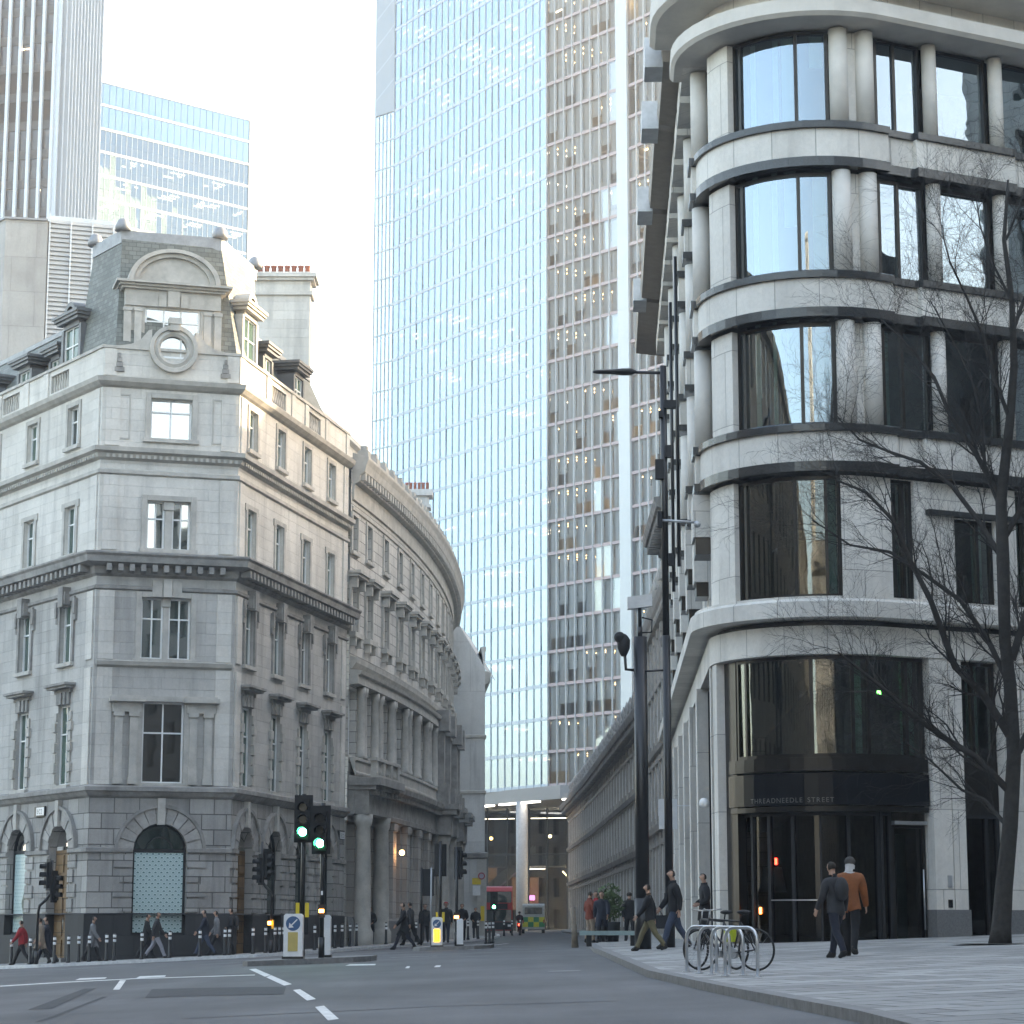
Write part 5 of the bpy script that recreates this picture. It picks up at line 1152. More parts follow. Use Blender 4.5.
# ================================================================== STREET FURNITURE
def gp(px_, Y, road=False, py=940):
    v = at(px_, py, Y); return Vector((v.x, v.y, gz(v.x, Y) + (0 if road else KERB)))
def island(name, label, pts, h=.13):
    mb = MB(); n = len(pts)
    top = [(x, y, gz(x, y) + h) for x, y in pts]; bot = [(x, y, gz(x, y) - .1) for x, y in pts]
    mb.face(top)
    for i in range(n): mb.face([bot[i], bot[(i + 1) % n], top[(i + 1) % n], top[i]])
    o = mb.build(name, M['kerbstone']); tag(o, label, 'traffic island'); return o
island('traffic_island', 'low granite kerbed traffic island under the two green signals', [(-6.7, 58.6), (-6.5, 57.9), (-5, 57.4), (-3.9, 57.8), (-3.5, 58.6), (-3.5, 61), (-4.4, 62), (-6.2, 62), (-6.7, 61)])
island('traffic_island', 'low kerbed traffic island under the dark backed signals in mid street', [(-3.7, 87.6), (-3.4, 86.6), (-1.4, 86.4), (-.8, 87), (-.7, 92), (-1.4, 93), (-3.2, 93), (-3.7, 91)])
GREEN = emis('green_signal', (.02, 1, .42), 14); AMBER = emis('amber_lamp', (1, .36, .06), 5); RED_L = emis('red_lamp', (1, .03, .02), 6)
def head(mb, lens, c, d, lit=None, back=True, w=.30, h=.98, parent=None):
    """signal head: black case, three hooded lenses, backing board; c = centre of the case, d = facing direction (unit, horizontal)"""
    f = Vector(d).normalized(); s = Vector((-f.y, f.x, 0)); up = Vector((0, 0, 1))
    def bx(mb, ox, of, oz, wx, wf, wz):
        P8 = [c + s * (ox + a * wx) + f * (of + b * wf) + up * (oz + e * wz) for e in (-.5, .5) for b in (-.5, .5) for a in (-.5, .5)]
        for q in ((0, 1, 3, 2), (4, 6, 7, 5), (0, 4, 5, 1), (2, 3, 7, 6), (1, 5, 7, 3), (0, 2, 6, 4)): mb.face([P8[k] for k in q])
    bx(mb, 0, 0, 0, w, .2, h)
    if back: bx(mb, 0, -.02, .03, w + .17, .025, h + .22)
    for i in range(3):
        o = c + up * (.31 - .31 * i)
        K = 12
        for k in range(K):      # hood
            t0, t1 = math.pi * (-.15 + 1.3 * k / K), math.pi * (-.15 + 1.3 * (k + 1) / K)
            a = [o + s * (.125 * math.cos(t)) + up * (.125 * math.sin(t)) for t in (t0, t1)]
            mb.face([a[0] + f * .1, a[1] + f * .1, a[1] + f * .3, a[0] + f * .3])
        lens[i].face([o + s * (.1 * math.cos(2 * math.pi * k / 14)) + up * (.1 * math.sin(2 * math.pi * k / 14)) + f * .115 for k in range(14)])
M['lens'] = mat('unlit_lens', (.02, .02, .02), .2, var=0)
def signal(label, px_, Y, zt, heads, group=None, neck=None, pole_r=.057, road_h=.13, extras=None, name='traffic_signal'):
    """heads: list of (dx, direction, lit index or None, z centre)"""
    b = gp(px_, Y); b.z = gz(b.x, Y) + road_h
    T_ = thing(name, label, 'traffic light', b, group)
    p = MB()
    if neck: p.tube([b] + [b + Vector(q) for q in neck], pole_r, 10)
    else: p.tube([b, Vector((b.x, b.y, zt))], pole_r, 10)
    p.tube([b, b + Vector((0, 0, .5))], pole_r * 1.35, 10); p.build('pole', M['black'], T_)
    for dx, d, lit, zc in heads:
        h = MB(); ls = [MB(), MB(), MB()]; head(h, ls, Vector((b.x + dx, b.y - .12 * (1 if d[1] < 0 else -1), zc)), (d[0], d[1], 0))
        ho = h.build('signal_head', M['blackmatt'], T_)
        for i, l in enumerate(ls): l.build('lens', GREEN if lit == i else M['lens'], ho)
    return T_, b
def boxpart(T_, nm, mt, c, w, d, h):
    m = MB(); m.box(c[0] - w / 2, c[0] + w / 2, c[1] - d / 2, c[1] + d / 2, c[2] - h / 2, c[2] + h / 2); return m.build(nm, mt, T_)
t, b = signal('taller black signal showing green on the near island, left of its pair', 302, 59.5, zat(794, 59.5), [(0, (-.05, -1), 2, zat(820, 59.4))], 'green signals on the near island')
for dx in (-.12, .12): boxpart(t, 'push_button_unit', M['yellow'], (b.x + dx, b.y - .02, zat(910, 59.5)), .09, .12, .36)
t, b = signal('shorter black signal showing green on the near island, with an amber button box', 321.5, 58.4, zat(803, 58.4), [(-.04, (-.12, -1), 2, zat(831, 58.3))], 'green signals on the near island')
boxpart(t, 'push_button_unit', M['black'], (b.x, b.y - .1, zat(911, 58.4)), .17, .12, .32); boxpart(t, 'wait_lamp', AMBER, (b.x, b.y - .17, zat(911, 58.4)), .12, .02, .08); boxpart(t, 'sticker', M['plastic_w'], (b.x, b.y - .07, zat(893, 58.4)), .05, .02, .1)
t, b = signal('dark signal seen from behind on the mid street island, left of its pair', 440, 88, zat(841, 88), [(0, (.2, 1), None, zat(861, 88))], 'dark signals on the mid street island')
for dx in (-.12, .12): boxpart(t, 'push_button_unit', M['yellow'], (b.x + dx, b.y - .02, zat(917, 88)), .09, .12, .36)
t, b = signal('dark signal seen side on at the mid street island, with an amber button box', 456.5, 87.5, zat(847, 87.5), [(.06, (.9, .6), None, zat(864, 87.5))], 'dark signals on the mid street island')
boxpart(t, 'push_button_unit', M['black'], (b.x, b.y - .1, zat(917, 87.5)), .2, .12, .34); boxpart(t, 'wait_lamp', AMBER, (b.x, b.y - .17, zat(917, 87.5)), .16, .02, .1)
t, b = signal('black swan necked signal by the brown door at the far left', 37, 89.4, 0, [(.35, (-.9, -.5), None, 3.05), (.62, (.9, -.3), None, 2.6)], 'swan necked signals on the left pavement', neck=[(0, 0, 1.9), (.05, 0, 2.2), (.3, 0, 2.42), (.46, 0, 2.65), (.48, 0, 3.9)], road_h=.12)
t, b = signal('black swan necked signal with a small amber lamp, left of the near island', 271, 91.6, 0, [(-.45, (-.9, -.5), None, 3.3), (-.2, (.8, -.5), None, 3.5)], 'swan necked signals on the left pavement', neck=[(0, 0, 2.1), (-.06, 0, 2.35), (-.25, 0, 2.55), (-.38, 0, 2.75), (-.4, 0, 4.3)], road_h=.12)
boxpart(t, 'push_button_unit', M['yellow'], (b.x + .06, b.y - .02, b.z + 1.1), .08, .12, .34); boxpart(t, 'wait_lamp', AMBER, (b.x - .06, b.y - .1, b.z + 1.15), .13, .04, .13)
t, b = signal('distant traffic signal showing green in front of the red bus', 494, 150, zat(900, 150), [(0, (0, -1), 2, zat(902, 150))])
# keep left bollards
def disc(mb, c, r, n=20): mb.face([(c[0] + r * math.cos(2 * math.pi * k / n), c[1], c[2] + r * math.sin(2 * math.pi * k / n)) for k in range(n)])
BLUE = mat('blue_sign_face', (.03, .10, .22), .4, var=.03); 
def keepleft(label, px_, Y, w, H, face=True, lit=False, d=.34):
    b = gp(px_, Y); b.z = gz(b.x, Y) + .13
    T_ = thing('keep_left_bollard', label, 'bollard', b, 'white bollards on the traffic islands')
    m = MB(); r = .05
    pr = [(-w / 2, 0), (w / 2, 0), (w / 2, H - r), (w / 2 - r, H), (-w / 2 + r, H), (-w / 2, H - r)]
    m.face([(b.x + x, b.y - d / 2, b.z + z) for x, z in pr]); m.face([(b.x + x, b.y + d / 2, b.z + z) for x, z in pr[::-1]])
    for (x0, z0), (x1, z1) in zip(pr, pr[1:] + pr[:1]): m.face([(b.x + x0, b.y - d / 2, b.z + z0), (b.x + x0, b.y + d / 2, b.z + z0), (b.x + x1, b.y + d / 2, b.z + z1), (b.x + x1, b.y - d / 2, b.z + z1)])
    m.build('body', M['plastic_w'], T_)
    boxpart(T_, 'base', M['black'], (b.x, b.y, b.z + .03), w + .06, d + .06, .06)
    if face:
        m = MB(); disc(m, (b.x, b.y - d / 2 - .006, b.z + H - .24), w * .38); dk = m.build('blue_disc', BLUE, T_)
        m = MB(); c = Vector((b.x, b.y - d / 2 - .012, b.z + H - .24)); q = w * .38
        for poly in ([(.62, .5), (.5, .62), (-.28, -.16), (-.16, -.28)], [(-.6, -.6), (.12, -.52), (-.52, .12)]): m.face([c + Vector((x * q, 0, z * q)) for x, z in poly])
        m.build('white_arrow', M['plastic_w'], dk)
        boxpart(T_, 'yellow_panel', emis('lit_yellow_panel', (1, .58, .03), 1.0) if lit else mat('pale_yellow_panel', (.52, .40, .13), .4), (b.x, b.y - d / 2 - .005, b.z + H * .38), w * .52, .02, H * .42)
    return T_
keepleft('white keep left bollard with blue arrow and dull yellow panel, near island', 293.5, 58.2, .47, 1.1)
keepleft('plain white side of a bollard behind the shorter green signal', 325.5, 59.2, .26, 1.05, False)
keepleft('white keep left bollard with a bright yellow panel on the mid street island', 437, 86.9, .4, 1.08, True, True)
keepleft('plain white side of a bollard beside the side on signal at mid street', 460, 87.3, .24, 1.0, False)
# slim black and white bollards along the kerb
bl = thing('bollard', 'slim black bollard', 'bollard', (0, 0, 0), 'slim black bollards with white bands along the left kerb')
m = MB(); m.lathe((0, 0, 0), [(.085, 0), (.085, .06), (.06, .1), (.055, .95), (.05, 1.0), (.02, 1.03)], 10); m.build('post', M['black'], bl)
for z in (.70, .87): m = MB(); m.lathe((0, 0, z), [(.058, 0), (.061, .01), (.061, .09), (.058, .1)], 10); m.build('white_band', M['plastic_w'], bl)
BOL = [(11.7, 91.2), (30.6, 89.7), (54.7, 88.9), (68.7, 89.0), (79, 89.1), (89.5, 89.2), (106.8, 89.3), (114.6, 89.4), (142, 89.7), (170, 90), (200, 90.3), (225, 90.6), (229.5, 91.2), (253, 91.6), (265.5, 93.5), (275, 93.2), (279.5, 95), (283.5, 97),
       (314.7, 96.6), (335, 101), (342, 104), (350, 107), (356.5, 109), (386, 111), (416, 116), (468, 122), (478, 127), (486, 108), (489.5, 109), (493, 111), (504, 150), (512, 152), (520, 154)]
WHERE = ['by the far left window', 'between the red jacket and the tan coat', 'in front of the brown door', 'just right of the brown door', 'left of the chamfer corner', 'at the chamfer corner', 'left part of the grey plinth', 'left edge of the patterned window', 'under the patterned window, left', 'under the patterned window, right edge',
         'on the chamfer plinth right of the patterned window', 'left one of the close pair by the corner door', 'right one of the close pair by the corner door', 'right of the corner door', 'by the amber lamp signal', 'left of the keep left bollard, first of three', 'left of the keep left bollard, second of three', 'left of the keep left bollard, third of three',
         'between the two green signals', 'first right of the island signals', 'second right of the island signals', 'third right of the island signals', 'fourth right of the island signals', 'by the walkers at the columned front', 'left of the yellow lit bollard', 'first right of the mid street signals', 'second right of the mid street signals', 'nearest of the cluster before the bus', 'middle of the cluster before the bus', 'rearmost of the cluster before the bus', 'first far one under the glass lobby', 'second far one under the glass lobby', 'third far one under the glass lobby']
for i, ((x, Y), wh) in enumerate(zip(BOL, WHERE)):
    g = gp(x, Y, road=(i in (27, 28, 29))); lab = 'slim black bollard with white bands, ' + wh
    if i == 0: bl.location = g; bl['label'] = lab
    else: dup(bl, g, label=lab)
# information panel seen from behind, mid street
b = gp(427.5, 97); T_ = thing('road_sign', 'dark blank back of a tall rectangular road sign on two thin poles', 'sign', b)
m = MB(); z0, z1 = zat(896, 97), zat(869, 97); m.box(b.x - .3, b.x + .25, b.y - .03, b.y + .03, z0, z1); m.build('panel', M['blackmatt'], T_)
for dx in (-.26, .14): m = MB(); m.tube([b + Vector((dx, -.06, 0)), Vector((b.x + dx, b.y - .06, z1 + .05))], .04, 8); m.build('pole', M['galv'] if dx > 0 else M['black'], T_)
# lamp post, CCTV column
X0 = at(663, 368, 57).x; b = Vector((X0, 57, pz(X0, 57))); T_ = thing('street_lamp', 'very tall slim black street lamp with one arm reaching left over the road', 'street lamp', b)
zt = zat(366, 57); m = MB(); m.tube([b, b + Vector((0, 0, 7.6))], .1, 12); m.tube([b + Vector((0, 0, 7.6)), Vector((b.x, b.y, zt))], .085, 12); m.tube([b, b + Vector((0, 0, 1.3))], .13, 12); m.build('pole', M['black'], T_)
m = MB(); ze = zat(373, 57); m.tube([Vector((b.x, 57, ze)), Vector((b.x - .7, 57, ze + .02))], .04, 8); m.build('arm', M['black'], T_)
m = MB(); L0, L1 = b.x - .68, at(593, 370, 57).x
sec = [(L0, .05, .03), (L0 - .12, .13, .09), (L0 - .35, .15, .09), (L0 - .6, .14, .06), (L1 + .1, .11, .05), (L1, .03, .03)]
rg = [[m.addv((x, 57 + w * math.cos(2 * math.pi * k / 10), ze + .03 + h * math.sin(2 * math.pi * k / 10))) for k in range(10)] for x, w, h in sec]
for a, c in zip(rg, rg[1:]):
    for k in range(10): m.addf((a[k], a[(k + 1) % 10], c[(k + 1) % 10], c[k]))
m.build('lamp_head', M['black'], T_)
for y_, dx, w, h in ((470, -.12, .22, .5), (405, .16, .3, .2), (452, .1, .16, .3), (415, -.08, .1, .16), (560, .14, .14, .3), (520, -.13, .12, .4)):
    boxpart(T_, 'bracket_box', M['blackmatt'], (b.x + dx, 56.95, zat(y_, 57)), w, .2, h)
m = MB(); z_ = zat(521, 57); m.tube([(b.x - .1, 56.9, z_), (b.x + .75, 56.9, z_ - .05)], .035, 8); m.ball((b.x + .8, 56.9, z_ - .1), .09); m.build('camera_arm', M['galv'], T_)
X0 = at(640, 635, 56).x; b = Vector((X0, 56, pz(X0, 56))); T_ = thing('camera_column', 'thick black column carrying a grey surveillance camera and a dome camera', 'camera column', b)
zt = zat(637, 56); m = MB(); m.tube([b, Vector((X0, 56, zt))], .165, 16); m.tube([b, b + Vector((0, 0, 1.2))], .2, 16); m.tube([Vector((X0, 56, zt)), Vector((X0, 56, zt + .25))], .06, 8); m.build('column', M['black'], T_)
m = MB(); z_ = zat(602, 56); m.tube([(X0, 56, zt + .2), (X0, 56, z_ - .15)], .045, 8); m.tube([(X0, 56, zt + .1), (X0 + .28, 56, zt + .12), (X0 + .3, 56, zt + .42), (X0 + .05, 56, zt + .48)], .02, 6); m.build('camera_stem', M['blackmatt'], T_)
m = MB()
P8 = [Vector((X0, 56, z_)) + Vector((a * .3, c * .12, e * .15 + a * .04)) for e in (-1, 1) for c in (-1, 1) for a in (-1, 1)]
for q in ((0, 1, 3, 2), (4, 6, 7, 5), (0, 4, 5, 1), (2, 3, 7, 6), (1, 5, 7, 3), (0, 2, 6, 4)): m.face([P8[k] for k in q])
m.build('camera_housing', M['galv'], T_)
m = MB(); zd = zat(640, 56); m.tube([(X0, 56, zd - .75), (X0 - .35, 56, zd - .72), (X0 - .38, 56, zd - .3)], .04, 8); m.tube([(X0, 55.9, zd - .78), (X0 + .55, 55.9, zd - .75)], .025, 6); m.build('bracket', M['black'], T_)
m = MB(); m.lathe((X0 - .4, 56, zd - .3), [(.06, -.1), (.11, 0), (.15, .1), (.16, .3), (.1, .4), (.04, .45)], 14); m.ball((X0 - .5, 55.95, zd + .06), .14); m.build('dome_camera', M['blackmatt'], T_)
m = MB(); c = at(668, 814, 76); m.box(c.x - .3, c.x + .3, 75.97, 76.03, zat(829, 76), zat(799, 76)); m.box(c.x + .3, c.x + .75, 75.98, 76.02, zat(805, 76) - .04, zat(805, 76)); tag(m.build('projecting_sign', M['plastic_w']), 'plain white square sign sticking out from the street side piers', 'sign')
# signs at the far pier
for nm, lab, x, y0, y1, w, mt in (('parking_sign', 'yellow rectangular sign on the pier beyond the columns', 476.5, 884.5, 878, .62, M['yellow']), ('parking_sign', 'white rectangular sign just below the yellow sign', 476.5, 895.5, 885.5, .55, M['plastic_w']), ('parking_sign', 'tall narrow yellow sign low on the pier by the bus', 482.5, 921, 906, .28, M['yellow'])):
    c = at(x, y0, 166.3); m = MB(); m.box(c.x - w / 2, c.x + w / 2, 166.3, 166.36, zat(y0, 166.3), zat(y1, 166.3)); tag(m.build(nm, mt), lab, 'sign')
c = at(481.5, 876, 166.2); T_ = thing('round_sign', 'small round sign with a red ring above the yellow sign', 'sign', c); m = MB(); disc(m, (c.x, c.y, c.z), .25); m.build('red_rim', mat('red_sign', (.35, .03, .05), .4), T_); m = MB(); disc(m, (c.x, c.y - .01, c.z), .17); m.build('pale_face', mat('pale_sign', (.35, .33, .4), .4), T_)
# street name plates: white with a dark end block
for lab, u, zc, w in (('small white street name plate with a black end, on the left side above the arches', uA - 4.6, 5.82, 1.0), ('small white street name plate on the far end of the right wing', uE - .75, 5.35, .95)):
    T_ = thing('street_name_plate', lab, 'street sign', LBP.map(u, .1, zc)); m = MB(); m.fbox(LBP, u - w / 2, u + w / 2, .02, .10, zc - .2, zc + .2); m.build('frame', M['black'], T_)
    m = MB(); m.fbox(LBP, u - w / 2 + .2, u + w / 2 - .03, .10, .11, zc - .16, zc + .16); m.build('plate', M['plastic_w'], T_)
    letters(LBP, 'EC2', u - w / 2 + .3, zc - .1, .116, .19, M['black'], T_, 'lettering', 1.1)
# wooden post and low bench in the street, shrub
b = gp(575, 64); m = MB(); m.tube([b, b + Vector((-.02, 0, .5)), b + Vector((-.06, 0, 1.08))], [.1, .075, .07], 10); tag(m.build('wooden_post', mat('weathered_timber', (.22, .18, .14), .8, var=.3, vscale=9)), 'short weathered pale post standing at the street mouth', 'post')
b = gp(611, 64); T_ = thing('bench', 'low pale green bench slab on dark legs at the street mouth', 'bench', b)
boxpart(T_, 'seat', mat('pale_green_slab', (.24, .33, .33), .5, var=.15), (b.x, b.y, b.z + .36), 1.7, .5, .12)
for dx in (-.6, .6): boxpart(T_, 'leg', M['blackmatt'], (b.x + dx, b.y, b.z + .15), .14, .4, .3)
def leafball(mb, c, r, n, s, rng, sq=(1, 1, 1)):
    for _ in range(n):
        d = Vector((rng.gauss(0, 1), rng.gauss(0, 1), rng.gauss(0, 1))).normalized(); q = r * rng.random() ** .45
        p = Vector(c) + Vector((d.x * sq[0], d.y * sq[1], d.z * sq[2])) * q
        a = Vector((rng.gauss(0, 1), rng.gauss(0, 1), rng.gauss(0, 1))).normalized() * s; b_ = a.orthogonal().normalized() * s * .5
        mb.face([p - a, p + b_, p + a, p - b_])
b = gp(610, 84); T_ = thing('potted_shrub', 'small green shrub in a dark pot against the right hand terrace', 'plant', b); r_ = random.Random(3)
m = MB(); m.lathe(b, [(.3, 0), (.38, .7), (.34, .7)], 12); m.build('pot', M['blackmatt'], T_); m = MB(); leafball(m, b + Vector((0, 0, 1.35)), .62, 420, .1, r_, (.8, .8, 1.2)); m.build('foliage', mat('shrub_leaf', (.06, .10, .03), .6, var=.3), T_); m = MB(); m.tube([b + Vector((0, 0, .6)), b + Vector((0, 0, 1.3))], .03, 6); m.build('stem', M['wood'], T_)
# cycle stands
S0 = gp(758, 35.1, py=985)
for i, lab in enumerate(('nearest', 'second nearest', 'third nearest', 'farthest')):
    b = Vector((S0.x - .13 * i, 35.1 + .85 * i, 0)); b.z = pz(b.x, b.y); d = Vector((-.42, .56, 0)).normalized()
    m = MB(); e = b + d * .72; pts_ = [b, b + Vector((0, 0, .52))] + [b + d * (.2 - .2 * math.cos(t)) + Vector((0, 0, .52 + .2 * math.sin(t))) for t in (.4, .8, 1.2, 1.57)]
    pts_ += [e - d * (.2 - .2 * math.cos(t)) + Vector((0, 0, .52 + .2 * math.sin(t))) for t in (1.57, 1.2, .8, .4)] + [e + Vector((0, 0, .52)), e]
    m.tube(pts_, .026, 10); m.lathe(b, [(.07, 0), (.07, .012)], 12); m.lathe(e, [(.07, 0), (.07, .012)], 12)
    tag(m.build('cycle_stand', M['steel']), 'steel hoop cycle stand, %s of the four in the row' % lab, 'cycle stand', 'steel cycle stands on the right pavement')
# bicycles
def bicycle(label, loc, rz, col, light=None, bag=None):
    T_ = thing('bicycle', label, 'bicycle', (0, 0, 0)); R_ = .335; WB = 1.02
    for x in (0, WB):
        m = MB(); n = 36
        prof = [(R_, 0), (R_ - .012, .018), (R_ - .03, .02), (R_ - .036, 0), (R_ - .03, -.02), (R_ - .012, -.018)]
        rg = [[m.addv((x + r * math.cos(2 * math.pi * k / n), y, R_ + r * math.sin(2 * math.pi * k / n))) for r, y in prof] for k in range(n)]
        for k in range(n):
            for j in range(6): m.addf((rg[k][j], rg[k][(j + 1) % 6], rg[(k + 1) % n][(j + 1) % 6], rg[(k + 1) % n][j]))
        wo = m.build('wheel', M['rubber'], T_)
        m = MB()
        for k in range(16): m.tube([(x, .03 * (1 if k % 2 else -1), R_), (x + (R_ - .04) * math.cos(2 * math.pi * k / 16), 0, R_ + (R_ - .04) * math.sin(2 * math.pi * k / 16))], .0025, 4, cap=False)
        m.tube([(x, -.05, R_), (x, .05, R_)], .03, 8); m.build('spokes', M['galv'], wo)
    bb, st_, hd = Vector((.42, 0, .28)), Vector((.28, 0, .78)), Vector((.86, 0, .82)); r0, f0 = Vector((0, 0, R_)), Vector((WB, 0, R_)); hb = Vector((.9, 0, .68))
    m = MB()
    for a, c, r in ((bb, st_, .016), (st_, hd, .016), (bb, hb, .019), (bb + Vector((0, .05, 0)), r0 + Vector((0, .06, 0)), .01), (bb - Vector((0, .05, 0)), r0 - Vector((0, .06, 0)), .01), (st_, r0 + Vector((0, .06, 0)), .009), (st_, r0 - Vector((0, .06, 0)), .009), (hd, hb, .02)): m.tube([a, c], r, 8)
    m.build('frame', mat('bike_paint_%s' % label[:6], col, .3, var=.05), T_)
    m = MB(); m.tube([hb, f0 + Vector((-.02, .05, .0))], .012, 8); m.tube([hb, f0 + Vector((-.02, -.05, 0))], .012, 8); m.build('fork', M['black'], T_)
    m = MB(); m.tube([hd, hd + Vector((-.02, 0, .14))], .014, 8); m.tube([(.78, -.28, .98), (.84, -.2, .97), (.85, 0, .96), (.84, .2, .97), (.78, .28, .98)], .013, 8); m.build('handlebar', M['galv'], T_)
    m = MB(); m.tube([st_, st_ + Vector((-.03, 0, .13))], .013, 8); m.ball((.22, 0, .93), .12, sc=(1.15, .62, .3)); m.build('saddle', M['blackmatt'], T_)
    m = MB(); m.tube([bb + Vector((0, -.06, 0)), bb + Vector((0, .06, 0))], .09, 14); m.tube([bb + Vector((.0, .08, 0)), bb + Vector((.12, .1, -.12))], .012, 6); m.tube([bb + Vector((.0, -.08, 0)), bb + Vector((-.12, -.1, .12))], .012, 6); m.build('crank', M['galv'], T_)
    if bag: m = MB(); m.box(-.12, .08, .08, .18, .45, .66); m.build('pannier_bag', bag, T_)
    if light: m = MB(); m.ball((-.05, 0, .78), .09); m.build('rear_light', light, T_)
    T_.location = loc; T_.rotation_euler = (0, 0, rz); return T_
c = gp(757, 37.6, py=978); bicycle('dark bicycle with its rear wheel jutting out right of the cycle stands', c, rad(180 - 34), (.02, .02, .022))
c = gp(736, 38.6, py=972); bicycle('second bicycle parked behind the stands with a bright yellow green bag', c, rad(180 - 55), (.03, .03, .035), None, mat('chartreuse_bag', (.42, .48, .03), .6))
# ================================================================== BARE TREE
def bare_tree():
    Y = 49.7; c = at(1000, 951, Y); base = Vector((c.x, Y, pz(c.x, Y)))
    T_ = thing('bare_tree', 'leafless street tree with a dark leaning trunk and fine spreading twigs at the right edge', 'tree', base); rg = random.Random(21)
    tr = MB(); li = MB(); tw_ = MB()
    def P(x, y, dy=0): v = at(x, y, Y + dy); return v
    trunk = [base - Vector((0, 0, .1)), P(1001, 930), P(1004, 888), P(1010, 827), P(1014, 757), P(1010, 683), P(1005, 642), P(1003, 560), P(1001, 500), P(1010, 420), P(1014, 365), P(1012, 300), P(1004, 240), P(1008, 180)]
    tr.tube(trunk, [.27, .215, .19, .17, .155, .14, .13, .145, .125, .1, .085, .065, .05, .025], 12); tr.build('trunk', mat('dark_bark', (.03, .027, .024), .9, var=.35, vscale=6, bump=1.0, bscale=9), T_)
    def rnd_v(s): return Vector((rg.gauss(0, s), rg.gauss(0, s), rg.gauss(0, s)))
    def twig(p, d, L_, r, lv):
        n = 4; pts_ = [p]; q = p
        for i in range(n):
            d = (d + rnd_v(.17) + Vector((0, 0, .05 if lv < 2 else -.02))).normalized(); q = q + d * L_ / n; pts_.append(q)
        rr = [r * (1 - .62 * i / n) for i in range(n + 1)]
        tw_.tube(pts_, rr, 4 if lv > 1 else 5, cap=False)
        if lv < 4:
            for i in range(1, n + 1):
                for _ in range(rg.choice([1, 2]) if lv < 3 else 1):
                    if rg.random() < .88:
                        a = rg.choice([-1, 1]) * rg.uniform(.45, .95); ax = rnd_v(1).normalized(); dd = (Matrix.Rotation(a, 3, ax) @ d + Vector((0, 0, .1))).normalized()
                        twig(pts_[i], dd, L_ * rg.uniform(.52, .74), max(.0024, rr[i] * .58), lv + 1)
    limbs = [([(1008, 790), (976, 757), (943, 737), (914, 716), (885, 690), (858, 668), (838, 652)], .085, -.8), ([(1009, 735), (984, 695), (955, 667), (931, 601), (910, 560), (893, 520), (866, 492), (836, 480)], .095, -1.2),
             ([(1001, 500), (975, 452), (950, 415), (934, 377), (903, 340), (880, 318)], .07, .9), ([(1003, 560), (978, 520), (952, 486), (920, 462), (890, 452), (860, 440), (838, 418)], .065, 1.0),
             ([(1012, 690), (988, 640), (960, 600), (925, 575), (890, 552), (850, 545), (812, 520)], .07, 1.4), ([(1010, 420), (995, 380), (985, 340), (968, 300), (950, 262), (942, 232)], .05, -1.0),
             ([(1013, 330), (1024, 300), (1036, 262), (1046, 220), (1050, 180)], .05, .5), ([(1012, 660), (1030, 600), (1052, 560), (1080, 500), (1100, 430)], .09, -.6), ([(1003, 540), (1026, 500), (1046, 440), (1060, 380)], .08, .8),
             ([(1014, 760), (1044, 700), (1075, 660), (1110, 620)], .09, -1.0), ([(1010, 830), (985, 800), (962, 790), (930, 760), (905, 742)], .05, 1.2), ([(1001, 510), (985, 470), (982, 420), (972, 380), (958, 350), (930, 300)], .05, .4), ([(1011, 300), (992, 262), (980, 225), (975, 190)], .035, .3), ([(1006, 240), (1020, 205), (1030, 170)], .03, 0)]
    for pl, r, dy in limbs:
        n = len(pl); pts_ = [P(x, y, dy * i / (n - 1)) for i, (x, y) in enumerate(pl)]
        m = MB(); rr = [r * (1 - .75 * i / (n - 1)) for i in range(n)]; m.tube(pts_, rr, 8, cap=False); m.build('limb', M['bark'], T_)
        for i in range(1, n):
            d = (pts_[i] - pts_[i - 1]).normalized()
            for _ in range(3 if i < n - 1 else 4):
                ax = rnd_v(1).normalized(); a = rg.choice([-1, 1]) * rg.uniform(.35, 1.0); dd = (Matrix.Rotation(a, 3, ax) @ d + Vector((0, 0, .12))).normalized()
                k = rg.random(); twig(pts_[i - 1].lerp(pts_[i], k), dd, rg.uniform(.8, 1.7), max(.009, rr[i] * .42), 1)
    tw_.build('twigs', M['bark'], T_)
    pit = MB(); pit.lathe((base.x, base.y, base.z), [(1.0, .006), (.3, .012)], 24); pit.build('tree_pit', mat('dark_tree_pit', (.06, .058, .05), .9, bump=.6, bscale=30), T_)
M['bark'] = mat('dark_twig_bark', (.03, .027, .025), .9, var=.3, vscale=8)
bare_tree()
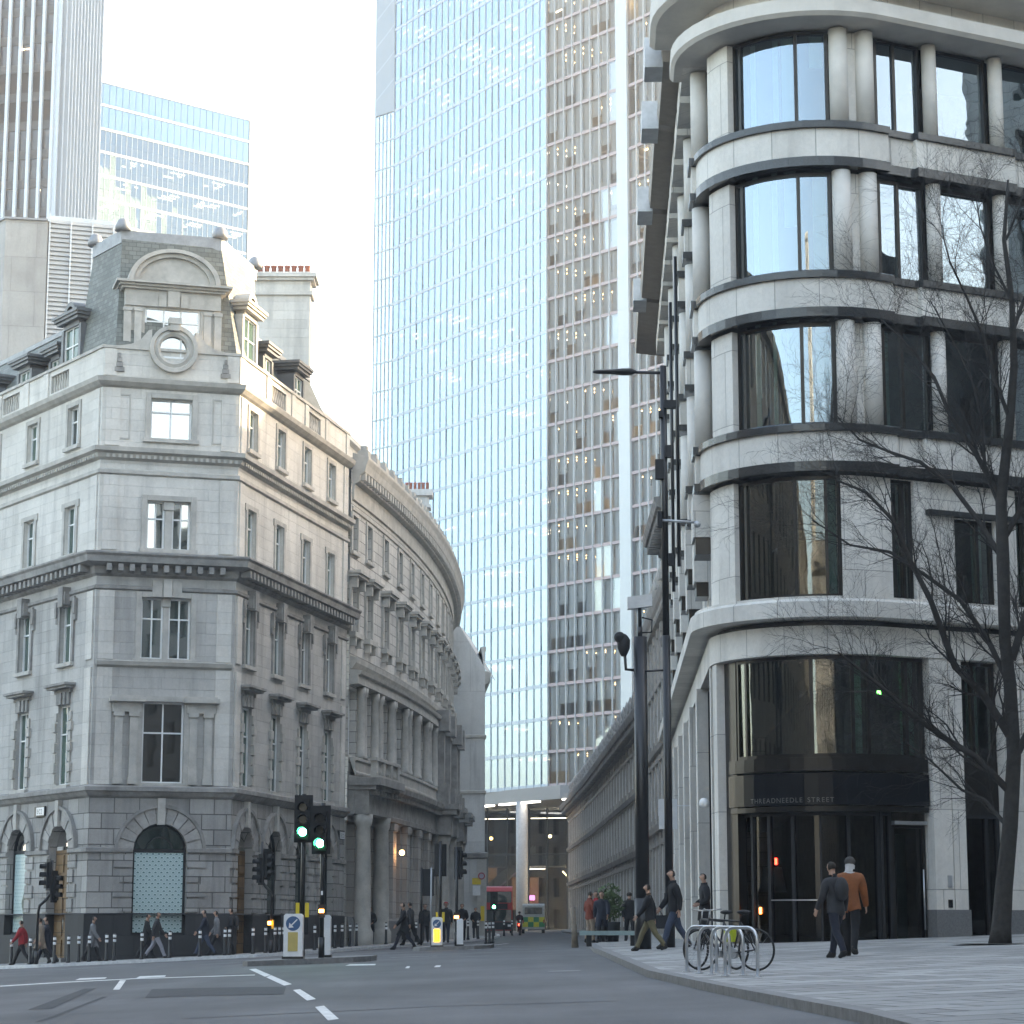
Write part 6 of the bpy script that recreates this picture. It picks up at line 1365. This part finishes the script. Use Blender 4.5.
# ================================================================== VEHICLES FAR DOWN THE STREET
RED = mat('bus_red', (.42, .02, .02), .3, var=.05)
def bus():
    Y = 218; c = at(499, 938, Y); z0 = gz(c.x, Y); T_ = thing('double_decker_bus', 'red double decker bus coming up the street below the glass lobby', 'bus', (c.x, Y, z0)); W, H, L_ = 2.5, 4.35, 10.5; x0, x1 = c.x - W / 2, c.x + W / 2
    pr = [(0, .3), (0, 3.9), (.25, 4.25), (.7, H), (L_ - .3, H), (L_, 4.1), (L_, .3)]
    m = MB()
    for s in (x0, x1): m.face([(s, Y + y, z0 + z) for y, z in (pr if s == x0 else pr[::-1])])
    for (a, b_), (c_, d_) in zip(pr, pr[1:] + pr[:1]): m.face([(x0, Y + a, z0 + b_), (x1, Y + a, z0 + b_), (x1, Y + c_, z0 + d_), (x0, Y + c_, z0 + d_)])
    m.build('body', RED, T_)
    for z0_, z1_ in ((1.1, 2.2), (2.85, 3.85)): boxpart(T_, 'windscreen', M['pane'][1], (c.x, Y - .01, z0 + (z0_ + z1_) / 2), 2.3, .04, z1_ - z0_)
    boxpart(T_, 'front_panel', M['blackmatt'], (c.x, Y - .01, z0 + .72), 2.4, .03, .7); boxpart(T_, 'destination_blind', M['blackmatt'], (c.x, Y - .015, z0 + 2.5), 1.6, .04, .5)
    for s in (-1, 1):
        boxpart(T_, 'side_window', M['pane'][1], (c.x + s * 1.255, Y + 5.2, z0 + 1.7), .02, 9.6, .9); boxpart(T_, 'side_window', M['pane'][1], (c.x + s * 1.255, Y + 5.2, z0 + 3.35), .02, 9.8, .9); boxpart(T_, 'headlight', M['plastic_w'], (c.x + s * .95, Y - .03, z0 + .75), .3, .04, .2)
        for y in (2.4, 8): m = MB(); m.tube([(c.x + s * 1.0, Y + y, z0 + .48), (c.x + s * 1.27, Y + y, z0 + .48)], .48, 16); m.build('wheel', M['rubber'], T_)
bus()
def van():
    Y = 200; c = at(533.5, 938, Y); z0 = gz(c.x, Y); T_ = thing('ambulance', 'parked van with yellow and green squares on its back, beside the round column', 'van', (c.x, Y, z0)); W, H = 1.3, 2.5
    W = 1.9; m = MB(); pr = [(0, .35), (0, 2.35), (.2, H), (3.8, H), (4.4, 1.5), (5.4, 1.2), (5.5, .35)]; x0, x1 = c.x - W / 2, c.x + W / 2
    for s in (x0, x1): m.face([(s, Y + y, z0 + z) for y, z in (pr if s == x0 else pr[::-1])])
    for (a, b_), (c_, d_) in zip(pr, pr[1:] + pr[:1]): m.face([(x0, Y + a, z0 + b_), (x1, Y + a, z0 + b_), (x1, Y + c_, z0 + d_), (x0, Y + c_, z0 + d_)])
    m.build('body', mat('pale_van_paint', (.45, .47, .45), .3), T_)
    GR = mat('green_square', (.03, .25, .10), .4); YE = mat('yellow_square', (.62, .60, .05), .4)
    for i in range(4):
        for j in range(2): boxpart(T_, 'reflective_square', GR if (i + j) % 2 else YE, (c.x - .7 + i * .47, Y - .01, z0 + .75 + j * .42), .46, .03, .41)
    boxpart(T_, 'rear_window', M['pane'][1], (c.x, Y - .01, z0 + 1.9), 1.5, .03, .55)
    for s in (-1, 1):
        boxpart(T_, 'tail_light', RED, (c.x + s * .88, Y - .02, z0 + 1.0), .1, .04, .3)
        for y in (.9, 4.4): m = MB(); m.tube([(c.x + s * .75, Y + y, z0 + .34), (c.x + s * .97, Y + y, z0 + .34)], .34, 14); m.build('wheel', M['rubber'], T_)
van()
# ================================================================== PEOPLE
def person_mesh(kind):
    """one continuous skinned body; returns (mesh, bone list)"""
    J = {}; Ed = []; Rr = {}
    def j(n, p, r): J[n] = Vector(p); Rr[n] = r
    def e(a, b): Ed.append((a, b))
    lean = {'walk': .05, 'walk2': .06, 'stand': 0, 'near_a': .10, 'near_b': .12, 'ride': .5}[kind]
    hipz = .93 if kind != 'ride' else 1.0
    up = lambda z: (0, lean * (z - hipz) * 1.0, z)
    j('pelvis', (0, 0, hipz), (.15, .11)); j('waist', up(hipz + .17), (.135, .10)); j('chest', up(hipz + .40), (.165, .115)); j('neckb', up(hipz + .53), (.075, .07)); j('neck', up(hipz + .60), (.052, .052))
    hx = up(hipz + .68); hd = (hx[0], hx[1] + .02, hx[2]); j('jaw', hd, (.068, .078)); j('head', (0, hd[1] + .005, hipz + .755), (.078, .095)); j('crown', (0, hd[1] - .005, hipz + .83), (.05, .06))
    j('nose', (0, hd[1] + .118, hipz + .735), (.013, .016))
    for s in (-1, 1): j('ear%d' % s, (s * .088, hd[1] - .005, hipz + .74), (.012, .02)); e('head', 'ear%d' % s)
    for a, b in (('pelvis', 'waist'), ('waist', 'chest'), ('chest', 'neckb'), ('neckb', 'neck'), ('neck', 'jaw'), ('jaw', 'head'), ('head', 'crown'), ('head', 'nose')): e(a, b)
    st = {'walk': (.42, .36), 'walk2': (-.34, .30), 'stand': (.04, 0), 'near_a': (-.20, .16), 'near_b': (.24, .2), 'ride': (0, 0)}[kind]
    for s in (-1, 1):
        ph = st[0] * s; back = ph < 0
        h = Vector((s * .095, 0, hipz - .06)); 
        if kind == 'ride': kn = h + Vector((0, .36, -.16 - (.14 if s > 0 else 0))); an = kn + Vector((0, -.1, -.42))
        else:
            kn = h + Vector((s * .005, math.sin(ph + (.12 if not back else .05)) * .43, -math.cos(ph) * .43)); sh = ph - (.25 if back else .05)
            an = kn + Vector((0, math.sin(sh) * .42, -math.cos(sh) * .42))
        to = an + (Vector((s * .02, .15, -.045)) if not (back and abs(ph) > .2) else Vector((s * .02, .12, -.09)))
        he = an + (Vector((0, -.05, -.05)))
        S = str(s); j('hip' + S, h, (.10, .10)); j('knee' + S, kn, (.062, .066)); j('calf' + S, kn.lerp(an, .35) + Vector((0, -.015, 0)), (.058, .062)); j('ankle' + S, an, (.042, .046)); j('toe' + S, to, (.042, .028)); j('heel' + S, he, (.038, .035))
        e('pelvis', 'hip' + S); e('hip' + S, 'knee' + S); e('knee' + S, 'calf' + S); e('calf' + S, 'ankle' + S); e('ankle' + S, 'toe' + S); e('ankle' + S, 'heel' + S)
        sh_ = Vector(up(hipz + .46)) + Vector((s * .19, 0, 0)); aa = -ph * .9
        if kind == 'ride': el = sh_ + Vector((s * .05, .2, -.18)); wr = el + Vector((0, .22, -.08))
        elif kind == 'stand': el = sh_ + Vector((s * .07, -.02, -.29)); wr = el + Vector((-s * .10, .17, -.10))
        else: el = sh_ + Vector((s * .05, math.sin(aa) * .29, -math.cos(aa) * .29)); wr = el + Vector((s * .0, math.sin(aa + .35) * .25, -math.cos(aa + .35) * .25))
        d = (wr - el).normalized(); pm = wr + d * .06
        j('shoulder' + S, sh_, (.075, .075)); j('elbow' + S, el, (.047, .047)); j('wrist' + S, wr, (.03, .034)); j('palm' + S, pm, (.022, .038))
        e('chest', 'shoulder' + S); e('shoulder' + S, 'elbow' + S); e('elbow' + S, 'wrist' + S); e('wrist' + S, 'palm' + S)
        f = Vector((0, 1, 0)); f = (f - d * f.dot(d)).normalized()
        for k, (o, L_) in enumerate(((.03, .075), (.01, .085), (-.011, .08), (-.031, .062))):
            a = pm + d * .035 + f * o; b = a + d * L_ * .6; c = b + (d * .7 + Vector((-s * .6, 0, 0))) * L_ * .5
            j('fa%s%d' % (S, k), a, (.0105, .0105)); j('fb%s%d' % (S, k), b, (.009, .009)); j('fc%s%d' % (S, k), c, (.0075, .0075)); e('palm' + S, 'fa%s%d' % (S, k)); e('fa%s%d' % (S, k), 'fb%s%d' % (S, k)); e('fb%s%d' % (S, k), 'fc%s%d' % (S, k))
        a = wr + d * .025 + f * .038; b = a + d * .035 + f * .025 + Vector((-s * .012, 0, 0)); c = b + d * .032; 
        j('ta' + S, a, (.0125, .0125)); j('tb' + S, b, (.011, .011)); j('tc' + S, c, (.009, .009)); e('wrist' + S, 'ta' + S); e('ta' + S, 'tb' + S); e('tb' + S, 'tc' + S)
    nm = list(J); ix = {n: i for i, n in enumerate(nm)}
    me = bpy.data.meshes.new('skel'); me.from_pydata([J[n] for n in nm], [(ix[a], ix[b]) for a, b in Ed], []); ob = bpy.data.objects.new('skel', me); COL.objects.link(ob)
    sk = ob.modifiers.new('s', 'SKIN'); ob.modifiers.new('d', 'SUBSURF').levels = 1
    for i, n in enumerate(nm): me.skin_vertices[0].data[i].radius = Rr[n]; me.skin_vertices[0].data[i].use_root = (n == 'pelvis')
    sk.use_smooth_shade = True; sk.branch_smoothing = .3
    out = bpy.data.meshes.new_from_object(ob.evaluated_get(bpy.context.evaluated_depsgraph_get())); bpy.data.objects.remove(ob); bpy.data.meshes.remove(me)
    zmin = min(v.co.z for v in out.vertices)
    if kind != 'ride':
        for v in out.vertices: v.co.z -= zmin
        for n in J: J[n].z -= zmin
    for p in out.polygons: p.use_smooth = True
    bones = [(J[a], J[b], a, b) for a, b in Ed]
    tags = []
    for p in out.polygons:
        c = p.center; best = None
        for a, b, na, nb_ in bones:
            ab = b - a; t = max(0, min(1, (c - a).dot(ab) / max(1e-9, ab.length_squared))); dd = (c - (a + ab * t)).length - .6 * (Rr[na][0] * (1 - t) + Rr[nb_][0] * t)
            if best is None or dd < best[0]: best = (dd, na, nb_, t)
        _, na, nb_, t = best; b = nb_
        if b.startswith(('hip', 'knee', 'calf', 'ankle')): tg = 'leg' if not (b.startswith('ankle') and t > .85) else 'shoe'
        elif b.startswith(('toe', 'heel')): tg = 'shoe'
        elif b.startswith(('fa', 'fb', 'fc', 'ta', 'tb', 'tc', 'palm')): tg = 'hand'
        elif b.startswith(('shoulder', 'elbow', 'wrist')): tg = 'arm'
        elif b in ('waist', 'chest', 'neckb'): tg = 'torso'
        elif b == 'neck': tg = 'neck'
        else: tg = 'head'
        tags.append((tg, p.normal.copy(), c.copy()))
    return out, tags, J
def shell(src, faces, off, flare=None):
    vs = {}; v = []; f = []
    for fi in faces:
        q = []
        for vi in src.polygons[fi].vertices:
            if vi not in vs:
                w_ = src.vertices[vi]; vs[vi] = len(v); p = w_.co + w_.normal * off
                if flare: p = flare(p, w_)
                v.append(p)
            q.append(vs[vi])
        f.append(q)
    me = bpy.data.meshes.new('shell'); me.from_pydata(v, [], f)
    for p in me.polygons: p.use_smooth = True
    me.update(); return me
PM = {}
def protos(kind):
    if kind in PM: return PM[kind]
    body, tags, J = person_mesh(kind); hipz = J['pelvis'].z; hd = J['head']
    idx = lambda fn: [i for i, t in enumerate(tags) if fn(*t)]
    d = {'body': body, 'hipz': hipz, 'J': J}
    tor = idx(lambda t, n, c: t in ('torso', 'arm') or (t == 'leg' and c.z > hipz - .14) or (t == 'neck' and c.z < J['neck'].z - .01))
    coat = idx(lambda t, n, c: t in ('torso', 'arm') or (t == 'leg' and c.z > hipz - .36) or (t == 'neck' and c.z < J['neck'].z - .01))
    fl = lambda p, w_: p + Vector((p.x * .12, p.y * .10, 0)) * max(0, min(1, (hipz - p.z) / .3 + .4)) if abs(p.x) < .2 else p
    d['jacket'] = shell(body, tor, .028, fl); d['coat'] = shell(body, coat, .036, fl)
    d['trousers'] = shell(body, idx(lambda t, n, c: t == 'leg' or (t == 'torso' and c.z < hipz + .06)), .016)
    d['shoe_l'] = shell(body, idx(lambda t, n, c: t == 'shoe' and c.x < 0), .012); d['shoe_r'] = shell(body, idx(lambda t, n, c: t == 'shoe' and c.x >= 0), .012)
    d['hair'] = shell(body, idx(lambda t, n, c: t == 'head' and (c.z > hd.z + .045 or (c.y < hd.y - .005 and c.z > hd.z - .07)) and abs(c.x) < .09), .02)
    d['hat'] = shell(body, idx(lambda t, n, c: t == 'head' and c.z > hd.z + .015), .03)
    d['scarf'] = shell(body, idx(lambda t, n, c: t == 'neck' or (t == 'torso' and c.z > J['neckb'].z - .03 and abs(c.x) < .13) or (t == 'head' and c.z < hd.z - .06 and c.y < hd.y)), .034)
    PM[kind] = d; return d
SKIN = mat('skin', (.42, .25, .18), .55, var=.05)
CL = {}
def cloth(c):
    if c not in CL: CL[c] = mat('cloth_%d' % len(CL), c, .85, var=.2, vscale=7, bump=.3, bscale=20)
    return CL[c]
BK, NV, CH_, GY, TN, RD, RU_, JN = (.012, .012, .014), (.015, .018, .03), (.03, .03, .033), (.16, .16, .165), (.26, .20, .15), (.30, .02, .025), (.23, .075, .025), (.04, .055, .09)
def person(label, px_, Y, kind, rz, H=1.74, top='jacket', ctop=BK, cleg=BK, hair=(.03, .022, .016), hat=None, bag=None, scarf=None, eyes=False, road=False, loc=None, group=None):
    d = protos(kind); b = loc or gp(px_, Y, road)
    T_ = thing('person', label, 'person', b, group)
    def add(nm, key, mt):
        me = d[key].copy(); me.name = nm; me.materials.clear(); me.materials.append(mt); o = bpy.data.objects.new(nm, me); COL.objects.link(o); o.parent = T_; return o
    add('body', 'body', SKIN); add('trousers', 'trousers', cloth(cleg)); [add('shoe', q, cloth((.02, .018, .016))) for q in ('shoe_l', 'shoe_r')]; add(top, top, cloth(ctop))
    if hat: add('hat', 'hat', cloth(hat))
    add('hair', 'hair', cloth(hair))
    if scarf: add('scarf', 'scarf', cloth(scarf))
    J = d['J']
    if bag == 'pack':
        c = J['chest']; m = MB(); m.ball((0, c.y - .2, c.z - .08), .2, sc=(.8, .55, 1.15), seg=14); o = m.build('backpack', cloth(CH_)); o.parent = T_
    elif bag:
        c = J['palm1']; m = MB(); m.box(c.x - .05, c.x + .09, c.y - .17, c.y + .17, c.z - .42, c.z - .12); m.tube([(c.x, c.y - .08, c.z - .12), (c.x, c.y, c.z + .01), (c.x, c.y + .08, c.z - .12)], .01, 6); o = m.build('bag', cloth(bag)); o.parent = T_
    if eyes:
        h = J['head']
        for s in (-1, 1): m = MB(); m.ball((s * .032, h.y + .088, h.z + .0), .011); o = m.build('eye', cloth((.02, .015, .01))); o.parent = T_
    T_.rotation_euler = (0, 0, rz); k = H / (max(v.co.z for v in d['body'].vertices)); T_.scale = (k, k, k)
    return T_
W_ = 'walkers on the pavements'
person('person in a rust jacket with a pale scarf walking away past the entrance', 851, 44.3, 'near_a', rad(-20), 1.84, 'jacket', RU_, BK, (.05, .045, .04), None, None, (.45, .44, .43), True)
person('person in a dark jacket with a backpack beside the rust jacket', 837, 43.4, 'near_b', rad(38), 1.74, 'jacket', CH_, NV, (.02, .016, .012), None, 'pack', None, True)
person('person in a red jacket by the far left window', 22, 90.9, 'walk', rad(80), 1.66, 'jacket', RD, BK, group=W_)
person('person in a long tan coat at the far left', 41, 90.4, 'walk2', rad(85), 1.72, 'coat', TN, BK, group=W_)
person('person in dark clothes before the brown door', 47, 91.0, 'walk', rad(100), 1.76, 'jacket', NV, NV, group=W_)
person('person in a grey coat against the dark plinth', 92, 91.2, 'walk2', rad(-85), 1.7, 'coat', GY, BK, group=W_)
person('person in pale grey trousers striding under the patterned window', 156, 90.9, 'walk', rad(-88), 1.74, 'jacket', CH_, (.26, .26, .29), group=W_)
person('person in dark coat on the left edge of the patterned window', 146, 91.6, 'walk2', rad(-80), 1.7, 'coat', BK, BK, group=W_)
person('person in navy jacket and jeans right of the patterned window', 205, 91.6, 'walk', rad(95), 1.76, 'jacket', NV, JN, group=W_)
person('person in pale grey jacket near the corner door', 217, 92.2, 'walk2', rad(90), 1.7, 'jacket', GY, CH_, group=W_)
person('person with a dark backpack just left of the corner door', 231, 92.0, 'stand', rad(95), 1.78, 'jacket', BK, BK, bag='pack', group=W_)
person('person in a long black coat by the portico column', 370, 113, 'stand', rad(170), 1.78, 'coat', BK, BK, group=W_)
person('person in black crossing left of the yellow lit bollard', 404, 95, 'walk', rad(95), 1.84, 'coat', BK, NV, road=True, bag=CH_, group=W_)
person('person in black just behind the crossing walker', 411, 100, 'walk2', rad(70), 1.78, 'jacket', CH_, BK, group=W_)
person('person in black standing by the road sign back', 425, 112, 'walk', rad(180), 1.8, 'jacket', BK, CH_, group=W_)
person('person in a red woollen hat behind the dark signal', 446, 108, 'walk2', rad(178), 1.82, 'jacket', CH_, NV, hat=RD, group=W_)
person('person in dark coat between the mid street signals and the pier', 462, 118, 'stand', rad(175), 1.8, 'coat', BK, BK, group=W_)
person('person in a short black coat under the yellow signs', 475.5, 135, 'stand', rad(180), 1.72, 'coat', BK, CH_, group=W_)
person('person in a dark red jacket at the terrace, left of two', 590, 82, 'stand', rad(-60), 1.75, 'jacket', (.16, .03, .015), TN, group=W_)
person('person in a bright red jacket at the terrace, right of two', 596.5, 84, 'stand', rad(120), 1.78, 'jacket', RD, BK, group=W_)
person('person in black by the potted shrub', 602, 81, 'walk', rad(170), 1.72, 'coat', NV, BK, group=W_)
person('person in black walking along the right hand terrace', 630, 86, 'walk2', rad(5), 1.74, 'jacket', BK, BK, group=W_)
person('person in dark top and tan trousers passing the camera column', 650, 54.2, 'walk', rad(80), 1.5, 'jacket', BK, (.13, .11, .06), group=W_)
person('person in dark jacket and jeans beside the slim lamp post', 675, 55.5, 'walk2', rad(100), 1.82, 'jacket', BK, JN, bag=CH_, group=W_)
person('person in black against the street side piers', 705, 59.2, 'stand', rad(100), 1.76, 'coat', BK, BK, group=W_)
# a cyclist far down the street
c = gp(519.5, 170, True); bk2 = bicycle('far bicycle with a lit red tail light near the round column', c, rad(90), (.03, .03, .03), RED_L)
person('person in black riding the far bicycle', 0, 0, 'ride', 0, 1.72, 'jacket', BK, BK, hat=(.03, .03, .03), loc=c + Vector((0, .24, .0)))
# ================================================================== HAZE
def haze(den):
    mb = MB(); mb.box(-4300, 4300, -3300, 5300, -3.5, 176)
    m, t, out, N, L = nt('city_haze'); v = N('ShaderNodeVolumePrincipled'); v.inputs['Color'].default_value = (.93, .96, 1, 1); v.inputs['Density'].default_value = den; v.inputs['Anisotropy'].default_value = .2
    t.links.new(v.outputs[0], out.inputs['Volume'])
    tag(mb.build('haze', m), kind='stuff')
haze(.00042)
# ================================================================== LIGHT
SUN_AZ, SUN_EL = 66, 17
w = bpy.data.worlds.new('World'); SC.world = w; w.use_nodes = True
wt = w.node_tree; bg = wt.nodes['Background']; sk = wt.nodes.new('ShaderNodeTexSky'); sk.sky_type = 'NISHITA'
sk.sun_disc = False; sk.sun_elevation = rad(SUN_EL); sk.sun_rotation = rad(SUN_AZ); sk.air_density = 1.0; sk.dust_density = 2.2; sk.ozone_density = 1.0
wt.links.new(sk.outputs[0], bg.inputs[0]); bg.inputs[1].default_value = .14
sd = bpy.data.lights.new('sun', 'SUN'); so = bpy.data.objects.new('sun', sd); COL.objects.link(so)
sd.energy = 2.0; sd.angle = rad(.5); sd.color = (1, .86, .68)
a, e = rad(SUN_AZ), rad(SUN_EL)
tosun = Vector((math.sin(a) * math.cos(e), math.cos(a) * math.cos(e), math.sin(e)))
so.rotation_euler = tosun.to_track_quat('Z', 'Y').to_euler()
so.location = (60, 40, 60)
SC.view_settings.view_transform = 'Standard'; SC.view_settings.look = 'None'; SC.view_settings.exposure = 3.08; SC.view_settings.gamma = 1
SC.view_settings.use_white_balance = True; SC.view_settings.white_balance_temperature = 7900; SC.view_settings.white_balance_tint = 10
SC.cycles.max_bounces = 8; SC.cycles.transparent_max_bounces = 16
